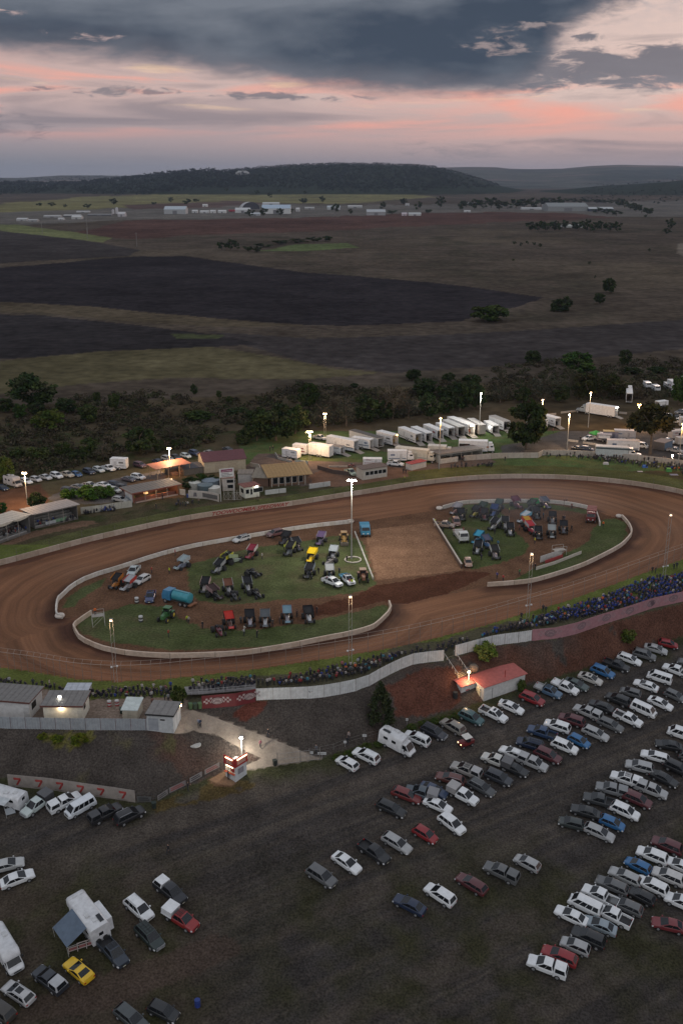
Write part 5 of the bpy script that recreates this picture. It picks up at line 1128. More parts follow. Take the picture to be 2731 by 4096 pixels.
def logo(fg,dk,sz=1.0):
 """oval badge with a chequered flag on each side"""
 def mk(root,A,s0):
  mb=MB();cy_=1.0*sz
  def el_(rx,ry,col,dz):n=20;mb.add([tuple(Vector(A(s0+rx*math.cos(2*PI*i/n),cy_+ry*math.sin(2*PI*i/n)))+Vector((0,-dz,0)))for i in range(n)],[tuple(range(n))],col)
  for sg in(-1,1):
   for i in range(4):
    for j in range(3):
     if(i+j)%2:continue
     x0=s0+sg*(.75+i*.32)*sz;x1=x0+sg*.32*sz;y0=cy_+(-.42+j*.30+.10*(3-i)*.5)*sz
     q=[A(x0,y0),A(x1,y0-.05),A(x1,y0+.25*sz),A(x0,y0+.30*sz)];mb.quad(*(q if sg>0 else q[::-1]),fg)
  el_(.95*sz,.60*sz,dk,.004);el_(.86*sz,.52*sz,fg,.008);el_(.74*sz,.42*sz,dk,.012);el_(.66*sz,.36*sz,fg,.016)
  for j,w_ in enumerate((.5,.42,.3)):mb.quad(*[tuple(Vector(A(s0+a*w_*sz,cy_+(-.17+j*.14+b)*sz))+Vector((0,-.02,0)))for a,b in((-1,0),(1,0),(1,.07),(-1,.07))],dk)
  o=mb.build('emblem','matte',root);o['label']='oval badge between two chequered flags'
 return mk
PB=gp(cl('K',(728,502),(855,491),(975,462),(1095,420),(1265,368),(1400,322),(1568,285),(1750,235)),0.0)
LB=[0]
for a,b in zip(PB,PB[1:]):LB.append(LB[-1]+(b-a).length)
banner(PB,2.35,'long faded pink banner with grey badges under the blue crowd',(.33,.17,.19),[LB[-1]*f for f in(.075,.225,.365,.495,.625,.745,.87)],'banner',mark=logo((.30,.20,.215),(.11,.07,.085),1.25))
RB=gp(cl('W',(655,885),(1080,850),(1325,795)),0.0)
banner(RB,2.3,'deep red banner with white badges below the viewing deck',(.12,.016,.02),[2.6,8.2],'banner',mark=logo((.33,.28,.28),(.07,.02,.025),1.15))
dk=empty('viewing_deck',Pz(*c('W',640,850)),0,'low viewing deck with a thin rail behind the deep red banner','deck')
o0=dk.location.copy();A_=[Pz(*c('W',*p))for p in((430,790),(660,780),(1325,720),(1325,640),(430,690))]
mb=MB();q=[(v.x-o0.x,v.y-o0.y+.5,.75)for v in A_];mb.add(q+[(x,y,z+.12)for x,y,z in q],[(4,3,2,1,0),(5,6,7,8,9)]+[(i,(i+1)%5,5+(i+1)%5,5+i)for i in range(5)],(.20,.19,.19));mb.build('floor','matte',dk)
mb=MB()
P_=[Vector(v)for v in q[:3]]
for a,b in zip(P_,P_[1:]):
 for z in(.5,.95):mb.cyl(a+Vector((0,0,z)),b+Vector((0,0,z)),.025,.025,5,(.45,.45,.46))
 for i in range(6):p=a.lerp(b,i/5);mb.cyl(p,p+Vector((0,0,.95)),.022,.022,5,(.45,.45,.46))
mb.build('railing','matte',dk)
# banner with the red figures, and the board fence
SB=gp(cl('L',(62,425),(350,452),(620,492),(820,520),(945,540)))
LS=[0]
for a,b in zip(SB,SB[1:]):LS.append(LS[-1]+(b-a).length)
def seven(root,A,s0):
 """a folded red figure seven"""
 mb=MB();
 for q,cc in(([(-.62,1.62),(.62,1.62),(.62,1.30),(-.45,1.20)],(.36,.05,.045)),([(.62,1.62),(.62,1.25),(.05,.32),(-.30,.32),(.22,1.22)],(.27,.03,.03)),([(-.62,1.62),(-.45,1.20),(-.62,1.30)],(.24,.03,.03))):
  pts=[A(s0+a,b+.05)for a,b in q];mb.add(pts,[tuple(range(len(pts)))],cc)
 for i in range(1):mb.quad(A(s0-.9,.14),A(s0+.7,.14),A(s0+.7,.26),A(s0-.9,.26),(.20,.17,.16))
 o=mb.build('emblem','matte',root);o['label']='red folded figure 7'
banner(SB,2.15,'cream banner printed with a row of red figures 7 behind the white van',(.30,.265,.24),[LS[-1]*f for f in(.075,.245,.41,.575,.735,.905)],'banner',mark=seven)
BF=gp(cl('L',(960,545),(1090,548),(1180,488),(1310,425),(1440,352),(1560,290)))
bf=empty('board_fence',BF[0],0,'dark wire fence hung with faded grey sponsor boards below the ticket booth','fence');o0=BF[0].copy()
mb=MB();rs=resample(BF,2.4)
for p in rs:mb.cyl(p-o0,p-o0+Vector((0,0,1.75)),.04,.04,6,(.06,.06,.06))
mb.build('posts','matte',bf);mb=MB()
for a,b in zip(rs,rs[1:]):
 for z in(.12,.9,1.7):mb.cyl(a-o0+Vector((0,0,z)),b-o0+Vector((0,0,z)),.02,.02,4,(.05,.05,.05))
 for j in range(5):p=a.lerp(b,j/5)-o0;mb.cyl(p+Vector((0,0,.1)),p+Vector((0,0,1.7)),.012,.012,3,(.05,.05,.05))
mb.build('mesh_panel','matte',bf)
for i,(f0,f1,cc,lc)in enumerate(((.0,.15,(.10,.10,.10),(.03,.03,.03)),(.22,.38,(.20,.19,.19),(.07,.07,.07)),(.40,.58,(.22,.20,.20),(.30,.08,.08)),(.62,.75,(.24,.23,.23),(.05,.05,.06)),(.78,.95,(.27,.25,.24),(.30,.10,.10)))):
 m_=len(rs)-1;a=rs[int(f0*m_)].lerp(rs[min(int(f0*m_)+1,m_)],f0*m_%1);b=rs[int(f1*m_)].lerp(rs[min(int(f1*m_)+1,m_)],f1*m_%1);d=(b-a);n=Vector((d.y,-d.x,0)).normalized()*.07
 bd=MB();U=lambda k,z:tuple(a.lerp(b,k)-o0+n+Vector((0,0,z)));bd.quad(U(0,.35),U(1,.35),U(1,1.3),U(0,1.3),cc);n2=n*1.1
 V_=lambda k,z:tuple(a.lerp(b,k)-o0+n2+Vector((0,0,z)))
 for j in range(2):bd.quad(V_(.1,.55+j*.34),V_(.88-j*.1,.55+j*.34),V_(.88-j*.1,.74+j*.34),V_(.1,.74+j*.34),lc)
 bd.build('sponsor_board','matte',bf)
 # chain gate across the path
GA=gp(cl('J',(540,975),(700,955),(835,938)));gt=empty('mesh_gate',GA[0],0,'see-through wire mesh gate across the foot of the pale path','gate');o0=GA[0].copy();mb=MB()
for a,b in zip(GA,GA[1:]):
 for z in(.1,1.0,2.0):mb.cyl(a-o0+Vector((0,0,z)),b-o0+Vector((0,0,z)),.025,.025,5,(.25,.25,.25))
 for j in range(6):p=a.lerp(b,j/6)-o0;mb.cyl(p,p+Vector((0,0,2.0)),.012,.012,4,(.25,.25,.25))
mb.build('mesh_panel','matte',gt)
for i,p in enumerate(GA):MB().cyl(p-o0,p-o0+Vector((0,0,2.3)),.06,.06,7,(.16,.15,.14)).build('post','matte',gt)
# low toe fence behind the bank row
TF=gp(cl('J',(760,905),(930,870),(1010,838),(1140,798),(1250,770)));tf=empty('wire_fence',TF[0],0,'low post and wire fence with small white notices behind the bank row','fence');o0=TF[0].copy();mb=MB();rs=resample(TF,2.5)
for p in rs:mb.cyl(p-o0,p-o0+Vector((0,0,1.2)),.04,.04,5,(.2,.19,.18))
mb.build('posts','matte',tf);mb=MB()
for a,b in zip(rs,rs[1:]):
 for z in(.5,1.1):mb.cyl(a-o0+Vector((0,0,z)),b-o0+Vector((0,0,z)),.015,.015,3,(.2,.19,.18))
mb.build('wires','matte',tf)
for i,(x,y,wd)in enumerate(((778,905,.5),(850,910,1.4),(1010,830,.5),(1145,785,.7),(1440,672,.4))):
 p=G(*c('J',x,y+20));s_=empty('notice_board',p,0,['small white notice by the path edge','wide white notice on the ground by the path edge','white notice on a post at the end of the weeds','square white notice on the wire fence','narrow pale notice behind the white SUV'][i],'sign','notices on the fence')
 MB().cyl((0,0,0),(0,0,.9),.03,.03,5,(.3,.3,.3)).build('post','matte',s_);MB().box(-wd/2,wd/2,-.05,-.02,.75,1.2,(.55,.56,.57)).box(-wd/2+.06,wd/2-.06,-.058,-.05,.92,.99,(.12,.12,.13)).build('board','matte',s_)
 # ================================================================ BUILDINGS
def frame_on(A,B):
 """root at A with local x along A->B, y away from the camera side (left of the direction)"""
 d=B-A;return math.atan2(d.y,d.x),Vector((d.x,d.y,0)).length
def bld(name,label,cat,A,B,depth,hh,wall,roof,rcol,over=.35,kind='skillion',rise=.5,windows=(),doors=(),group=None,trim=None,open_front=False,lift=0.0,wmat='matte',roofname='roof'):
 rz,w=frame_on(A,B);z0=min(A.z,B.z);root=empty(name,(A.x,A.y,z0),rz,label,cat,group)
 wb=MB()
 if open_front:
  wb.box(0,w,depth-.12,depth,0,hh,wall).box(0,.12,0,depth-.12,0,hh,wall).box(w-.12,w,0,depth-.12,0,hh,wall).box(.12,w-.12,0,depth-.12,-.1,.08,(.16,.14,.13))
  n=max(2,int(w/3.2));pm_=MB()
  wb.build('wall','matte',root)
  for i in range(1,n):MB().box(w*i/n-.06,w*i/n+.06,0,.12,0,hh,(.34,.31,.28)).build('post','matte',root)
 else:wb.box(0,w,0,depth,-.3,hh,wall).build('wall','matte',root)
 r=MB()
 if kind=='skillion':
  z1,z2=hh+(rise if rise>0 else 0),hh+(-rise if rise<0 else 0)
  q=[(-over,-over,z1+.02),(w+over,-over,z1+.02),(w+over,depth+over,z2+.02),(-over,depth+over,z2+.02)]
  r.hexa(q+[(x,y,z+.14)for x,y,z in q],rcol)
  if abs(rise)>.05:
   f=MB();yb=0 if rise>0 else depth-.1;f.box(0,w,yb,yb+.1,hh,hh+abs(rise),wall);f.add([(0,0,hh),(0,depth,hh),(0,0 if rise>0 else depth,hh+abs(rise))],[(0,1,2)],wall);f.add([(w,0,hh),(w,0 if rise>0 else depth,hh+abs(rise)),(w,depth,hh)],[(0,1,2)],wall);f.build('upper_wall','matte',root)
  if trim:tb=MB();tb.box(-over-.03,w+over+.03,-over-.06,-over,z1-.12,z1+.17,trim).box(-over-.06,-over,-over,depth+over,min(z1,z2)-.02,min(z1,z2)+.13,trim).box(w+over,w+over+.06,-over,depth+over,min(z1,z2)-.02,min(z1,z2)+.13,trim);tb.build('fascia','matte',root)
 elif kind=='gable':
  for s_ in(0,1):
   y0=-over if s_==0 else depth+over;q=[(-over,y0,hh-.1),(w+over,y0,hh-.1),(w+over,depth/2,hh+rise),(-over,depth/2,hh+rise)]
   r.hexa(q+[(x,y,z+.12)for x,y,z in q],rcol)
  f=MB();f.add([(0,0,hh),(0,depth,hh),(0,depth/2,hh+rise)],[(0,1,2)],wall);f.add([(w,0,hh),(w,depth/2,hh+rise),(w,depth,hh)],[(0,1,2)],wall);f.build('gable_end','matte',root)
 n=int(w/.9)
 if n>2 and kind=='skillion' and over<1.5:
  for i in range(1,n):x=-over+(w+2*over)*i/n;q=[(x-.03,-over,z1+.16),(x+.03,-over,z1+.16),(x+.03,depth+over,z2+.16),(x-.03,depth+over,z2+.16)];r.hexa(q+[(a,b,z+.04)for a,b,z in q],tuple(v*.8 for v in rcol))
 r.build(roofname,'matte',root)
 for(face,u0,u1,v0,v1,*rest)in windows:
  lit=rest[0]if rest else 'glass'
  def P3(u,v,o):return{'f':(u,-o,v),'l':(-o,u,v),'r':(w+o,u,v),'b':(u,depth+o,v)}[face]
  q=[P3(u0,v0,.02),P3(u1,v0,.02),P3(u1,v1,.02),P3(u0,v1,.02)];fr=[P3(u0-.07,v0-.07,.012),P3(u1+.07,v0-.07,.012),P3(u1+.07,v1+.07,.012),P3(u0-.07,v1+.07,.012)]
  if face in 'lb':q,fr=q[::-1],fr[::-1]
  wf=MB().quad(*fr,(.5,.5,.5)).build('window','matte',root);MB().quad(*q).build('pane',lit,wf)
 for(face,u0,u1,v1,col)in doors:
  q={'f':[(u0,-.02,0),(u1,-.02,0),(u1,-.02,v1),(u0,-.02,v1)],'r':[(w+.02,u0,0),(w+.02,u1,0),(w+.02,u1,v1),(w+.02,u0,v1)],'l':[(-.02,u1,0),(-.02,u0,0),(-.02,u0,v1),(-.02,u1,v1)]}[face]
  MB().quad(*q,col).build('door','matte',root)
 root['w']=w;return root
WW=(.58,.58,.58)
# amenity blocks behind the grey fence (foot of their front wall is hidden by it)
bld('amenity_block','long white block with a brown-trimmed grey roof at the edge of the yard','building',Pz(*c('I',-180,800)),Pz(*c('I',212,832)),5.0,3.2,WW,0,(.17,.165,.16),.4,'skillion',.0,[('f',2,3.2,1.6,2.3),('r',1.0,2.6,1.2,2.4)],[('f',9,10,2.1,(.45,.45,.45))],trim=(.12,.05,.04))
bld('amenity_block','cream-lit white block with a lamp on its roof and a strip light under its eave','building',Pz(*c('I',312,848)),Pz(*c('I',578,850)),4.6,3.0,(.62,.60,.52),0,(.17,.165,.16),.35,'skillion',.0,[('r',1.2,2.4,1.5,2.2)],[('f',5.6,6.4,2.1,(.5,.48,.42))],trim=(.12,.05,.04))
bld('garden_shed','small cream shed with a pale teal roof between the white blocks','shed',Pz(*c('I',858,838)),Pz(*c('I',960,842)),3.4,1.9,(.46,.42,.34),0,(.50,.56,.55),.2,'skillion',-.35,[],[('f',.8,1.5,1.7,(.4,.37,.3))])
tb=bld('toilet_block','white metal shed with a grey roof at the end of the grey fence','shed',Pz(*c('I',1030,905)),Pz(*c('I',1212,918)),4.2,2.9,(.47,.49,.50),0,(.19,.185,.18),.2,'skillion',.0,[('f',2.2,3.0,1.9,2.15)],[('r',.7,1.7,2.2,(.55,.56,.57)),('r',2.2,3.2,2.2,(.55,.56,.57)),('f',.2,1.9,2.2,(.30,.32,.35))],trim=(.03,.03,.03))
MB().box(tb['w']+.02,tb['w']+.25,3.9,4.15,2.5,2.75).build('lamp','lampwarm',tb)
bld('awning_shed','low pale roof just behind the lit white block','shed',Pz(*c('I',455,690)),Pz(*c('I',620,690)),2.5,1.6,(.3,.3,.3),0,(.42,.46,.52),.1,'skillion',.0)
# ticket booth
A,B=G(*c('Z',405,998)),G(*c('Z',608,1008));rz,w=frame_on(A,B);bc_=G(*c('Z',738,912))-B;rz=math.atan2(bc_.y,bc_.x)-PI/2;w*=1.05
bt=empty('ticket_booth',A,rz,'small white ticket booth with glowing red signs round its top','booth')
D_=2.6;MB().box(0,w,0,D_,-.4,1.15,(.52,.54,.56)).box(0,.10,0,D_,1.15,2.3,(.56,.57,.58)).box(w-.1,w,0,D_,1.15,2.3,(.56,.57,.58)).box(.1,w-.1,D_-.1,D_,1.15,2.3,(.50,.49,.46)).box(0,w,0,D_,2.3,2.45,(.4,.4,.4)).build('wall','matte',bt)
MB().box(.95,1.05,.0,.08,1.15,2.3,(.6,.6,.6)).box(1.15,w-.15,.02,.08,1.35,2.1,(.24,.03,.03)).build('window_frame','matte',bt)
MB().box(-.05,w+.05,-.35,.02,1.12,1.2,(.42,.09,.05)).build('counter','matte',bt)
sg=MB().box(-.15,w+.12,-.16,-.06,2.45,4.0,(.36,.03,.03)).build('sign','matte',bt);tx=MB().box(.35,w-.35,-.18,-.165,2.72,3.55,(.40,.12,.09))
for j in range(3):tx.box(.45,w-.5-.15*j,-.195,-.182,2.85+j*.23,2.95+j*.23,(.55,.42,.36))
tx.build('lettering','matte',sg);s2=MB().box(w+.06,w+.16,-.10,D_+.1,2.45,4.0,(.36,.03,.03)).build('sign','matte',bt);tx=MB().box(w+.165,w+.18,.25,D_-.25,2.72,3.55,(.40,.12,.09))
for j in range(3):tx.box(w+.182,w+.195,.4,D_-.4,2.85+j*.23,2.95+j*.23,(.55,.42,.36))
tx.build('lettering','matte',s2)
MB().box(.35,w-.3,-.32,-.20,3.72,3.84).build('strip_light','tube',bt);MB().box(.35,w-.3,-.22,-.12,2.28,2.40).build('strip_light','tube',bt);MB().box(w+.2,w+.32,.3,D_-.1,3.72,3.84).build('strip_light','tube',bt)
MB().box(w+.02,w+.04,.6,1.9,.9,1.9,(.25,.24,.27)).build('notice','matte',bt)
# red-roofed shed
A,B,Cc=G(*c('O',405,533)),G(*c('O',690,432)),G(*c('O',272,485));rz,w=frame_on(A,B);z0=min(A.z,B.z)
rs_=empty('red_roofed_shed',(A.x,A.y,z0),rz,'white shed with a faded red roof at the foot of the stairs','shed');dp=7.0;hh=2.9
MB().box(0,w,0,dp,-.3,hh,(.53,.53,.52)).box(-3.4,0,2.4,dp-.3,-.3,hh-.1,(.53,.53,.52)).build('wall','matte',rs_)
r=MB();rc=(.40,.115,.10)
q=[(-.3,-.35,hh),(w+.3,-.35,hh),(w+.3,dp*.55,hh+.55),(-.3,dp*.55,hh+.55)];r.hexa(q+[(x,y,z+.1)for x,y,z in q],rc);q=[(-3.7,dp*.55,hh+.56),(w*.82,dp*.55,hh+.56),(w*.82,dp+.3,hh+.05),(-3.7,dp+.3,hh+.05)];r.hexa(q+[(x,y,z+.1)for x,y,z in q],rc)
q=[(-3.7,2.1,hh),(-.3,2.1,hh),(-.3,dp*.55,hh+.5),(-3.7,dp*.55,hh+.5)];r.hexa(q+[(x,y,z+.1)for x,y,z in q],rc);r.build('roof','matte',rs_)
MB().box(w*.55,w*.55+.12,.6,.72,hh+.1,hh+1.6,(.30,.05,.045)).build('vent_pipe','matte',rs_);MB().box(w*.9,w*.9+.05,4.5,4.55,hh+.4,hh+2.0,(.2,.1,.1)).build('vent_pipe','matte',rs_)
MB().box(-.14,-.02,.9,2.0,0,2.2,(.62,.58,.42)).build('door','matte',rs_);MB().box(-2.3,-1.4,2.36,2.40,1.75,1.95,(.4,.08,.08)).build('notice','matte',rs_)
MB().box(2.0,2.06,-.06,-.0,.0,2.2,(.2,.2,.2)).build('downpipe','matte',rs_)
# stairs up the bank
A,B=G(*c('K',345,700)),Pz(*c('K',270,590),0.0);d=(B-A);rz=math.atan2(d.y,d.x);L=Vector((d.x,d.y,0)).length;st=empty('stairs',A,rz,'timber-edged stairs with white handrails up to the gap in the fence','stairs');n=16;mb=MB()
for i in range(n):mb.box(L*i/n,L*(i+1)/n+.03,-1.1,1.1,d.z*(i+1)/n-.35,d.z*(i+1)/n,(.20,.145,.085));mb.box(L*i/n-.02,L*i/n+.05,-1.1,1.1,d.z*(i+1)/n-.1,d.z*(i+1)/n+.02,(.36,.28,.17))
mb.build('treads','matte',st)
for y in(-1.2,1.2):
 mb=MB();mb.cyl((0,y,1.0),(L,y,d.z+1.0),.05,.05,6,(.5,.48,.45))
 for i in range(6):mb.cyl((L*i/5,y,d.z*i/5-.2),(L*i/5,y,d.z*i/5+1.0),.04,.04,6,(.5,.48,.45))
 mb.build('handrail','matte',st)
rk=MB();rk.ball(0,0,.7,1.0,.8,.8,(.17,.13,.10));rk.ball(-1.2,-.3,.4,.8,.7,.6,(.16,.12,.10));tag(rk.build('boulders','matte',None,30,G(*c('K',405,672))),'brown boulder heap at the foot of the stairs','boulder heap')
# far side: grandstand roofs at the left
gs=bld('grandstand','long low grandstand with a pale flat roof over rows of seats','grandstand',Pz(*c('V',740,868)),Pz(*c('V',1640,660)),6.5,3.6,(.16,.15,.14),0,(.36,.32,.30),.6,'skillion',.4,open_front=True)
w=gs['w'];mb=MB()
for i in range(5):mb.box(.3,w-.3,.6+i*1.1,1.7+i*1.1,.08,.35+i*.42,(.20,.19,.18));mb.box(.3,w-.3,.7+i*1.1,1.1+i*1.1,.36+i*.42,.46+i*.42,(.33,.34,.32))
mb.build('seating','matte',gs);MB().box(5,w*.75,.10,.16,.5,1.3,(.14,.25,.16)).box(3,5.8,.09,.15,.4,1.2,(.34,.36,.38)).build('banner','matte',gs)
gs=bld('grandstand','white-roofed grandstand packed with people at the left edge','grandstand',Pz(*c('V',-60,1195)),Pz(*c('V',645,945)),6.5,4.4,(.17,.165,.16),0,(.52,.47,.40),.5,'skillion',.3,open_front=True)
w=gs['w'];mb=MB()
for i in range(5):mb.box(.3,w-.3,.8+i*1.05,1.85+i*1.05,.08,.35+i*.45,(.20,.19,.18));mb.box(.3,w-.3,.9+i*1.05,1.3+i*1.05,.36+i*.45,.46+i*.45,(.42,.42,.42))
mb.build('seating','matte',gs);mb=MB();n=12
for x in(w*.02,w*.5):mb.add([(x+w*.45*i/n,-.52,4.55-.35*math.sin(PI*i/n))for i in range(n+1)]+[(x+w*.45*i/n,-.52,4.75)for i in range(n+1)],[(i,i+1,n+2+i,n+1+i)for i in range(n)],(.5,.46,.39))
mb.build('valance','matte',gs)
panel_fence('panel_fence',gp(cl('A',(850,800),(1060,775),(1240,745),(1385,725)),0.0),2.0,2.9,(.44,.43,.38),'cream sheet fence running on from the long grandstand')
# canteen with glowing counter
cn=bld('canteen','brown canteen with a wide brown-grey roof and a glowing serving counter','building',Pz(*c('B',100,690)),Pz(*c('B',560,600)),6.5,2.9,(.20,.085,.06),0,(.17,.155,.14),.9,'skillion',.25,trim=(.22,.07,.05),doors=[('l',1,6,2.7,(.40,.45,.50))],open_front=True)
w=cn['w'];MB().box(.4,w-.4,1.2,1.6,0,1.05,(.20,.08,.06)).build('counter','matte',cn);MB().box(w*.30,w*.62,6.25,6.32,1.1,2.3).build('lit_menu','roomlit',cn);MB().box(w*.34,w*.42,3.0,3.6,1.1,1.5).build('lit_bench','roomlit',cn);MB().box(.5,w-.2,-.1,.0,0,.35,(.42,.30,.26)).build('kerb_rail','matte',cn)
MB().box(.4,.7,1.0,1.1,1.2,1.9,(.4,.5,.12)).build('notice','matte',cn)
cw=bld('fence_stub','short white fence stub at the right end of the canteen','fence',Pz(*c('B',575,598)),Pz(*c('B',632,606)),.2,1.5,(.46,.44,.40),0,(.46,.44,.40),.02,'skillion',0)
# orange lit open shelter and maroon-roof shed
sh=empty('open_shelter',Pz(*c('B',345,450)),0,'open shelter with a flat rust-coloured roof glowing in warm light','shelter')
a,b=Pz(*c('B',345,450)),Pz(*c('B',690,385));rz,w=frame_on(a,b);sh.rotation_euler=(0,0,rz);sh['label']='open shelter with a flat rust roof in warm lamplight'
MB().hexa([(-.8,-.6,3.55),(w,-.6,3.55),(w,5.5,3.8),(-.8,5.5,3.8),(-.8,-.6,3.7),(w,-.6,3.7),(w,5.5,3.95),(-.8,5.5,3.95)],(.32,.13,.09)).build('roof','matte',sh)
for x in(0,w*.33,w*.66,w-.3):
 for y in(0,5):MB().box(x-.09,x+.09,y-.09,y+.09,0,3.55,(.40,.30,.20)).build('post','matte',sh)
MB().box(w*.45,w-.5,3.5,5.2,0,1.5,(.05,.05,.05)).box(w*.5,w*.7,1.5,3.0,0,.9,(.18,.12,.08)).box(w*.75,w-.8,1.0,2.5,0,1.1,(.22,.15,.1)).build('stored_gear','matte',sh)
bld('storage_shed','large cream shed with a maroon gable roof','shed',Pz(*c('B',830,375)),Pz(*c('B',1265,335)),9.0,3.6,(.42,.36,.27),0,(.11,.04,.048),.35,'gable',1.8,doors=[('f',3.4,6.0,2.9,(.38,.32,.24)),('f',7.4,10.2,2.9,(.38,.32,.24))])
bld('lean_to','low dark tarp-roofed lean-to against the cream shed','shed',Pz(*c('B',620,400)),Pz(*c('B',830,370)),5,1.9,(.14,.12,.10),0,(.075,.075,.085),.2,'skillion',-.3)
# billboard on tall legs
a,b=Pz(*c('X',800,612)),Pz(*c('X',1012,588));rz,w=frame_on(a,b);bb=empty('billboard',a,rz,'white billboard on tall pale legs with dark red and grey lines of lettering','sign')
for x in(.0,w):MB().cyl((x,0,0),(x,0,9.3),.13,.11,8,(.42,.41,.40)).build('leg','matte',bb)
bd=MB().box(-.15,w+.05,-.12,-.02,6.9,9.4,(.58,.58,.57)).build('board','matte',bb);tx=MB();tx.box(.3,w-.3,-.14,-.125,8.35,9.15,(.20,.03,.09));tx.box(.55,w-.5,-.155,-.142,8.62,8.80,(.45,.35,.38))
for j,ww_ in enumerate((.8,1.0,.7)):tx.box(.4,.4+(w-.8)*ww_,-.14,-.125,7.05+j*.42,7.22+j*.42,(.16,.16,.18))
tx.build('lettering','matte',bb)
# water tanks and pale curved sign wall
for x,y,r_,hh,cc,lb in((560,470,2.2,2.4,(.07,.10,.115),'dark teal water tank at the left of the tank pair'),(640,405,2.6,2.6,(.10,.13,.16),'blue-grey water tank behind the dark teal one'),(690,478,2.0,1.8,(.40,.39,.36),'pale water tank beside the billboard leg'),(400,420,1.8,2.2,(.40,.40,.36),'cream water tank at the far left of the tanks')):
 p=Pz(*c('X',x,y));t=empty('water_tank',p,0,lb,'tank','water tanks');MB().cyl((0,0,0),(0,0,hh),r_,r_,20,cc).build('body','matte',t,40);MB().cyl((0,0,hh),(0,0,hh+.4),r_*1.02,.3,20,tuple(v*1.3+.03 for v in cc)).build('roof','matte',t,40)
CWL=gp(cl('X',(295,550),(400,560),(560,568),(680,590),(770,618)),0.0);cwall=wall_mb(resample(smooth_line(CWL,1),1),2.2,.2,(.40,.37,.34),0.0).build('sign_wall','matte');tag(cwall,'pale curved sign wall in front of the water tanks','wall')
atw,_,_=along(resample(smooth_line(CWL,1),1),c('X',300,550));sw=MB();sw.quad(*[atw(s_,t,.12)for s_,t in((4.2,.6),(9.6,.6),(9.6,1.75),(4.2,1.75))],(.10,.10,.10));
for j in range(2):sw.quad(*[atw(s_,t+j*.45,.13)for s_,t in((4.5,.8),(9.2-j,.8),(9.2-j,1.05),(4.5,1.05))],(.40,.38,.35))
sw.quad(*[atw(s_,t,.12)for s_,t in((1.5,.5),(2.6,.5),(2.4,1.7),(1.7,1.7))],(.13,.12,.13));sw.build('lettering','matte',cwall)
# white race-control box with a bright lamp
rcx=bld('race_control','small white race control box with big dark windows and a bright lamp','building',Pz(*c('X',1178,565)),Pz(*c('X',1405,530)),4.0,3.1,(.55,.55,.48),0,(.19,.065,.05),.35,'skillion',.15,[('f',.3,1.3,1.3,2.5),('f',1.7,2.3,.9,2.5),('f',2.6,5.4,1.4,2.6),('l',1,3,1.2,2.4)])
MB().box(3.2,3.7,-.6,-.4,2.95,3.2).build('lamp','lampwhite',rcx)
bld('hut','white flat-roofed hut behind the race control box','hut',Pz(*c('X',1070,330)),Pz(*c('X',1290,330)),4.5,2.9,(.40,.38,.37),0,(.20,.17,.14),.2,'skillion',0)
bld('commentary_box','white commentary box with brown roof beside the billboard','hut',Pz(*c('X',830,450)),Pz(*c('X',1020,440)),4,3.8,(.42,.38,.35),0,(.22,.12,.09),.25,'skillion',0,[('f',1.4,3.0,.8,1.8),('f',1.2,3.6,2.4,3.3)])
sc=empty('scaffold_frame',Pz(*c('X',850,590)),.1,'pale steel scaffold frame below the commentary box','scaffold');mb=MB()
for i in range(5):mb.cyl((i*1.2,0,0),(i*1.2,0,2.2),.05,.05,5,(.36,.33,.3));mb.cyl((i*1.2,2,0),(i*1.2,2,2.2),.05,.05,5,(.36,.33,.3))
for i in range(4):mb.cyl((i*1.2,0,.1),(i*1.2+1.2,0,2.1),.03,.03,5,(.36,.33,.3));mb.cyl((i*1.2,0,2.1),(i*1.2+1.2,0,.1),.03,.03,5,(.36,.33,.3))
for z in(.1,2.1):mb.cyl((0,0,z),(4.8,0,z),.04,.04,5,(.36,.33,.3))
mb.build('tubes','matte',sc)
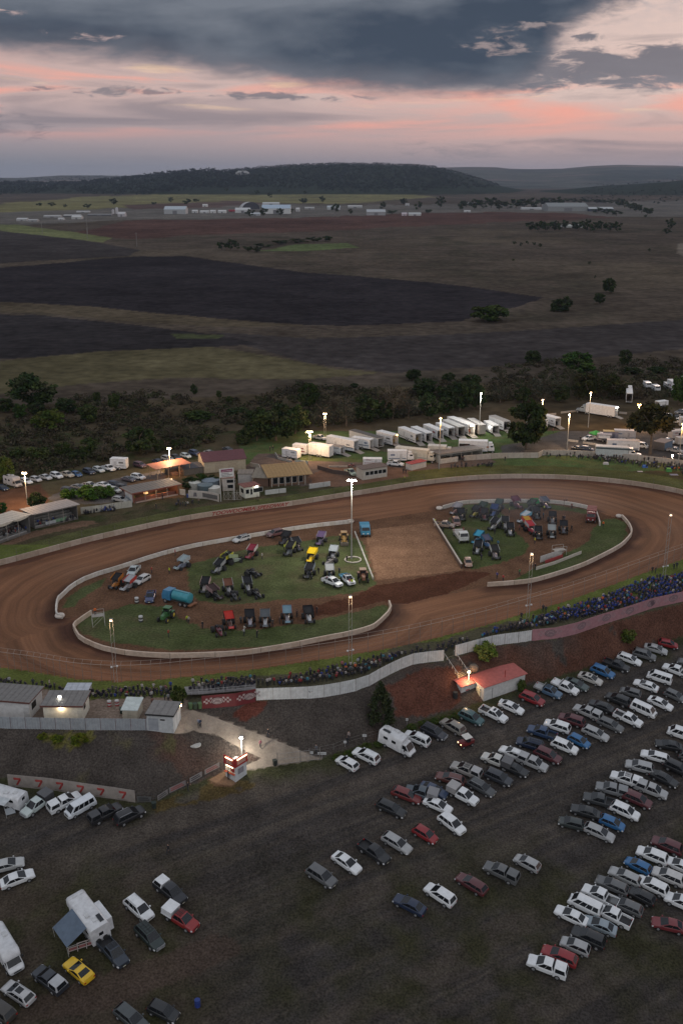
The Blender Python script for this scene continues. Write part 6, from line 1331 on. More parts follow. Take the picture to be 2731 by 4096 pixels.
# tan-roofed clubhouse
ch=bld('clubhouse','brown timber clubhouse with a big tan roof and tall glass front','building',Pz(*c('C',78,905)),Pz(*c('C',488,870)),7.0,2.9,(.13,.075,.05),0,(.33,.205,.085),.9,'skillion',-1.5,[('f',i*1.9+1.0,i*1.9+2.3,.7,2.5)for i in range(5)])
for i in range(6):MB().box(i*2.0+.3,i*2.0+.45,-.95,-.8,0,2.85,(.44,.42,.38)).build('post','matte',ch)
bld('clubhouse_wing','brown low wing with a tan-grey roof left of the clubhouse','building',Pz(*c('C',-90,900)),Pz(*c('C',60,905)),6.0,2.6,(.12,.07,.05),0,(.20,.17,.13),.6,'skillion',-1.0)
for pts,lb in(([('C',255,1000),('C',255,1000)],''),):
 pass
for k,P2,hh,cc,lb in(('R2',[(252,908),(382,893)],1.3,(.42,.43,.42),'short pale wall in front of the clubhouse'),('R2',[(528,870),(660,852)],1.4,(.42,.43,.42),'pale sheet wall right of the clubhouse'),('R2',[(440,718),(520,728)],1.6,(.34,.38,.36),'pale green panel beside the pit loop'),('R2',[(315,655),(335,685),(420,705)],.8,(.36,.34,.31),'low curved concrete barrier at the bend of the pit loop'),('B',[(1310,300),(1400,318),(1420,360)],1.2,(.34,.32,.29),'low pale barrier beside the cream shed'),('R2',[(580,745),(680,775),(800,790)],1.2,(.07,.05,.045),'dark low fence across the dirt yard'),('R2',[(650,735),(770,735)],.5,(.40,.34,.28),'low pale kerb by the small quad bike'),('R3',[(705,415),(770,406)],.7,(.38,.34,.30),'first pale kerb block on the pit grass'),('R3',[(800,398),(915,385)],.7,(.36,.32,.28),'second pale kerb block near the big white semi-trailer'),('R3',[(1165,398),(1215,402)],.7,(.36,.33,.30),'pale kerb block behind the big semi-trailer ramp'),('R3',[(845,572),(910,580)],.7,(.44,.42,.39),'pale concrete kerb on the dark gravel'),('R3',[(938,585),(1060,605)],.7,(.40,.38,.35),'longer pale concrete kerb on the dark gravel')):
 o=wall_mb(resample(gp(cl(k,*P2),0.0),2),hh,.2,cc,0.0,2.4).build('barrier_wall' if hh<1 else 'screen_wall','matte');tag(o,lb,'barrier' if hh<1 else 'wall')
 # timing hut on wheels, red-roofed kiosk, long shelter and the white spectator wall
hu=bld('timing_hut','cream timing hut with a row of windows and a brown roof','hut',Pz(*c('C',1048,838)),Pz(*c('C',1300,800)),4.2,3.2,(.44,.41,.36),0,(.13,.095,.08),.25,'skillion',0,[('f',.9+i*1.45,2.1+i*1.45,1.3,2.4)for i in range(5)])
bld('kiosk','tiny white kiosk with a red roof beside the pit entry','kiosk',Pz(*c('D',248,868)),Pz(*c('D',402,830)),2.6,1.9,(.44,.42,.40),0,(.30,.055,.055),.15,'skillion',0)
ls=bld('spectator_shelter','long open shelter with a slanting grey-brown roof beside the white wall','shelter',Pz(*c('D',545,798)),Pz(*c('D',985,738)),6.0,2.7,(.42,.40,.36),0,(.16,.135,.12),.5,'skillion',.5,open_front=True)
MB().box(.1,ls['w']*.42,-.06,.06,0,1.6,(.44,.42,.38)).build('front_panel','matte',ls)
SW=resample(gp(cl('D',(790,765),(990,752),(1160,740),(1340,737),(1568,735))+cl('E',(100,838),(350,838),(600,850),(820,862))+cl('U',(540,655),(700,672),(900,690),(1160,720),(1400,755),(1568,780),(1800,840)),0.0),2)
o=wall_mb(SW,1.75,.2,(.41,.375,.335),0.0,3.2,(.22,.2,.18),.88).build('spectator_wall','matte');tag(o,'long pale block wall behind the standing spectators on the far bank','wall')
# far sheds on the plain
def far_shed(k,x0,x1,y,hpx,dep,label,wall=(.40,.40,.41),roof=(.42,.45,.48),kind='gable',name='shed',rise=None):
 a,b=G(*c(k,x0,y)),G(*c(k,x1,y));a.z=b.z=0;s_=scale_at(a);hh=hpx*CROP[k][2]/s_
 return bld(name,label,'shed',a,b,dep,hh*.7,wall,0,roof,.3,kind,rise if rise is not None else hh*.45,group='far industrial sheds',doors=[('f',(b-a).length*.4,(b-a).length*.6,hh*.5,(.16,.16,.17))])
FS=[('Q',1030,1165,402,40,45,'wide pale grey shed with a bluish roof at the town edge',(.36,.37,.38),(.40,.45,.50)),('Q2',230,410,400,46,50,'large white warehouse with a pale blue roof',(.55,.56,.56),(.36,.45,.55)),('Q2',235,340,345,14,25,'low white roof behind the large warehouse',(.45,.45,.45),(.5,.52,.54)),('Q',740,785,418,24,20,'small pale shed below the white silos',(.42,.40,.42),(.5,.49,.5)),('Q',450,512,434,18,20,'long pale shed left of the silos',(.42,.42,.41),(.5,.5,.5)),('Q',400,505,420,12,20,'dark-fronted long shed further left',(.10,.10,.10),(.4,.4,.4)),('Q',275,380,424,12,20,'low grey shed among dark bushes',(.3,.3,.3),(.38,.38,.38)),('Q',105,170,446,16,20,'pale low shed at the far left of the town',(.36,.36,.36),(.46,.46,.46)),('Q',175,235,450,13,18,'grey low shed second from the far left of the town',(.28,.28,.28),(.36,.36,.36)),('Q',365,400,440,12,15,'tiny pale shed beside a green bush',(.4,.4,.4),(.45,.45,.45)),('Q',480,560,392,8,18,'thin white roof in the paddock behind the silos',(.4,.4,.4),(.48,.48,.48)),('Q',550,700,412,9,25,'row of dark low sheds left of the silos',(.08,.08,.09),(.2,.2,.2)),('Q',1205,1240,395,16,15,'small white shed right of the wide grey shed',(.5,.5,.5),(.5,.5,.5)),('Q',1255,1310,396,14,15,'pair-height white shed in the truck yard',(.5,.5,.5),(.52,.52,.52)),('Q',1318,1352,396,16,15,'narrow white shed in the truck yard',(.52,.52,.52),(.52,.52,.52)),('Q',1368,1418,396,16,15,'white box shed beside the red trucks',(.53,.53,.53),(.53,.53,.53)),('Q',1475,1568,394,26,25,'long white shed right of the red trucks',(.52,.52,.53),(.52,.53,.54)),('Q',1270,1302,356,14,12,'lone white building on the olive paddock',(.56,.56,.55),(.5,.5,.5)),('Q2',640,722,374,20,30,'pale blue-roofed shed in the middle of the trees',(.40,.42,.43),(.40,.45,.48)),('Q2',770,860,364,14,25,'long grey roof right of the blue-roofed shed',(.34,.34,.34),(.42,.42,.42)),('Q2',888,1005,410,30,40,'grey farm shed with a dark open front',(.30,.30,.31),(.40,.42,.44)),('Q2',1108,1140,412,16,15,'small house with a pinkish roof',(.5,.42,.45),(.50,.44,.48)),('Q2',1150,1228,412,16,18,'house with a dark centre and pale roof',(.5,.5,.5),(.44,.46,.46)),('Q2',745,795,248,16,20,'white house at the foot of the wooded hill',(.52,.53,.54),(.5,.52,.54)),('Q2',1130,1155,350,12,12,'tiny grey shed behind the farm',(.36,.36,.37),(.4,.4,.4)),('Q3',555,680,375,12,25,'low white roof left of the big grey roof',(.42,.42,.42),(.46,.47,.48)),('Q3',975,1130,385,22,35,'flat pale roof with a dark open side right of the big grey roof',(.06,.07,.10),(.42,.44,.45)),('Q3',820,938,486,14,30,'pale shed roof inside the dark windbreak',(.38,.40,.38),(.38,.41,.39)),('Q3',195,235,390,10,10,'white house under the dark trees',(.5,.5,.5),(.45,.45,.45)),('Q3',200,265,345,12,14,'low brown roof among dark trees',(.26,.24,.22),(.3,.27,.24)),('Q3',685,720,368,22,14,'little pinkish house beside the big grey roof',(.34,.30,.31),(.32,.30,.31)),('Q2',1500,1568,345,14,18,'low shed in the trees at the right of the farm',(.3,.28,.28),(.3,.3,.3)),('Q2',155,220,412,16,18,'pale sloping shed in front of the long white shed',(.4,.42,.44),(.44,.47,.5)),('Q2',500,560,372,12,16,'grey shed right of the large warehouse',(.32,.32,.32),(.36,.36,.36)),('Q2',445,468,386,20,10,'narrow white shed beside the large warehouse',(.48,.48,.48),(.5,.5,.5))]
for t in FS:far_shed(*t[:7],*t[7:])
bg=far_shed('Q3',720,972,384,40,90,'big low grey gable roof on the far right paddock',(.24,.25,.25),(.20,.215,.215),rise=9.0)
dm=G(*c('Q2',165,372));dm.z=0;dome=empty('dome_shed',dm,.3,'half-round white dome shelter with a dark mouth in the truck yard','shed','far industrial sheds');n=12;R=27;rings=[[(R*math.cos(PI*i/n),y,R*.75*math.sin(PI*i/n))for i in range(n+1)]for y in(0,40)]
MB().loft(rings,(.40,.40,.42),caps=False).build('shell','matte',dome,60);MB().add([(R*.97*math.cos(PI*i/n),2.0,R*.73*math.sin(PI*i/n))for i in range(n+1)],[tuple(range(n+1))],(.05,.05,.06)).build('mouth','matte',dome)
for i,(x,hh,r_)in enumerate(((712,24,6),(736,36,6.5))):
 p=G(*c('Q',x,400));p.z=0;s_=scale_at(p);t=MB().cyl((0,0,0),(0,0,hh*.62/s_),r_*.62/s_*1.4,r_*.62/s_*1.4,12,(.52,.50,.52)).cyl((0,0,hh*.62/s_),(0,0,hh*.62/s_*1.1),r_*.62/s_*1.4,.5,12,(.5,.48,.5)).build('silo','matte',None,40,p);tag(t,['shorter white silo of the pair','taller white silo of the pair'][i],'silo','white silos')
for i,(x,y,w_,hh,cc)in enumerate(((1435,388,28,11,(.28,.03,.05)),(1465,388,22,11,(.30,.03,.05)))):
 a,b=G(*c('Q',x,y)),G(*c('Q',x+w_,y));s_=scale_at(a);o=MB().box(0,(b-a).length,0,8,1,1+hh*.638/s_,cc).box(1,(b-a).length-1,.5,7.5,0,1,(.02,.02,.02)).build('red_trailer','matte',None,None,a);tag(o,['left red trailer parked in the far truck yard','right red trailer parked in the far truck yard'][i],'trailer','far red trailers')
mt=G(*c('Q',1057,150));mt.z=h(mt.x,mt.y);s_=scale_at(mt);hm=82*.638/s_;tw=empty('radio_mast',mt,0,'thin radio mast with a knob on top standing on the wooded hill','mast');MB().cyl((0,0,-8),(0,0,hm),1.8,1.0,6,(.16,.16,.18)).build('pole','matte',tw);MB().cyl((0,0,hm),(0,0,hm*1.08),4.2,4.2,10,(.14,.14,.16)).cyl((0,0,hm*1.02),(0,0,hm*1.04),6,6,10,(.14,.14,.16)).build('antenna_head','matte',tw)
p=G(*c('Q2',110,155));rf=MB().ball(0,0,0,46,30,26,(.30,.30,.30),nu=12,nv=6).build('water_reservoir','matte',None,50,p);tag(rf,'pale round water reservoir on the wooded ridge','reservoir')
for i,(k,x,yb,yt)in enumerate((('Q',268,525,455),('Q',550,560,490),('Q',860,605,520),('d',202,538,500))):
 p=G(*c(k,x,yb));s_=scale_at(p);hh=(yb-yt)*CROP[k][2]/s_;pl=empty('power_pole',p,.3,f'thin far power pole crossing the paddocks, {ordw(i)} from the left' if i<3 else 'faint power pole by the green strip','pole','far power poles');MB().cyl((0,0,0),(0,0,hh),.35,.25,6,(.22,.20,.19)).build('post','matte',pl);MB().box(-1.6,1.6,-.1,.1,hh*.9,hh*.92,(.2,.18,.17)).build('crossarm','matte',pl)
 # ================================================================ TRAILERS, TRUCKS, MOTORHOMES
def wheels4(parts,xs,hw,r=.48):
 for x in xs:
  for y in(hw-.12,-hw+.12):parts.append(wheel_parts(x,y,r,.28))
def trailer(k,near,far,w,hh,label,col=(.66,.67,.69),open_=True,ramp=True,roof=None,cab=None,lift=.75,cat='trailer',name='race_trailer',group='pit trailers',awn=None,lamps=0,win=(),inner=(.05,.05,.055),marks=(),cabcol=None,L=None,thru=None):
 a,b=G(*c(k,*near)),G(*c(k,*far));d=b-a;d.z=0;L=L or d.length;P_=[];hw=w/2;q=.07
 mb=MB();mb.box(0,L,-hw,hw,lift-.12,lift,col);mb.box(q,L,-hw,-hw+q,lift,hh,col);mb.box(q,L,hw-q,hw,lift,hh,col);mb.box(L-q,L,-hw+q,hw-q,lift,hh,col)
 if open_:mb.box(0,q,-hw,-hw+.12,lift,hh,col).box(0,q,hw-.12,hw,lift,hh,col).box(0,q,-hw+.12,hw-.12,hh-.25,hh,col)
 else:mb.box(0,q,-hw,hw,lift,hh,col)
 for x0,x1,z0,z1,s_,cc in marks:y=s_*(hw+.012);mb.quad((x0,y,z0),(x1,y,z0),(x1,y,z1),(x0,y,z1),cc)if s_<0 else mb.quad((x1,y,z0),(x0,y,z0),(x0,y,z1),(x1,y,z1),cc)
 if not marks:
  sc3=random.choice(((.10,.11,.13),(.05,.10,.20),(.22,.04,.04),(.30,.31,.32),(.12,.12,.12)));zs=random.uniform(.95,1.5)
  for s_ in(-1,1):
   y=s_*(hw+.012)
   for x0,x1,z0,z1,cc in((.3,L-.3,zs,zs+random.uniform(.06,.3),sc3),(L*.62,L*.62+.75,lift+.1,lift+2.0,tuple(v*.72 for v in col)),(L*.15,L*.15+random.uniform(.8,2),2.2,2.2+random.uniform(.3,.7),sc3)):q4=[(x0,y,z0),(x1,y,z0),(x1,y,min(z1,hh-.1)),(x0,y,min(z1,hh-.1))];mb.quad(*(q4 if s_<0 else q4[::-1]),cc);y+=s_*.006
 P_.append(part('body',mb,'gloss',smooth=None))
 rf=MB().box(-.05,L+.03,-hw-.04,hw+.04,hh,hh+.10,roof or tuple(min(v*1.12,.72)for v in col))
 for i in range(1,int(L/1.3)):rf.box(i*1.3-.02,i*1.3+.02,-hw,hw,hh+.10,hh+.125,tuple(v*.85 for v in(roof or col)))
 P_.append(part('roof',rf,'matte',smooth=None))
 if open_:
  P_.append(part('interior',MB().box(q,L-q,-hw+q,hw-q,lift+.005,lift+.03,(.12,.11,.10)).box(L*.45,L*.45+.05,-hw+q,hw-q,lift+.03,hh-.05,inner).box(L*.2,L*.4,-hw+q,-hw+.6,lift+.03,lift+1.1,inner),'matte',smooth=None))
 else:P_.append(part('rear_door',MB().box(-.03,-.005,-hw+.1,-.02,lift+.05,hh-.15,tuple(v*.95 for v in col)).box(-.03,-.005,.02,hw-.1,lift+.05,hh-.15,tuple(v*.95 for v in col)),'gloss',smooth=None))
 if ramp and open_:P_.append(part('ramp',MB().hexa([(-2.6,-hw+.1,0),(0,-hw+.1,lift-.08),(0,hw-.1,lift-.08),(-2.6,hw-.1,0),(-2.6,-hw+.1,.06),(0,-hw+.1,lift),(0,hw-.1,lift),(-2.6,hw-.1,.06)],(.26,.24,.22)),'matte',smooth=None))
 if awn:P_.append(part('awning',MB().hexa([(.5,awn*hw,hh-.25),(L-.5,awn*hw,hh-.25),(L-.5,awn*(hw+2.6),hh-.6),(.5,awn*(hw+2.6),hh-.6),(.5,awn*hw,hh-.2),(L-.5,awn*hw,hh-.2),(L-.5,awn*(hw+2.6),hh-.55),(.5,awn*(hw+2.6),hh-.55)],(.42,.40,.38)),'matte',smooth=None))
 for i in range(lamps):P_.append(part('lamp',MB().box(-.2,-.06,-hw+.5+i*1.0,-hw+.8+i*1.0,hh-.35,hh-.1),'lampwhite' if lamps>1 else 'lampamber',smooth=None))
 for x0,x1,z0,z1,s_ in win:y=s_*(hw+.02);P_.append(part('window',MB().box(x0,x1,min(y,y-s_*.03),max(y,y-s_*.03),z0,z1),'glass',smooth=None))
 wx=[L*.42,L*.42+1.1]if not cab else[1.4,2.5]if L>7 else[1.3]
 wheels4(P_,wx,hw)
 if cab:
  cc=cabcol or col;x0=L+.15;x1=x0+(2.0 if cab=='over' else 2.2);m_=MB();m_.box(x0,x1,-hw+.05,hw-.05,.85,1.75,cc);m_.hexa([(x0,-hw+.05,1.75),(x1,-hw+.05,1.75),(x1,hw-.05,1.75),(x0,hw-.05,1.75),(x0,-hw+.12,2.75),(x1-.35,-hw+.15,2.7),(x1-.35,hw-.15,2.7),(x0,hw-.12,2.75)],cc)
  if cab=='nose':m_.hexa([(x1,-.8,.8),(x1+1.8,-.65,.8),(x1+1.8,.65,.8),(x1,.8,.8),(x1,-.8,1.8),(x1+1.7,-.6,1.55),(x1+1.7,.6,1.55),(x1,.8,1.8)],cc)
  m_.box(x0+.1,x0+1.3,-hw+.25,hw-.25,2.72,min(hh,3.4),cc)
  P_.append(part('cab',m_,'gloss',smooth=None));g=MB();q0=[(x1,hw-.12,1.78),(x1,-hw+.12,1.78),(x1-.34,-hw+.2,2.66),(x1-.34,hw-.2,2.66)][::-1];g.add(fquad([(x1,-hw+.05,1.75),(x1,hw-.05,1.75),(x1-.35,hw-.15,2.7),(x1-.35,-hw+.15,2.7)],.06,.94,.08,.9,.02),[(0,1,2,3)]);P_.append(part('windscreen',g,'glass',smooth=None))
  for s_ in(-1,1):P_.append(part('side_window',MB().box(x0+.75,x1-.4,s_*(hw-.09)-.012,s_*(hw-.09)+.012,1.85,2.5),'glass',smooth=None));P_.append(part('headlight',MB().box((x1 if cab=='over' else x1+1.8)-.02,(x1 if cab=='over' else x1+1.8)+.03,s_*.55-.15,s_*.55+.15,.95,1.2),'lens',smooth=None))
  P_.append(part('chassis',MB().box(L*.3,x1+(1.6 if cab=='nose' else-.1),-.45,.45,.45,.85,(.05,.05,.05)),'matte',smooth=None));wheels4(P_,[x1-.5 if cab=='over' else x1+.9],hw)
  if cab=='nose':wheels4(P_,[L-1.2,L-.1],hw)
 else:P_.append(part('drawbar',MB().box(L,L+1.2,-.06,.06,.5,.6,(.1,.1,.1)),'matte',smooth=None))
 return inst(P_,name,a,orient(a,d,Vector((0,0,1))),label,cat,group)
TR=[('C',(382,622),(225,600),2.5,3.2,'pale blue-white box trailer at the left end of the pit row',dict(open_=False)),('C',(468,578),(330,562),2.5,3.4,'white box trailer half hidden behind the left lamp mast',dict(open_=False)),('C',(718,606),(500,572),2.7,4.0,'long white trailer with dark graphics on its side and rear near the left mast',dict(open_=False,marks=((.4,2.6,2.4,3.3,-1,(.16,.15,.15)),(1,9,1.0,1.08,-1,(.2,.2,.2))))),('C',(838,578),(700,556),2.5,2.9,'low open-backed trailer with a brown interior and a ramp',dict(inner=(.12,.09,.06),roof=(.22,.2,.19))),('C',(978,548),(690,492),2.6,4.0,'very long white trailer with a rear door and ramp behind the low open one',dict(open_=True,inner=(.18,.18,.19))),('C',(1140,522),(945,492),2.5,3.6,'white trailer with a wide ramp below the black and white coach',dict()),('C',(1235,508),(935,420),2.6,3.7,'black and white striped coach with an open rear',dict(col=(.50,.51,.52),roof=(.10,.095,.09),ramp=False,marks=((.3,9.5,2.3,3.0,-1,(.03,.03,.03)),(.3,2.2,.8,3.0,-1,(.05,.08,.08))))),('C',(1385,482),(1215,436),2.6,3.9,'pale blue-white trailer with an amber light glowing in its open rear',dict(inner=(.30,.22,.08),lamps=1)),('D',(322,592),(140,520),2.6,3.7,'white motorhome-style trailer with a small side window and tan open rear',dict(inner=(.28,.22,.10),win=((6,7.2,1.9,2.4,-1),))),('D',(430,582),(270,512),2.5,3.6,'white trailer with a person standing in its dark open rear',dict()),('D',(548,552),(400,486),2.5,3.6,'white trailer with a long ramp in the middle of the pit row',dict()),('D',(664,528),(530,470),2.6,3.6,'pale trailer with a dark open rear beside the tall double trailer',dict()),('D',(768,528),(595,450),2.7,4.0,'tall grey-white trailer with a dark open rear in the middle of the pit row',dict(col=(.46,.46,.45))),('D',(872,512),(650,420),2.7,4.1,'long white-roofed trailer with red cars and two bright lamps at its rear',dict(lamps=2,inner=(.25,.08,.05),awn=-1)),('D',(985,505),(860,430),2.6,3.8,'closed pale grey trailer right of the two-lamp trailer',dict(open_=False,col=(.40,.39,.38))),('D',(1125,495),(1030,440),2.5,3.3,'white-lit trailer with its side open and a ramp',dict(inner=(.45,.46,.45))),('D',(1240,462),(1085,398),2.6,3.8,'white trailer with a grey roof just left of the twin-trunked gum',dict(roof=(.30,.29,.28))),('R3',(700,498),(600,470),2.6,3.5,'white trailer partly behind the twin-trunked gum',dict(open_=False)),('R3',(780,488),(690,462),2.6,3.6,'white trailer with a dark open rear at the right end of the pit row',dict(inner=(.03,.03,.03))),('C',(1050,690),(1245,692),2.3,2.5,'small white box trailer parked behind the timing hut',dict(open_=False,lift=.45)),('E',(240,560),(130,545),2.4,3.0,'short white trailer behind the gum trunk on the pit grass',dict(open_=False))if False else None,('C',(1305,640),(1505,640),2.6,3.6,'white box truck facing the long shelter',dict(open_=False,cab='over',cat='truck',name='box_truck',group='pit trucks')),('D',(90,740),(425,778),2.6,3.9,'long cream box truck behind the white box truck',dict(open_=False,cab='over',cat='truck',name='box_truck',group='pit trucks',col=(.50,.48,.42))),('D',(420,720),(610,730),2.6,3.8,'cream box truck mostly hidden behind the long shelter',dict(open_=False,cab='over',cat='truck',name='box_truck',group='pit trucks',col=(.52,.50,.45))),('D',(738,668),(1040,678),2.6,3.9,'white truck with an orange panel and black sweep on its side',dict(open_=False,cab='over',cat='truck',name='race_truck',group='pit trucks',marks=((.2,3.6,1.4,3.0,-1,(.03,.03,.03)),(.5,3.0,2.3,3.0,-1,(.45,.10,.04)),(9,9.8,1.8,2.4,-1,(.35,.2,.15))))),('E',(862,448),(560,402),2.7,4.1,'big white semi-trailer with bright rear lamps and its ramp down',dict(cab='nose',cat='truck',name='race_truck',lamps=2,cabcol=(.25,.30,.34),marks=((1.4,3.6,2.7,3.4,-1,(.28,.24,.04)),(6.6,7.3,1.0,2.7,-1,(.06,.06,.08)),(9,9.7,2.6,3.0,-1,(.05,.05,.05))))),('E',(998,300),(990,215),2.4,4.2,'tall narrow white trailer with a pink light in its open end',dict(ramp=False,inner=(.12,.11,.11))),('E',(645,850),(985,868),2.7,3.6,'white and teal race transporter numbered 55 behind the spectator wall',dict(open_=False,cab='nose',cat='truck',name='race_truck',group='pit trucks',col=(.42,.47,.48),cabcol=(.58,.58,.57),roof=(.50,.50,.50),marks=((0,13,2.9,3.4,-1,(.06,.08,.09)),))),('E',(765,788),(1100,800),2.6,3.7,'white box trailer with a peach roof behind the transporter numbered 55',dict(open_=False,roof=(.55,.49,.47))),('E',(840,672),(1062,682),2.5,3.4,'mauve-white box trailer behind the yellow-roofed camper',dict(open_=False,col=(.44,.42,.43))),('E',(665,690),(815,700),2.3,2.6,'camper trailer with a fold-out awning beside the green tent',dict(open_=False,awn=-1,col=(.30,.28,.30))),('E',(725,668),(882,675),2.4,2.9,'camper with a yellow-tan roof beside the green tent',dict(open_=False,col=(.26,.24,.30),roof=(.45,.33,.13))),('E',(1425,672),(1600,655),2.5,3.0,'cream caravan with a pinkish front near the amber lamp',dict(open_=False,col=(.50,.46,.44),win=((2.5,3.2,1.5,2.3,-1),),cat='caravan',name='caravan',group='pit caravans')),('E',(1490,735),(1640,728),2.5,2.8,'pale caravan at the edge beside the blue container',dict(open_=False,col=(.42,.40,.38),cat='caravan',name='caravan',group='pit caravans')),('E',(1520,540),(1650,545),2.5,3.6,'grey-white box trailer at the edge behind the amber lamp',dict(open_=False,col=(.42,.43,.44))),('E',(1290,335),(1385,322),2.4,2.2,'low white-roofed open trailer in the dark trees',dict(inner=(.03,.03,.03),ramp=False)),('E',(1470,175),(1380,120),2.6,4.2,'white box truck among the trees at the back of the pits',dict(open_=False,name='box_truck',cat='truck',group='back trucks',L=6)),('E',(1560,110),(1590,95),2.5,3.6,'white trailer edge among the back trees',dict(open_=False,L=5))]
for t in TR:
 if t:trailer(*t[:6],**t[6])
for x,y,lb in((1300,185,'white cab truck among the back trees, nearest the amber lamp'),(1210,150,'white van-like truck among the back trees'),(1425,160,'white cab truck in front of the back box truck')):trailer('E',(x-40,y-25),(x,y),2.4,2.6,lb,open_=False,cab='over',name='flat_truck',cat='truck',group='back trucks',L=2.6)
# container, tent
p=G(*c('E',1245,775));q=G(*c('E',1365,798));rz,w=frame_on(p,q);ct=empty('shipping_container',p,rz,'weathered grey-blue shipping container beside the thick gum trunk','container');m_=MB().box(0,w,0,5.8,.15,2.7,(.13,.12,.12))
for i in range(int(w/.4)):m_.box(i*.4,i*.4+.2,-.03,0,.25,2.6,(.12,.11,.11))
m_.build('body','matte',ct);m_=MB()
for i in range(8):m_.box(w,w+(.05 if i%2 else .02),.2+i*.68,.2+i*.68+.6,.2,2.6,(.12,.17,.24))
m_.build('blue_side','matte',ct);MB().box(-.05,w+.05,-.05,5.85,2.7,2.78,(.19,.15,.14)).build('roof','matte',ct)
p=G(*c('E',650,672));tn=empty('canopy_tent',p,.3,'bright green pop-up canopy tent beside the white utility','tent');MB().add([(-1.7,-1.7,2.2),(1.7,-1.7,2.2),(1.7,1.7,2.2),(-1.7,1.7,2.2),(0,0,3.2),(-1.7,-1.7,1.95),(1.7,-1.7,1.95),(1.7,1.7,1.95),(-1.7,1.7,1.95)],[(0,1,4),(1,2,4),(2,3,4),(3,0,4),(0,5,6,1),(1,6,7,2),(2,7,8,3),(3,8,5,0)],(.06,.34,.06)).build('canopy','matte',tn)
for x in(-1.65,1.65):
 for y in(-1.65,1.65):MB().cyl((x,y,0),(x,y,2.2),.03,.03,5,(.5,.5,.5)).build('leg','matte',tn)
for k,x,y,dx,dy,kd,cc,lb in(('C',1385,668,110,12,'ute',WHITE,'white double-cab pickup behind the timing hut'),('C',922,752,90,50,'ute',(.36,.42,.32),'pale green pickup with roof lights in the dirt yard'),('E',590,662,-100,10,'ute',WHITE,'white pickup beside the green tent'),('E',965,690,80,10,'wagon',(.40,.40,.40),'silver wagon behind the peach-roofed trailer'),('E',1400,690,90,20,'ute',WHITE,'white pickup behind the blue container'),('E',1440,575,90,0,'suv',SILVER,'silver SUV under the amber lamp'),('E',1545,855,90,20,'hatch',DARK,'dark hatchback at the edge by the small white lamp'),('C',600,392,90,20,'ute',(.45,.46,.46),'pale pickup behind the long trailer with dark graphics'),('E',1540,385,-90,10,'ute',(.2,.2,.21),'grey pickup on the gravel by the back trees'),('E',1480,480,90,10,'van',WHITE,'white van on the gravel left of the grey-white box trailer'),('E',1395,505,90,15,'suv',(.45,.45,.46),'silver SUV on the gravel behind the right gum'),('E',1300,480,90,15,'ute',WHITE,'white pickup on the gravel behind the right gum'),('E',1500,440,-90,15,'wagon',DARK,'dark wagon on the gravel below the back trees'),('E',1420,430,90,15,'ute_canopy',SILVER,'silver canopy pickup below the back trees'),('E',1130,740,90,15,'van',WHITE,'white van behind the thick gum trunk'),('E',1480,790,90,15,'ute',(.3,.3,.31),'grey pickup right of the blue container'),('E',760,640,90,8,'van',(.5,.5,.5),'pale van between the green tent and the mauve trailer'),('E',470,765,90,10,'sedan',DARK,'dark sedan on the gravel behind the spectator wall'),('E',560,775,90,10,'suv',NAVY,'navy SUV on the gravel behind the spectator wall')):
 car(k,x,y,dx,dy,kd,cc,lb,group='pit utilities',depth=1)
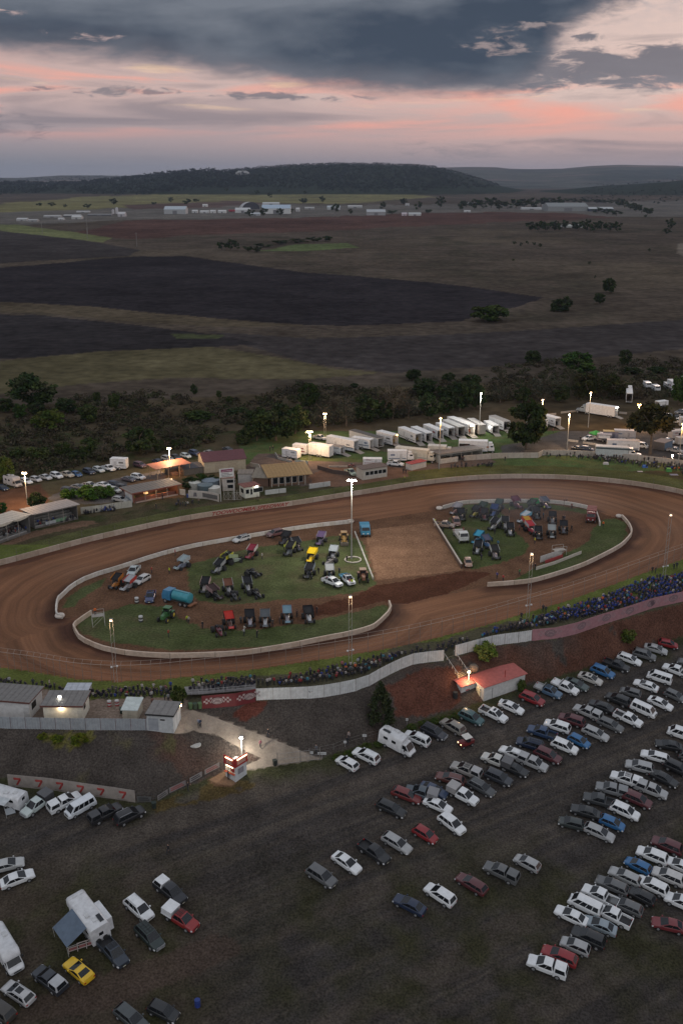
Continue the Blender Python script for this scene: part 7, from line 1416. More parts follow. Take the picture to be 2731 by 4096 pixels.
 # ---- motorhomes and caravans
def motorhome(k,x,y,dx,dy,label,L=6.6,w=2.3,hh=3.0,luton=False,cabf=True,awning=None,col=(.60,.61,.63),name='motorhome',solar=True,slide=False,lift=1.3,extra=None,group=None):
 px,py=c(k,x,y);s2=CROP[k][2];p=G(px,py,lift);f=G(px+dx*s2*.5,py+dy*s2*.5)-G(px-dx*s2*.5,py-dy*s2*.5);p.z=h(p.x,p.y);P_=[];hw=w/2;x0=-L/2;xc=L/2-(1.9 if cabf else 0);B=MB()
 rr=lambda x_,z1,k_=1.0:[(x_,hw*k_,.5),(x_,hw*k_,z1-.25),(x_,hw*k_-.25,z1),(x_,-hw*k_+.25,z1),(x_,-hw*k_,z1-.25),(x_,-hw*k_,.5)]
 B.loft([rr(x0,hh-.1),rr(x0+.3,hh),rr(xc,hh),rr(xc+.05,hh)],col)
 if luton:B.loft([[(q[0],q[1],max(q[2],1.95))for q in rr(xc-.1,hh+.12)],[(q[0],q[1],max(q[2],1.95))for q in rr(xc+.55,hh+.05)],[(q[0],q[1]*.9,max(q[2]*.92,2.05))for q in rr(xc+.95,hh-.3)]],col)
 P_.append(part('body',B,'gloss',smooth=50))
 if cabf:
  C_=MB();C_.loft([ring(xc-.05,hw*.93,.38,1.35),ring(xc+.9,hw*.93,.38,1.3),ring(xc+1.6,hw*.9,.4,1.1),ring(xc+1.9,hw*.8,.45,.85)],col);bq=[(xc-.05,-hw*.85,1.3),(xc+1.5,-hw*.85,1.22),(xc+1.5,hw*.85,1.22),(xc-.05,hw*.85,1.3)];tq=[(xc-.05,-hw*.78,2.2),(xc+.6,-hw*.75,2.25),(xc+.6,hw*.75,2.25),(xc-.05,hw*.78,2.2)];C_.hexa(bq+tq,col)
  P_.append(part('cab',C_,'gloss',smooth=40));P_.append(part('windscreen',MB().add(fquad([bq[1],bq[2],tq[2],tq[1]],.04,.96,.08,.92,.02),[(0,1,2,3)]),'glass',smooth=None))
  for q in([bq[0],bq[1],tq[1],tq[0]],[bq[2],bq[3],tq[3],tq[2]]):P_.append(part('side_window',MB().add(fquad(q,.15,.9,.12,.85,.02),[(0,1,2,3)]),'glass',smooth=None))
  P_.append(part('grille',MB().box(xc+1.88,xc+1.92,-.5,.5,.55,.75),'dark',smooth=None))
  for y_ in(-1,1):P_.append(part('headlight',MB().box(xc+1.55,xc+1.78,y_*.72-.12,y_*.72+.12,.78,.98),'lens',smooth=None));P_.append(part('wing_mirror',MB().box(xc+.7,xc+.85,y_*(hw+.12)-.12,y_*(hw+.12)+.12,1.35,1.7),'dark',smooth=None))
 wheels4(P_,[x0+1.5]+([xc+1.0]if cabf else[x0+2.3]),hw,.36)
 for s_ in(-1,1):
  for xw in(x0+1.0,x0+2.6):P_.append(part('window',MB().box(xw,xw+.8,s_*hw-.015,s_*hw+.015,1.7,2.2),'glass',smooth=None))
 P_.append(part('rear_window',MB().box(x0-.015,x0+.01,-.35,.25,1.7,2.2),'glass',smooth=None))
 P_.append(part('roof_hatch',MB().box(x0+1.0,x0+1.6,-.3,.3,hh,hh+.14,(.55,.56,.57)).box(x0+2.2,x0+3.0,.2,.75,hh,hh+.22,(.55,.56,.57)),'matte',smooth=None))
 if solar:P_.append(part('solar_panel',MB().box(x0+.5,x0+1.9,-.95,-.4,hh+.05,hh+.09),'glass',smooth=None))
 if slide:P_.append(part('slide_out',MB().box(x0+.6,x0+4.2,-hw-.75,-hw,.9,hh-.3,col),'gloss',smooth=None));P_.append(part('spare_wheel',MB().cyl((x0-.22,.5,1.0),(x0,.5,1.0),.36,.36,14).cyl((x0-.22,-.5,1.0),(x0,-.5,1.0),.36,.36,14),'rubber'))
 if awning:
  s_,l0,l1,out,drop,cc=awning;A_=MB().hexa([(l0,s_*hw,hh-.28),(l1,s_*hw,hh-.28),(l1,s_*(hw+out),hh-drop),(l0,s_*(hw+out),hh-drop),(l0,s_*hw,hh-.25),(l1,s_*hw,hh-.25),(l1,s_*(hw+out),hh-drop+.03),(l0,s_*(hw+out),hh-drop+.03)],cc);P_.append(part('awning',A_,'matte',smooth=None))
  for l_ in(l0,l1):P_.append(part('awning_arm',MB().cyl((l_,s_*(hw+out),hh-drop),(l_,s_*(hw+out),.02),.025,.025,5,(.5,.5,.5)).cyl((l_,s_*(hw+out),hh-drop),(l_,s_*hw,.9),.025,.025,5,(.5,.5,.5)),'matte',smooth=None))
 return inst(P_,name,p,orient(p,f),label,'caravan' if name=='caravan' else 'motorhome',group)
motorhome('M',605,262,160,90,'long white motorhome with a dark windscreen in the bank row',L=6.4,luton=False)
motorhome('N',632,640,-125,-165,'big white camper with a blue-grey awning and a slide-out side',L=6.6,w=2.6,hh=3.3,cabf=False,luton=True,awning=(1,-2.2,2.0,3.0,1.55,(.10,.135,.185)),slide=True,lift=1.9)
motorhome('N',50,855,90,150,'white motorhome with a rounded luton over its windscreen at the left edge',L=7.0,luton=True,lift=1.5)
motorhome('L',70,500,-140,-40,'white caravan with a raised roof awning at the end of the banner row',L=5.6,hh=2.7,cabf=False,awning=(1,-1.5,2.2,1.6,.2,(.50,.53,.55)),name='caravan',solar=False)
motorhome('A',140,462,110,35,'cream motorhome in the far bush-side row by the left lamp mast',L=6.5,luton=True,col=(.44,.40,.38),group='far motorhomes')
trailer('A',(1335,335),(1225,330),2.4,3.5,'white box truck with twin rear doors in the far bush-side row',open_=False,name='box_truck',cat='truck',group='far trucks',L=5)
p=G(*c('L',75,615));sp=empty('solar_panel',p,.5,'pale folding solar panel leaning on the grass by the caravan','solar panel');MB().hexa([(-.7,-.35,.05),(.7,-.35,.05),(.7,.35,.75),(-.7,.35,.75),(-.7,-.38,.08),(.7,-.38,.08),(.7,.32,.78),(-.7,.32,.78)],(.30,.33,.36)).build('panel','gloss',sp);MB().cyl((-.6,.35,.75),(-.6,.6,0),.02,.02,5).cyl((.6,.35,.75),(.6,.6,0),.02,.02,5).build('leg','steel',sp)
# ---- vehicles on the infield
IG='support vehicles on the infield'
for k,x,y,dx,dy,kd,cc,lb,c2,ex in(('F',350,605,-60,65,'ute',(.42,.47,.48),'pale blue-white pickup beside the back inner wall',None,()),('F',445,700,-105,60,'wagon',(.52,.52,.52),'white wagon facing the silver sprint car',None,()),('F',1480,268,-110,30,'wagon',(.50,.50,.50),'white wagon parked close along the back inner wall',None,('rack',)),('G',395,215,-110,35,'suv',(.13,.06,.06),'dusty maroon off-roader with a lit lamp along the back inner wall',None,()),('G',985,725,100,50,'ute',WHITE,'white double-cab pickup with a green roof light on the grass',None,()),('G',1150,700,75,70,'ute_tray',WHITE,'white pickup with a light blue tray beside a red-suited man',(.12,.35,.5),('rack',)),('F',520,880,-20,70,'ute',(.05,.07,.16),'dark blue-fronted pickup by the striped drum',None,('rack',)),('H',140,258,80,10,'ute',(.24,.18,.15),'mud-coloured pickup at the corner of the right infield',None,()),('H',292,520,15,60,'hatch',(.36,.23,.17),'tan mud-caked car at the end of the dark pit wall',None,()),('H',210,238,20,60,'suv',(.20,.11,.09),'brown mud-caked off-roader among the sprint cars',None,())):
 car(k,x,y,dx,dy,kd,cc,lb,c2,ex,IG,1)
trailer('H',(222,325),(258,375),2.4,1.3,'white tray truck facing the blue sprint cars',open_=False,cab='over',name='tray_truck',cat='truck',group=IG,L=5,col=(.30,.30,.29),cabcol=(.52,.53,.52))
trailer('G',(1320,190),(1338,262),2.4,2.3,'bright blue truck at the top corner of the tan pad',open_=False,cab='over',name='tray_truck',cat='truck',group=IG,L=3.2,col=(.04,.20,.32),cabcol=(.05,.22,.36))
trailer('H',(1158,200),(1152,232),2.4,2.9,'maroon fire tender beside the right inner wall',open_=False,cab='over',name='fire_truck',cat='truck',group=IG,L=4.2,col=(.16,.03,.03),cabcol=(.17,.035,.035))
p=G(*c('F',860,960));f=G(*c('F',700,920))-p;P_=[]
m_=MB().cyl((-2.2,0,1.85),(1.9,0,1.85),1.1,1.1,18,(.05,.27,.33));m_.cyl((-2.35,0,1.85),(-2.2,0,1.85),.8,1.1,18,(.05,.27,.33));m_.box(-2.2,1.9,-.3,.3,2.9,3.02,(.05,.22,.28));P_.append(part('tank',m_,'gloss'));P_.append(part('placard',MB().quad((-.6,-.62,2.78),(.9,-.62,2.78),(.9,-.25,2.94),(-.6,-.25,2.94),(.40,.30,.26)),'matte',smooth=None));P_.append(part('chassis',MB().box(-2.4,4.3,-.5,.5,.55,.8,(.06,.05,.05)),'matte',smooth=None))
P_.append(part('cab',MB().box(2.3,4.4,-1.15,1.15,.8,1.9,(.05,.20,.36)).hexa([(2.3,-1.15,1.9),(4.4,-1.15,1.9),(4.4,1.15,1.9),(2.3,1.15,1.9),(2.3,-1.05,2.9),(4.1,-1.0,2.85),(4.1,1.0,2.85),(2.3,1.05,2.9)],(.05,.20,.36)),'gloss',smooth=None));P_.append(part('windscreen',MB().add(fquad([(4.4,-1.15,1.9),(4.4,1.15,1.9),(4.1,1.0,2.85),(4.1,-1.0,2.85)],.06,.94,.08,.9,.02),[(0,1,2,3)]),'glass',smooth=None))
P_.append(part('spray_bar',MB().box(-3.1,-2.4,-1.2,1.2,.5,.7,(.24,.10,.05)),'matte',smooth=None));wheels4(P_,[-1.6,-.4,3.6],1.15,.5);p.z=0;inst(P_,'water_tanker',p,orient(p,f,Vector((0,0,1))),'blue water truck with a round teal tank on the dirt','truck',IG)
def tractor(k,x,y,dx,dy,col,label,rim=(.5,.36,.04),loader=False,cabc=None):
 px,py=c(k,x,y);p=G(px,py,1.0);f=G(px+dx,py+dy)-G(px-dx,py-dy);p.z=h(p.x,p.y);P_=[]
 P_.append(part('bonnet',MB().hexa([(.2,-.42,.8),(2.2,-.38,.75),(2.2,.38,.75),(.2,.42,.8),(.2,-.40,1.65),(2.1,-.34,1.45),(2.1,.34,1.45),(.2,.40,1.65)],col),'gloss',smooth=None));P_.append(part('cab',MB().box(-1.2,.25,-.75,.75,2.35,2.5,cabc or col).box(-1.15,-1.05,-.7,-.6,1.2,2.35,col).box(-1.15,-1.05,.6,.7,1.2,2.35,col).box(.1,.2,-.7,-.6,1.2,2.35,col).box(.1,.2,.6,.7,1.2,2.35,col).box(-1.2,.2,-.7,.7,.8,1.25,col),'gloss',smooth=None));P_.append(part('cab_glass',MB().box(-1.08,.12,-.64,.64,1.25,2.34),'glass',smooth=None))
 for s_ in(-1,1):P_.append(part('mudguard',MB().box(-1.4,-.2,s_*.95-.22,s_*.95+.22,1.5,1.58,col),'gloss',smooth=None))
 for x_,r,w_ in((-.8,.78,.5),(1.75,.5,.35)):
  for y_ in(.95,-.95):wp=wheel_parts(x_,y_,r,w_);wp['subs']=[part('rim',MB().cyl((0,(w_/2+.01)*(1 if y_>0 else-1),0),(0,(w_/2+.03)*(1 if y_>0 else-1),0),r*.55,r*.5,12,rim),'matte')];P_.append(wp)
 P_.append(part('exhaust',MB().cyl((1.2,.3,1.5),(1.2,.3,2.5),.05,.05,6,(.04,.04,.04)),'matte'))
 if loader:P_.append(part('loader',MB().box(1.5,3.0,-.7,-.55,.7,.9,col).box(1.5,3.0,.55,.7,.7,.9,col).box(3.0,3.5,-1.0,1.0,.2,.9,(.12,.10,.08)),'matte',smooth=None))
 inst(P_,'tractor',p,orient(p,f,Vector((0,0,1))),label,'tractor','tractors on the infield')
tractor('F',700,1065,-30,25,(.05,.14,.05),'green tractor with yellow wheel centres on the left grass');tractor('G',1310,660,10,40,(.22,.10,.06),'rusty orange tractor with a tan canopy beside the white kerb',cabc=(.36,.24,.17),rim=(.2,.1,.06));tractor('G',1112,265,5,40,(.40,.24,.08),'tan-yellow backhoe tractor near the tall lamp mast',loader=True,cabc=(.44,.27,.12))
p=G(*c('M',1035,285));f=G(*c('M',990,300))-G(*c('M',1060,275));P_=[part('body',MB().box(-1.3,1.3,-.65,.65,.45,.95,(.17,.025,.025)).box(.5,1.4,-.6,.6,.95,1.1,(.17,.025,.025)).box(-1.35,-.5,-.68,.68,.95,1.25,(.15,.025,.025)),'gloss',smooth=None),part('roof',MB().box(-.75,.75,-.7,.7,1.95,2.03,(.58,.57,.54)),'matte',smooth=None),part('roll_frame',MB().tube([(-.7,-.6,.9),(-.7,-.6,1.95)],.03).tube([(-.7,.6,.9),(-.7,.6,1.95)],.03).tube([(.8,-.6,1.0),(.6,-.6,1.95)],.03).tube([(.8,.6,1.0),(.6,.6,1.95)],.03),'dark'),part('seat',MB().box(-.5,.0,-.55,.55,.95,1.1).box(-.55,-.45,-.55,.55,1.1,1.55),'dark',smooth=None),part('lamp',MB().box(1.4,1.45,-.5,-.3,.85,1.0).box(1.4,1.45,.3,.5,.85,1.0),'headlit',smooth=None)]
wheels4(P_,[-.9,.95],.75,.32);inst(P_,'utility_buggy',p,orient(p,f),'small dark red utility buggy with a white roof driving along the lane','buggy')
p=G(*c('C',930,700));P_=[part('body',MB().box(-.9,.9,-.35,.35,.5,.85,(.2,.08,.08)).box(-.3,.2,-.25,.25,.85,1.1,(.05,.05,.05)).cyl((.5,-.4,1.1),(.5,.4,1.1),.03,.03,5),'matte',smooth=None)];wheels4(P_,[-.65,.65],.5,.3);inst(P_,'quad_bike',p,orient(p,Vector((1,.3,0)),Vector((0,0,1))),'small dark quad bike on the dirt behind the green pickup','quad bike')
# gantry boards, stands, drums, bins
for P2,hh,cc,lb in(([(800,522),(950,470)],1.5,(.46,.45,.43),'white board panel of the prize stand on the right infield'),([(835,530),(955,488)],.8,(.34,.05,.05),'red panel in front of the prize stand'),([(770,575),(900,535),(1085,462)],.75,(.50,.46,.40),'long low white barrier below the prize stand')):
 o=wall_mb(gp(cl('H',*P2),0.0),hh,.12,cc,0.0).build('display_board' if hh>.78 else 'barrier','matte');tag(o,lb,'panel' if hh>.78 else 'barrier')
def stand(k,x,y,label,w=2.4,hh=2.2):
 p=G(*c(k,x,y));s_=empty('platform_stand',p,.3,label,'stand');m_=MB()
 for a in(-w/2,w/2):
  for b_ in(-.8,.8):m_.cyl((a,b_,0),(a,b_,hh+.9),.04,.04,5,(.45,.43,.4))
 for b_ in(-.8,.8):m_.cyl((-w/2,b_,0),(w/2,b_,hh),.03,.03,5,(.45,.43,.4));m_.cyl((-w/2,b_,hh+.9),(w/2,b_,hh+.9),.03,.03,5,(.45,.43,.4))
 m_.build('frame','matte',s_);MB().box(-w/2,w/2,-.8,.8,hh-.06,hh,(.30,.28,.25)).build('floor','matte',s_);return p
stand('I',690,175,'pale tube-framed flag stand by the end of the cream inner wall');stand('H',930,470,'tube-framed stand with a pale board roof behind the prize panels',3.0,1.4)
def drum(k,x,y,r,hh,bands,label,name='drum',cat='drum',group=None):
 p=G(*c(k,x,y));d_=MB();n=len(bands)
 for i,cc in enumerate(bands):d_.cyl((0,0,hh*i/n),(0,0,hh*(i+1)/n),r,r,12,cc)
 tag(d_.build(name,'matte',None,40,p),label,cat,group)
BW=[(.03,.03,.03),(.5,.5,.5)]*2
drum('F',388,945,.42,1.25,BW,'black and white banded marker drum near the dark blue-fronted pickup','marker_drum');drum('F',430,1140,.42,1.25,BW,'black and white banded marker drum on the left grass','marker_drum');RWB=[(.35,.04,.04),(.5,.5,.5)]*2
drum('I',765,738,.35,1.0,RWB,'left red and white banded barrel in the yard','barrel','barrel');drum('I',818,734,.35,1.0,RWB,'right red and white banded barrel in the yard','barrel','barrel');drum('N',1378,1262,.36,1.0,[(.02,.04,.20)]*2+[(.025,.05,.22)],'blue plastic drum on the dark grass','drum');drum('B',658,625,.35,.95,[(.03,.06,.22)],'small blue bin beside the curved sign wall','bin','bin');drum('L',1362,140,.95,.12,[(.45,.45,.43)],'round pale concrete lid on the gravel slope','tank_lid','lid');drum('O',208,508,.45,1.2,[(.03,.03,.03)],'black water drum at the corner of the red-roofed shed','drum')
for k,x,y,cc,lb in(('J',522,980,(.03,.035,.03),'dark wheelie bin by the path gate'),('W',510,895,(.06,.11,.05),'left green wheelie bin at the red banner'),('W',568,895,(.03,.05,.03),'dark middle wheelie bin at the red banner'),('W',628,890,(.07,.12,.05),'right green wheelie bin at the red banner'),('L',1075,580,(.02,.03,.025),'dark wheelie bin at the corner of the board fence'),('I',850,790,(.03,.05,.04),'dark bin beside the small cream shed')):
 p=G(*c(k,x,y));b_=empty('wheelie_bin',p,.4,lb,'bin','wheelie bins');MB().hexa([(-.24,-.26,.05),(.24,-.26,.05),(.24,.26,.05),(-.24,.26,.05),(-.3,-.34,1.0),(.3,-.34,1.0),(.3,.34,1.0),(-.3,.34,1.0)],cc).build('body','matte',b_);MB().box(-.32,.32,-.36,.38,1.0,1.07,tuple(v*1.3 for v in cc)).build('lid','matte',b_);MB().cyl((-.28,.25,.1),(.28,.25,.1),.1,.1,8).build('wheel','rubber',b_)
a,b=G(*c('N',480,905)),G(*c('N',668,845));o=MB();d=b-a;n=Vector((-d.y,d.x,0)).normalized()*.04
for f0,f1,z0,z1 in((0,1,.95,1.03),(0,1,.45,.53),(0,.03,.1,1.0),(.33,.36,.1,1.35),(.66,.69,.1,1.35),(.97,1,.1,1.35),(.33,1,1.3,1.38)):
 q=[a.lerp(b,f0)-a-n,a.lerp(b,f1)-a-n,a.lerp(b,f1)-a+n,a.lerp(b,f0)-a+n];o.hexa([(v.x,v.y,v.z+z0)for v in q]+[(v.x,v.y,v.z+z1)for v in q],(.42,.36,.34))
for f0,f1 in((.05,.32),(.4,.64),(.72,.95)):q=[a.lerp(b,f0)-a,a.lerp(b,f1)-a];o.quad((q[0].x,q[0].y,q[0].z+.55),(q[1].x,q[1].y,q[1].z+.55),(q[1].x,q[1].y,q[1].z+.93),(q[0].x,q[0].y,q[0].z+.93),(.25,.09,.09))
tag(o.build('rail_barrier','matte',None,None,a),'pale red-boarded rail barrier behind the yellow coupe','barrier')
kb=torus_mb(1.9,.16,.35,(.48,.43,.38)).build('mast_kerb','matte',None,60,Pz(*c('G',1205,500)));tag(kb,'white ring kerb round the foot of the tall lamp mast','kerb')
# ================================================================ LAMP MASTS (lit)
def mast(k,head,base,kind,power,label,n=2,z0=None,legs=1,small=False,low=None):
 p=G(*c(k,*base));hx,hy=c(k,*head);d=ray(hx,hy);t=p.y/d[1];top=CAMH+d[2]*t-p.z;m_=empty('lamp_mast',p,0,label,'lamp','lit lamp masts');col=(.32,.31,.29);pb=MB()
 if legs==2:
  for x in(-.28,.28):pb.cyl((x,0,0),(x,0,top),.045,.035,6,col)
  for i in range(int(top/1.5)):pb.cyl((-.28,0,i*1.5),(.28,0,i*1.5+.75),.025,.025,4,col)
 else:pb.cyl((0,0,0),(0,0,top),.16,.09,8,col)
 aw=.35 if n==1 else .4*n;pb.cyl((-aw,0,top-.05),(aw,0,top-.05),.05,.05,6,col);pb.build('pole','matte',m_,40)
 for i in range(n):
  x=(i-(n-1)/2)*.7;hb=MB().hexa([(x-.28,-.05,top-.1),(x+.28,-.05,top-.1),(x+.28,.25,top),(x-.28,.25,top),(x-.28,-.12,top+.35),(x+.28,-.12,top+.35),(x+.28,.2,top+.45),(x-.28,.2,top+.45)],(.30,.30,.30)).build('floodlight','matte',m_);MB().box(x-.2,x+.2,-.20,-.13,top+(.1 if legs==2 else 0),top+.3).build('lens',kind,hb)
 if power:
  l=bpy.data.lights.new('mast_light','POINT');l.energy=power*1.5;l.shadow_soft_size=.25;l.color=dict(tube=(1,.62,.33),lampwarm=(1,.62,.33),lampwhite=(1,.93,.80),lampamber=(1,.50,.14))[kind];lo=bpy.data.objects.new('mast_light',l);COL.objects.link(lo);lo.parent=m_;lo.location=(0,-.9,top-.7)
 return m_,top
MS=[('A',(245,375),(292,702),'lampwarm',3500,'warm-lit mast beside the cream motorhome at the left edge',{}),('B',(455,118),(476,365),'lampwarm',3500,'warm-lit mast beside the open rust-roofed shelter',{}),('R2',(515,515),(532,690),'lampwarm',4500,'brightest warm mast at the left end of the trailer row',dict(n=3,legs=2)),('R2',(622,402),(626,545),'lampwarm',2500,'warm mast behind the long white trailers',dict(legs=2)),('D',(485,325),(535,850),'lampamber',3000,'amber-lit mast standing at the long shelter',dict(n=1)),('D',(965,68),(955,480),'lampwhite',3000,'tall white-lit mast behind the two-lamp trailer',dict(n=1)),('R3',(682,315),(681,412),'lampwarm',1500,'small warm mast on the pit grass behind the gum',dict(n=1)),('R3',(968,270),(971,485),'lampwarm',2000,'warm mast in front of the big white semi-trailer',dict(n=1)),('E',(337,418),(352,785),'lampwarm',4000,'warm mast with two stacked lamps on the dark gravel',dict(n=1)),('E',(1080,315),(1085,560),'lampamber',3000,'orange-lit mast with two lamps above the right gum',{}),('E',(1500,518),(1512,955),'lampamber',2500,'amber mast beside the cream caravan',dict(n=1)),('d',(797,1104),(807,1284),'lampwhite',7000,'tallest white-lit mast standing in a ring kerb on the infield',dict(n=3))]
for k,hd,bs,kd,pw,lb,kw in MS:mast(k,hd,bs,kd,pw,lb,**kw)
for k,hd,bs,lb,pw in(('I',(752,148),(810,575),'double-legged mast on the near verge with two small lit lamps',120),('J',(1022,-190),(1046,285),'double-legged mast on the near verge below the middle of the track',100),('H',(700,470),(712,920),'double-legged mast on the near verge opposite the prize stand',120),('s',(2634,2064),(2652,2318),'double-legged mast on the near verge at the right edge',0)):
 m_,top=mast(k,hd,bs,'tube',pw,lb,n=1,legs=2);MB().ball(-.5,-.3,3.2,.2,.2,.2,(.55,.55,.55)).ball(.5,-.3,3.4,.2,.2,.2,(.55,.55,.55)).cyl((-.5,-.3,3.2),(.5,-.3,3.4),.03,.03,5).build('speaker_horn','matte',m_)
mast('I',(425,678),(432,800),'lampwhite',1400,'very bright white lamp over the cream-lit block',n=1);mast('J',(285,790),(292,905),'lampwhite',700,'bright white lamp behind the ticket booth',n=1);mast('O',(305,330),(300,420),'lampwarm',350,'small warm lamp at the corner of the red-roofed shed',n=1);mast('E',(1443,845),(1446,905),'lampwhite',300,'short mast with a cool white lamp behind the spectator wall',n=1)
def glow(k,x,y,dz,e,col,nm='room_light'):
 p=G(*c(k,x,y));l=bpy.data.lights.new(nm,'POINT');l.energy=e;l.color=col;l.shadow_soft_size=.2;o=bpy.data.objects.new(nm,l);COL.objects.link(o);o.location=p+Vector((0,0,dz))
glow('B',300,640,2.3,180,(1,.58,.25),'canteen_light');glow('B',420,610,2.3,160,(1,.6,.28),'canteen_light');glow('B',500,420,3.0,400,(1,.52,.25),'shelter_light');glow('B',1342,600,2.6,160,(.95,1,.72),'control_light');glow('I',435,855,2.6,120,(1,.72,.42),'eave_light');glow('Z',480,1010,2.2,35,(1,.7,.42),'booth_light');glow('Z',470,1015,4.2,50,(1,.62,.42),'booth_light');glow('D',1050,480,2.2,120,(1,1,.9),'trailer_light');glow('D',890,515,2.6,200,(1,.8,.55),'trailer_light')
# ================================================================ PEOPLE
MAT['trouser']=mat_flat('dark_trousers',(.028,.030,.038),.9);MAT['hair']=mat_flat('dark_hair',(.03,.022,.016),.8);MAT['shoe']=mat_flat('shoes',(.02,.02,.02),.7)
def body_mesh(name,J,B,root=0):
 """J: joint name -> (x,y,z,r); B: bones; one skin surface, faces coloured by nearest bone"""
 me=bpy.data.meshes.new('skin');ids=list(J);me.from_pydata([J[k][:3]for k in ids],[(ids.index(a),ids.index(b_))for a,b_,_ in B],[]);o=bpy.data.objects.new('skin',me);COL.objects.link(o)
 sk=o.modifiers.new('skin','SKIN');sk.use_smooth_shade=True
 for i,k in enumerate(ids):v=me.skin_vertices[0].data[i];v.radius=(J[k][3],J[k][3]);v.use_root=(i==root)
 sb=o.modifiers.new('sub','SUBSURF');sb.levels=1;sb.render_levels=1
 dg=bpy.context.evaluated_depsgraph_get();m2=bpy.data.meshes.new_from_object(o.evaluated_get(dg));m2.name=name;bpy.data.objects.remove(o);m2.materials.clear()
 for q in('skin','cloth','trouser','hair','shoe'):m2.materials.append(MAT[q])
 segs=[(Vector(J[a][:3]),Vector(J[b_][:3]),mi)for a,b_,mi in B];hd=Vector(J['head'][:3])
 for f in m2.polygons:
  best=9;mi=1
  for a,b_,k in segs:
   d=b_-a;t=max(0,min(1,(f.center-a).dot(d)/max(d.length_squared,1e-6)));q=(f.center-a-d*t).length
   if q<best:best,mi=q,k
  if mi==0 and(f.center-hd).length<.2 and(f.center.z>hd.z+.03 or f.center.y<hd.y-.02)and f.center.z>hd.z-.07:mi=3
  f.material_index=mi
 return m2
def pose(sit=False,walk=0.0,arm=0.0,armf=0.0):
 z=.46 if sit else .95;J=dict(pelvis=(0,0,z,.145),waist=(0,.01,z+.18,.135),chest=(0,.0,z+.40,.155),neck=(0,.01,z+.56,.058),head=(0,.025,z+.69,.095),crown=(0,.01,z+.77,.075));B=[('pelvis','waist',1),('waist','chest',1),('chest','neck',1),('neck','head',0),('head','crown',0)]
 for s_,n in((1,'l'),(-1,'r')):
  w_=walk*s_
  J['hip'+n]=(s_*.10,0,z-.06,.10)
  if sit:J['knee'+n]=(s_*.13,.44,z+.02,.070);J['ank'+n]=(s_*.13,.46,.09,.045);J['toe'+n]=(s_*.14,.62,.045,.04)
  else:J['knee'+n]=(s_*.11,w_*.5+.02,z*.52,.070);J['ank'+n]=(s_*.11,w_*.9,.09,.045);J['toe'+n]=(s_*.13,w_*.9+.17,.045,.04)
  J['sh'+n]=(s_*.19,0,z+.48,.068);a=arm if s_>0 else 0
  if sit:J['el'+n]=(s_*.25,.10,z+.22,.048);J['wr'+n]=(s_*.16,.30,z+.14,.034);J['ha'+n]=(s_*.12,.38,z+.13,.038)
  else:J['el'+n]=(s_*.26,-.03-w_*.25+armf*.2+a*.1,z+.22+a*.25,.048);J['wr'+n]=(s_*(.26-armf*.12),.06-w_*.4+armf*.3+a*.3,z-.02+armf*.25+a*.5,.034);J['ha'+n]=(s_*(.25-armf*.16),.10-w_*.45+armf*.36+a*.36,z-.11+armf*.33+a*.55,.040)
  B+=[('pelvis','hip'+n,2),('hip'+n,'knee'+n,2),('knee'+n,'ank'+n,2),('ank'+n,'toe'+n,4),('chest','sh'+n,1),('sh'+n,'el'+n,1),('el'+n,'wr'+n,1),('wr'+n,'ha'+n,0)]
 return J,B
PM=[body_mesh('person',*pose()),body_mesh('person',*pose(walk=.28)),body_mesh('person',*pose(armf=1.0)),body_mesh('person',*pose(arm=1.0)),body_mesh('person',*pose(sit=True))]
NP=[0]
def person(p,kind,col,face,label,group=None,sc_=1.0):
 o=bpy.data.objects.new('person',PM[kind]);COL.objects.link(o);o.location=p;o.rotation_euler=(0,0,face);o.scale=(sc_,sc_,sc_);o.color=(*col,1);NP[0]+=1;return tag(o,label,'person',group)
def man(k,x,y,kind,col,label,face=None):return person(G(*c(k,x,y)),kind,col,random.uniform(0,6.28)if face is None else face,label,None,random.uniform(.96,1.05))
KK,HV,RD,OR_=(.02,.02,.023),(.50,.62,.03),(.36,.02,.02),(.65,.14,.02)
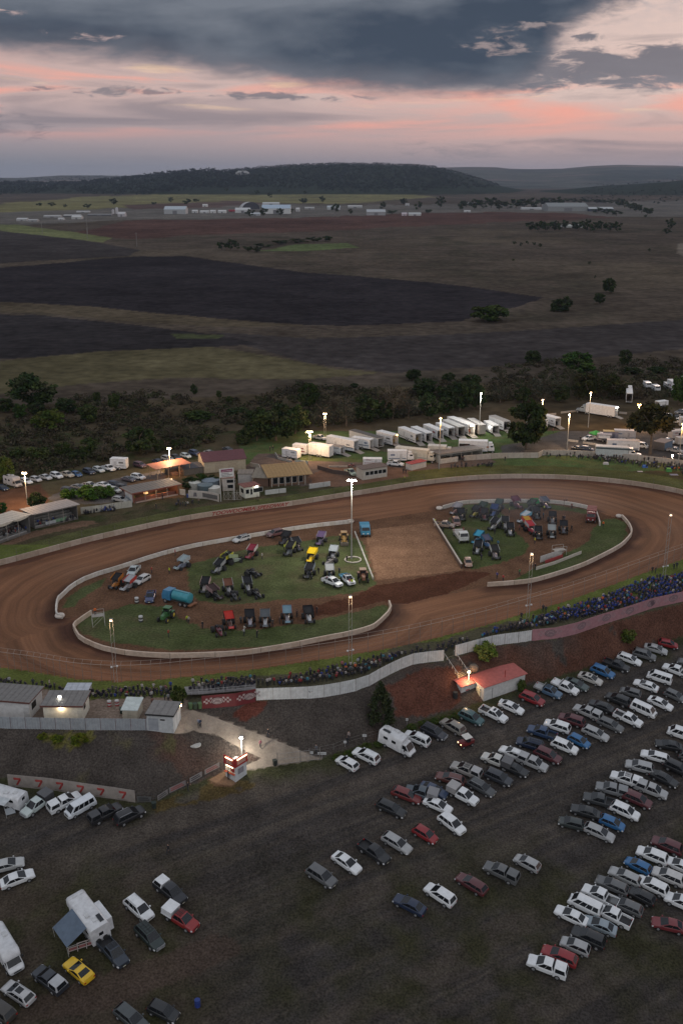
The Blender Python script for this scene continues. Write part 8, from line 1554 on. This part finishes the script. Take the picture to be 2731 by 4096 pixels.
for k,x,y,kd,cc,lb in(('Z',1068,395,0,KK,'person in black standing on the upper edge of the pale path'),('Z',948,560,1,(.40,.16,.20),'person in pink walking up the pale path'),('I',1388,888,1,(.25,.30,.40),'person in blue-grey walking beside the white metal shed'),('J',810,893,0,(.12,.13,.15),'person in grey standing beyond the mesh gate'),('J',1024,838,0,KK,'person in black by the wire fence behind the bank row'),('J',1036,800,0,(.30,.25,.24),'pale-topped person by the wire fence'),('Z',445,1050,2,KK,'person in black leaning at the ticket booth counter'),('N',1175,200,1,KK,'person in a black top walking on the dark gravel'),('L',1312,462,2,KK,'person in black crouched low against the board fence'),('J',5,715,0,(.02,.03,.06),'person in navy at the top of the pale path'),('I',925,735,1,(.12,.08,.08),'person in brown walking through the yard'),('I',990,722,0,(.45,.43,.42),'person in a pale top in the yard'),('I',1065,740,1,(.20,.10,.08),'person in rust walking across the yard'),('I',1060,690,0,(.48,.48,.48),'person in white at the verge by the dark bush'),('I',1150,708,0,(.03,.04,.07),'person in navy on the yard edge'),('I',1175,710,0,(.35,.36,.38),'person in grey beside the dark bush'),('I',350,612,0,(.42,.36,.34),'person in a pale jacket standing out on the verge'),('J',768,505,2,KK,'person in black at the outside of the sheet fence'),('F',543,635,0,RD,'marshal in red overalls by the pale blue-white pickup'),('F',728,640,0,HV,'marshal in a yellow-green vest on the dirt'),('F',912,1150,1,HV,'marshal in a yellow-green vest beside the green tractor'),('F',1075,1215,0,KK,'person in black at the left end of the bottom line'),('F',718,1305,3,RD,'marshal in red overalls raising an arm on the left grass'),('F',790,455,0,RD,'marshal in red at the back inner wall'),('F',1475,1165,0,(.12,.12,.13),'crew member in grey behind the bottom line'),('F',1508,1290,2,(.42,.42,.42),'crew member in white in front of the bottom line'),('F',930,1160,2,(.35,.30,.27),'person in a pale shirt beside the vested marshal'),('G',258,490,0,(.40,.38,.35),'man in a pale shirt beside the maroon sprint car'),('G',846,645,0,KK,'person in black beside the sprint car left of the white pickups'),('G',1062,645,0,(.05,.06,.10),'person in navy behind the light blue tray'),('G',1141,515,0,KK,'person in black at the ring kerb of the tall mast'),('G',1172,765,0,RD,'man in red overalls at the nose of the white tray pickup'),('G',1195,768,0,HV,'man in a yellow-green vest at the nose of the white tray pickup'),('G',36,1160,0,(.06,.05,.05),'crew member in dark clothes left of the white-bodied sprint car'),('G',622,1095,0,(.12,.07,.06),'crew member in brown between two cars of the bottom line'),('G',825,1055,2,KK,'crew member in black behind the white-bodied end car'),('G',72,1262,2,(.45,.43,.38),'crew member in cream kneeling in the bottom line'),('G',205,1310,2,KK,'person in black alone on the grass below the bottom line'),('G',490,395,0,HV,'marshal in a yellow-green vest in the upper huddle'),('G',368,1195,2,(.05,.05,.05),'crew member crouching beside the silver sprint car'),('G',440,1165,0,(.10,.07,.07),'crew member at the wheel of the blue-winged sprint car'),('H',286,185,0,KK,'pair-mate in black beside the black right-infield car'),('H',966,118,0,(.16,.08,.06),'left brown-clad person at the right white inner wall'),('H',982,112,0,(.20,.10,.07),'right brown-clad person at the right white inner wall'),('H',1017,152,0,(.22,.09,.06),'person in rust on the grass under the right white wall'),('H',957,235,0,KK,'person in black on the brown loop beside the black winged car'),('H',968,238,0,(.04,.04,.07),'person in navy on the brown loop beside the black winged car'),('H',1017,305,1,KK,'crew member in black walking right of the loop cars'),('H',1237,275,0,OR_,'marshal in an orange jacket beyond the maroon fire tender'),('H',499,635,0,(.08,.07,.22),'person in purple at the end of the near right wall'),('H',540,655,2,(.42,.03,.03),'person in red crouching at the end of the near right wall'),('H',655,612,1,(.06,.22,.08),'person in green walking on the dirt below the right grass'),('H',746,580,0,KK,'left person in black beside the long low white barrier'),('H',763,575,0,KK,'right person in black beside the long low white barrier'),('H',390,508,0,(.03,.03,.05),'person in dark clothes on the grass below the blue group'),('H',505,412,0,(.06,.16,.26),'person in blue right of the blue group'),('H',467,382,0,KK,'person in black above the blue group'),('H',483,328,0,KK,'crew member in black below the centre trio'),('H',69,258,0,HV,'marshal in a yellow-green vest at the top of the dark pit wall'),('H',121,315,0,KK,'person in black behind the dark pit wall'),('H',762,392,0,(.50,.42,.04),'crew member in yellow beside the black lower huddle'),('H',820,215,0,(.07,.12,.17),'crew member in blue-grey in the smoke'),('H',584,178,0,(.35,.42,.05),'marshal in a dull yellow vest in the smoke'),('H',826,165,0,(.40,.45,.08),'marshal in a yellow vest near the purple-grey car'),('H',655,300,0,(.30,.08,.07),'crew member in red left of the lower huddle'),('C',80,540,0,KK,'left person in black on the pit grass by the trailer row'),('C',110,530,0,KK,'right person in black on the pit grass by the trailer row'),('C',1470,770,0,KK,'person in black right of the timing hut'),('C',1495,775,0,KK,'second person in black right of the timing hut'),('C',1482,845,0,(.42,.42,.05),'person in a dull yellow vest at the track wall'),('B',610,722,0,(.04,.07,.06),'person in dark green on the grass below the canteen'),('B',640,722,0,(.07,.10,.08),'person in olive beside the dark green one below the canteen'),('B',330,748,2,KK,'person in black on the grass left below the canteen'),('B',770,695,2,(.25,.16,.14),'person in tan near the curved sign wall'),('B',1385,660,0,KK,'person in black below the race control box'),('B',395,650,0,KK,'customer in black at the canteen counter'),('E',490,690,0,KK,'person in black beside the green tent'),('E',205,605,0,(.3,.05,.05),'person in red on the pit gravel')):
 man(k,x,y,kd,cc,lb)
pf=G(*c('I',690,175));person(pf+Vector((-.5,0,2.2)),0,OR_,.4,'flag marshal in orange standing on the pale flag stand')
# ---- spectators on the near bank (nearest ones singly, the rest as one crowd)
DKc=[(.02,.02,.025),(.03,.03,.04),(.05,.05,.055),(.025,.03,.05),(.09,.085,.085)];SETS={'dark':DKc,'blue':[(.02,.045,.22),(.025,.06,.28),(.02,.04,.16)],'pale':[(.42,.40,.38),(.32,.34,.36),(.45,.42,.40)],'red':[(.28,.03,.035),(.30,.10,.12)],'teal':[(.05,.20,.26)],'orange':[(.60,.14,.05)],'green':[(.06,.16,.06)]}
CRS=[('in the blue crowd above the pink banner',cl('K',(800,418),(1000,382),(1270,322),(1568,250),(1700,215),(1700,120),(1568,140),(1400,172),(1280,205),(1120,275),(1000,308),(850,355),(770,385)),dict(blue=.60,dark=.24,pale=.07,teal=.04,red=.03,orange=.02),.62),('behind the sheet fence beside the pink banner',cl('K',(450,492),(560,464),(720,442),(850,418),(800,375),(720,400),(620,428),(480,472)),dict(dark=.7,blue=.15,teal=.05,pale=.08,red=.02),.62),('at the head of the stairs',cl('K',(60,590),(240,575),(370,525),(370,498),(250,530),(180,555),(60,575)),dict(dark=.85,pale=.15),.8),('behind the curving sheet fence',cl('J',(395,432),(700,425),(1000,378),(1150,345),(1300,280),(1430,212),(1400,206),(1200,250),(1050,290),(900,318),(700,365),(500,400),(385,420)),dict(dark=.62,pale=.16,blue=.08,red=.06,teal=.06,orange=.02),.64),('on the viewing deck',cl('W',(500,740),(900,725),(1320,680),(1320,610),(1180,590),(850,625),(520,670)),dict(dark=.72,pale=.14,teal=.07,red=.07),.66),('along the verge behind the yard',cl('I',(-20,600),(300,612),(480,655),(640,690),(720,690),(900,688),(1190,678),(1195,625),(1040,640),(900,632),(720,655),(600,655),(470,640),(200,600),(-20,565)),dict(dark=.74,pale=.12,blue=.05,red=.06,green=.03),.7)]
cand=[]
for nm,poly,mix,sp in CRS:
 W3_=[Pz(x,y)for x,y in poly];x0,x1=min(v.x for v in W3_),max(v.x for v in W3_);y0,y1=min(v.y for v in W3_),max(v.y for v in W3_);pts=[];wx=[(v.x,v.y)for v in W3_];cells={}
 for _ in range(20000):
  x,y=random.uniform(x0,x1),random.uniform(y0,y1);ci=(int(x/sp),int(y/sp))
  if any((x-a)**2+(y-b_)**2<sp*sp for i in(-1,0,1)for j in(-1,0,1)for a,b_ in cells.get((ci[0]+i,ci[1]+j),())):continue
  if not inpoly(np.array([x]),np.array([y]),wx)[0]:continue
  cells.setdefault(ci,[]).append((x,y));pts.append((x,y))
 for x,y in pts:
  r=random.random();acc=0
  for k_,v in mix.items():
   acc+=v
   if r<acc:break
  if fbm(np.array([x/3]),np.array([y/3]),41)[0]<.27:continue
  cand.append((scale_at((x,y,0)),x,y,.85 if 'deck' in nm else 0.0,k_,nm))
for x,y in[(U_,V_)for U_,V_ in[(1395,128),(1413,128),(1515,108),(1530,105),(670,388),(790,345),(805,350)]]:p=Pz(*c('K',x,y));cand.append((99,p.x,p.y,0,'dark','standing out on the grass before the blue crowd'))
cand.sort(key=lambda t:-t[0]);NI=296-NP[0]-34
nb=[c_ for c_ in cand if 'blue crowd' in c_[5]];ot=[c_ for c_ in cand if 'blue crowd' not in c_[5]];sel=ot[:int(NI*.62)]+nb[:NI-int(NI*.62)];ids_=set(map(id,sel));rest=[t for t in cand if id(t)not in ids_]
chair_me=MB().box(-.26,.26,-.05,.45,.40,.44,(.03,.03,.05)).hexa([(-.26,-.09,.42),(.26,-.09,.42),(.26,-.05,.42),(-.26,-.05,.42),(-.26,-.24,.95),(.26,-.24,.95),(.26,-.20,.95),(-.26,-.20,.95)],(.03,.03,.05)).cyl((-.25,-.05,0),(.25,.42,.42),.014,.014,4).cyl((.25,-.05,0),(-.25,.42,.42),.014,.014,4).cyl((-.25,.42,0),(-.25,-.05,.44),.014,.014,4).cyl((.25,.42,0),(.25,-.05,.44),.014,.014,4).mesh('camp_chair','matte')
for i,(_,x,y,z,k_,nm)in enumerate(sel):
 st_=random.random()<(.22 if 'blue' in nm else .4)or 'standing' in nm;ps='standing' if st_ else 'seated';lb=f"spectator in a {k_} top {ps} {nm}" if 'standing' not in nm else 'spectator in a dark top '+nm
 p=Vector((x,y,z));f=random.gauss(0,.35);person(p,random.choice((0,0,2))if st_ else 4,random.choice(SETS[k_]),f,lb,f"{k_} {ps} spectators {nm}",random.uniform(.92,1.06))
 if not st_ and i%2==0:o=bpy.data.objects.new('camp_chair',chair_me);COL.objects.link(o);o.location=p;o.rotation_euler=(0,0,f);tag(o,f'folding camp chair under a seated spectator {nm}','chair',f'camp chairs {nm}')
 # far bank spectators
far_st=[('D',705,775),('D',768,775),('D',790,770),('D',857,760),('D',890,757),('D',955,740),('D',1033,735),('D',1058,738),('D',1235,735),('D',1255,735),('D',1295,728),('D',1328,725),('D',1225,770),('E',110,830),('E',125,832),('E',150,832),('E',245,830),('E',385,855),('E',430,850),('E',708,862),('E',1200,905),('E',1222,905),('E',1262,915),('E',1352,905),('E',1376,908),('E',1440,920),('E',1460,925),('E',1160,905),('U',820,700),('U',700,660),('E',840,880),('E',865,880),('E',900,885),('E',930,890)]
for k,x,y in far_st:person(G(*c(k,x,y)),random.choice((0,0,2)),random.choice(DKc),PI+random.gauss(0,.5),'dark-clothed spectator standing before the long pale block wall','spectators along the block wall')
for pl,n,mix in((cl('E',(-140,845),(600,862),(900,890),(1100,920),(1568,955),(1650,980),(1650,1080),(1500,1010),(1250,980),(1100,960),(850,930),(600,890),(300,870),(-140,860)),175,dict(dark=.76,pale=.12,blue=.06,green=.04,orange=.02)),(cl('D',(640,820),(1100,815),(1100,835),(640,850)),30,dict(dark=1.0)),(cl('A',(870,815),(960,800),(1200,775),(1200,755),(900,795)),28,dict(dark=.8,blue=.1,pale=.1)),(cl('V',(60,1100),(600,930),(600,850),(60,960)),60,dict(dark=.7,blue=.1,pale=.1,red=.1)),(cl('V',(800,830),(1560,690),(1560,660),(800,790)),28,dict(dark=.7,blue=.15,red=.1,pale=.05)),(cl('B',(520,720),(560,700),(740,690),(760,680),(700,720)),8,dict(dark=.8,pale=.2))):
 k=0;xs=[q[0]for q in pl];ys=[q[1]for q in pl]
 while k<n:
  x,y=random.uniform(min(xs),max(xs)),random.uniform(min(ys),max(ys))
  if not inpoly(np.array([x]),np.array([y]),pl)[0]:continue
  k+=1;p=G(x,y);r=random.random();acc=0
  for kk,v in mix.items():
   acc+=v
   if r<acc:break
  rest.append((0,p.x,p.y,0.5 if n==60 else 0,kk,''))
def crowd_mesh(items):
 src=[]
 for q in(PM[4],PM[0]):
  dm_=bmesh.new();dm_.from_mesh(q);bmesh.ops.triangulate(dm_,faces=dm_.faces);v=np.array([t.co[:]for t in dm_.verts]);f=np.array([[t.index for t in z.verts]for z in dm_.faces]);m_=np.array([z.material_index for z in dm_.faces]);dm_.free();src.append((v,f,m_))
 V,Fc,C_=[],[],[];o=0;base={0:(.36,.22,.16),2:(.03,.032,.04),3:(.03,.022,.016),4:(.02,.02,.02)}
 for t in items:
  v,f,m_=src[0 if random.random()<.75 else 1];a=random.gauss(0,.4);cc=random.choice(SETS[t[4]]);s_=random.uniform(.92,1.05);ca,sa=math.cos(a),math.sin(a)
  V.append(np.stack([v[:,0]*ca-v[:,1]*sa,v[:,0]*sa+v[:,1]*ca,v[:,2]],1)*s_+np.array((t[1],t[2],t[3])));Fc.append(f+o);o+=len(v);C_.append(np.array([cc if k==1 else base[k]for k in m_]))
 V=np.concatenate(V);Fc=np.concatenate(Fc);C_=np.concatenate(C_);me=bpy.data.meshes.new('crowd');me.vertices.add(len(V));me.vertices.foreach_set('co',V.astype(np.float32).ravel());me.loops.add(len(Fc)*3);me.loops.foreach_set('vertex_index',Fc.astype(np.int32).ravel());me.polygons.add(len(Fc));me.polygons.foreach_set('loop_start',np.arange(0,len(Fc)*3,3,dtype=np.int32))
 at_=me.color_attributes.new('Col','FLOAT_COLOR','CORNER');at_.data.foreach_set('color',np.repeat(np.concatenate([C_,np.ones((len(C_),1))],1),3,0).astype(np.float32).ravel());me.materials.append(MAT['matte']);me.update(calc_edges=True);return me
cw_=bpy.data.objects.new('crowd',crowd_mesh(rest));COL.objects.link(cw_);tag(cw_,'dense crowd of spectators filling the banks and grandstands','crowd',kind='stuff')
for k,x,y,w_,d_,cc,lb in(('U',840,800,1.6,1.2,(.04,.12,.38),'blue folding lounge on the far bank'),('U',1290,880,1.6,1.3,(.06,.22,.05),'green beach shelter on the far bank'),('U',1390,940,2.4,1.6,(.12,.15,.24),'blue-grey rug spread on the far bank'),('U',750,880,1.6,1.0,(.4,.36,.38),'pale rug on the far bank'),('U',100,745,1.8,.8,(.42,.40,.40),'pale folding table on the far bank'),('K',838,385,1.0,.7,(.2,.42,.46),'pale teal esky at the edge of the blue crowd')):
 p=G(*c(k,x,y));hh=.06 if 'rug' in lb else 1.1 if 'shelter' in lb else .7;tag(MB().hexa([(-w_/2,-d_/2,0),(w_/2,-d_/2,0),(w_/2,d_/2,0),(-w_/2,d_/2,0),(-w_*.4,-d_*.3,hh*.8),(w_*.4,-d_*.3,hh*.8),(w_*.4,d_*.4,hh),(-w_*.4,d_*.4,hh)],cc).build(lb.split(' on ')[0].split(' at ')[0].split(' spread')[0].split()[-1],'matte',None,None,p),lb,'rug' if 'rug' in lb else 'picnic gear')
 # exhaust smoke drifting over the right infield
ms,n3,b3=newmat('exhaust_smoke');n3.nodes.remove(b3);tcn=node(n3,'ShaderNodeTexCoord');nz=node(n3,'ShaderNodeTexNoise',Scale=2.2,Detail=3.0);n3.links.new(tcn.outputs['Generated'],nz.inputs['Vector']);gr=node(n3,'ShaderNodeTexGradient',gradient_type='SPHERICAL');mpn=node(n3,'ShaderNodeMapping');mpn.inputs['Location'].default_value=(-1,-1,-1);mpn.inputs['Scale'].default_value=(2,2,2);n3.links.new(tcn.outputs['Generated'],mpn.inputs['Vector']);n3.links.new(mpn.outputs[0],gr.inputs['Vector'])
mu=node(n3,'ShaderNodeMath',operation='MULTIPLY');n3.links.new(nz.outputs['Fac'],mu.inputs[0]);n3.links.new(gr.outputs['Fac'],mu.inputs[1]);m2_=node(n3,'ShaderNodeMath',operation='MULTIPLY');n3.links.new(mu.outputs[0],m2_.inputs[0]);m2_.inputs[1].default_value=.020;pv3=node(n3,'ShaderNodeVolumePrincipled');pv3.inputs['Color'].default_value=(.78,.84,.95,1);n3.links.new(m2_.outputs[0],pv3.inputs['Density']);n3.links.new(pv3.outputs[0],n3.nodes['Material Output'].inputs['Volume']);MAT['smoke']=ms
p=Pz(*c('H',640,230));smk=MB().ball(0,0,0,24,20,6,nu=16,nv=8).build('exhaust_smoke','smoke',None,None,p+Vector((0,0,6.2)));tag(smk,'thin blue exhaust smoke drifting over the right infield','smoke',kind='stuff')
for o in list(scene.objects):
 if o.parent is None and o.get('category')and not o.get('kind'):o['kind']='thing'
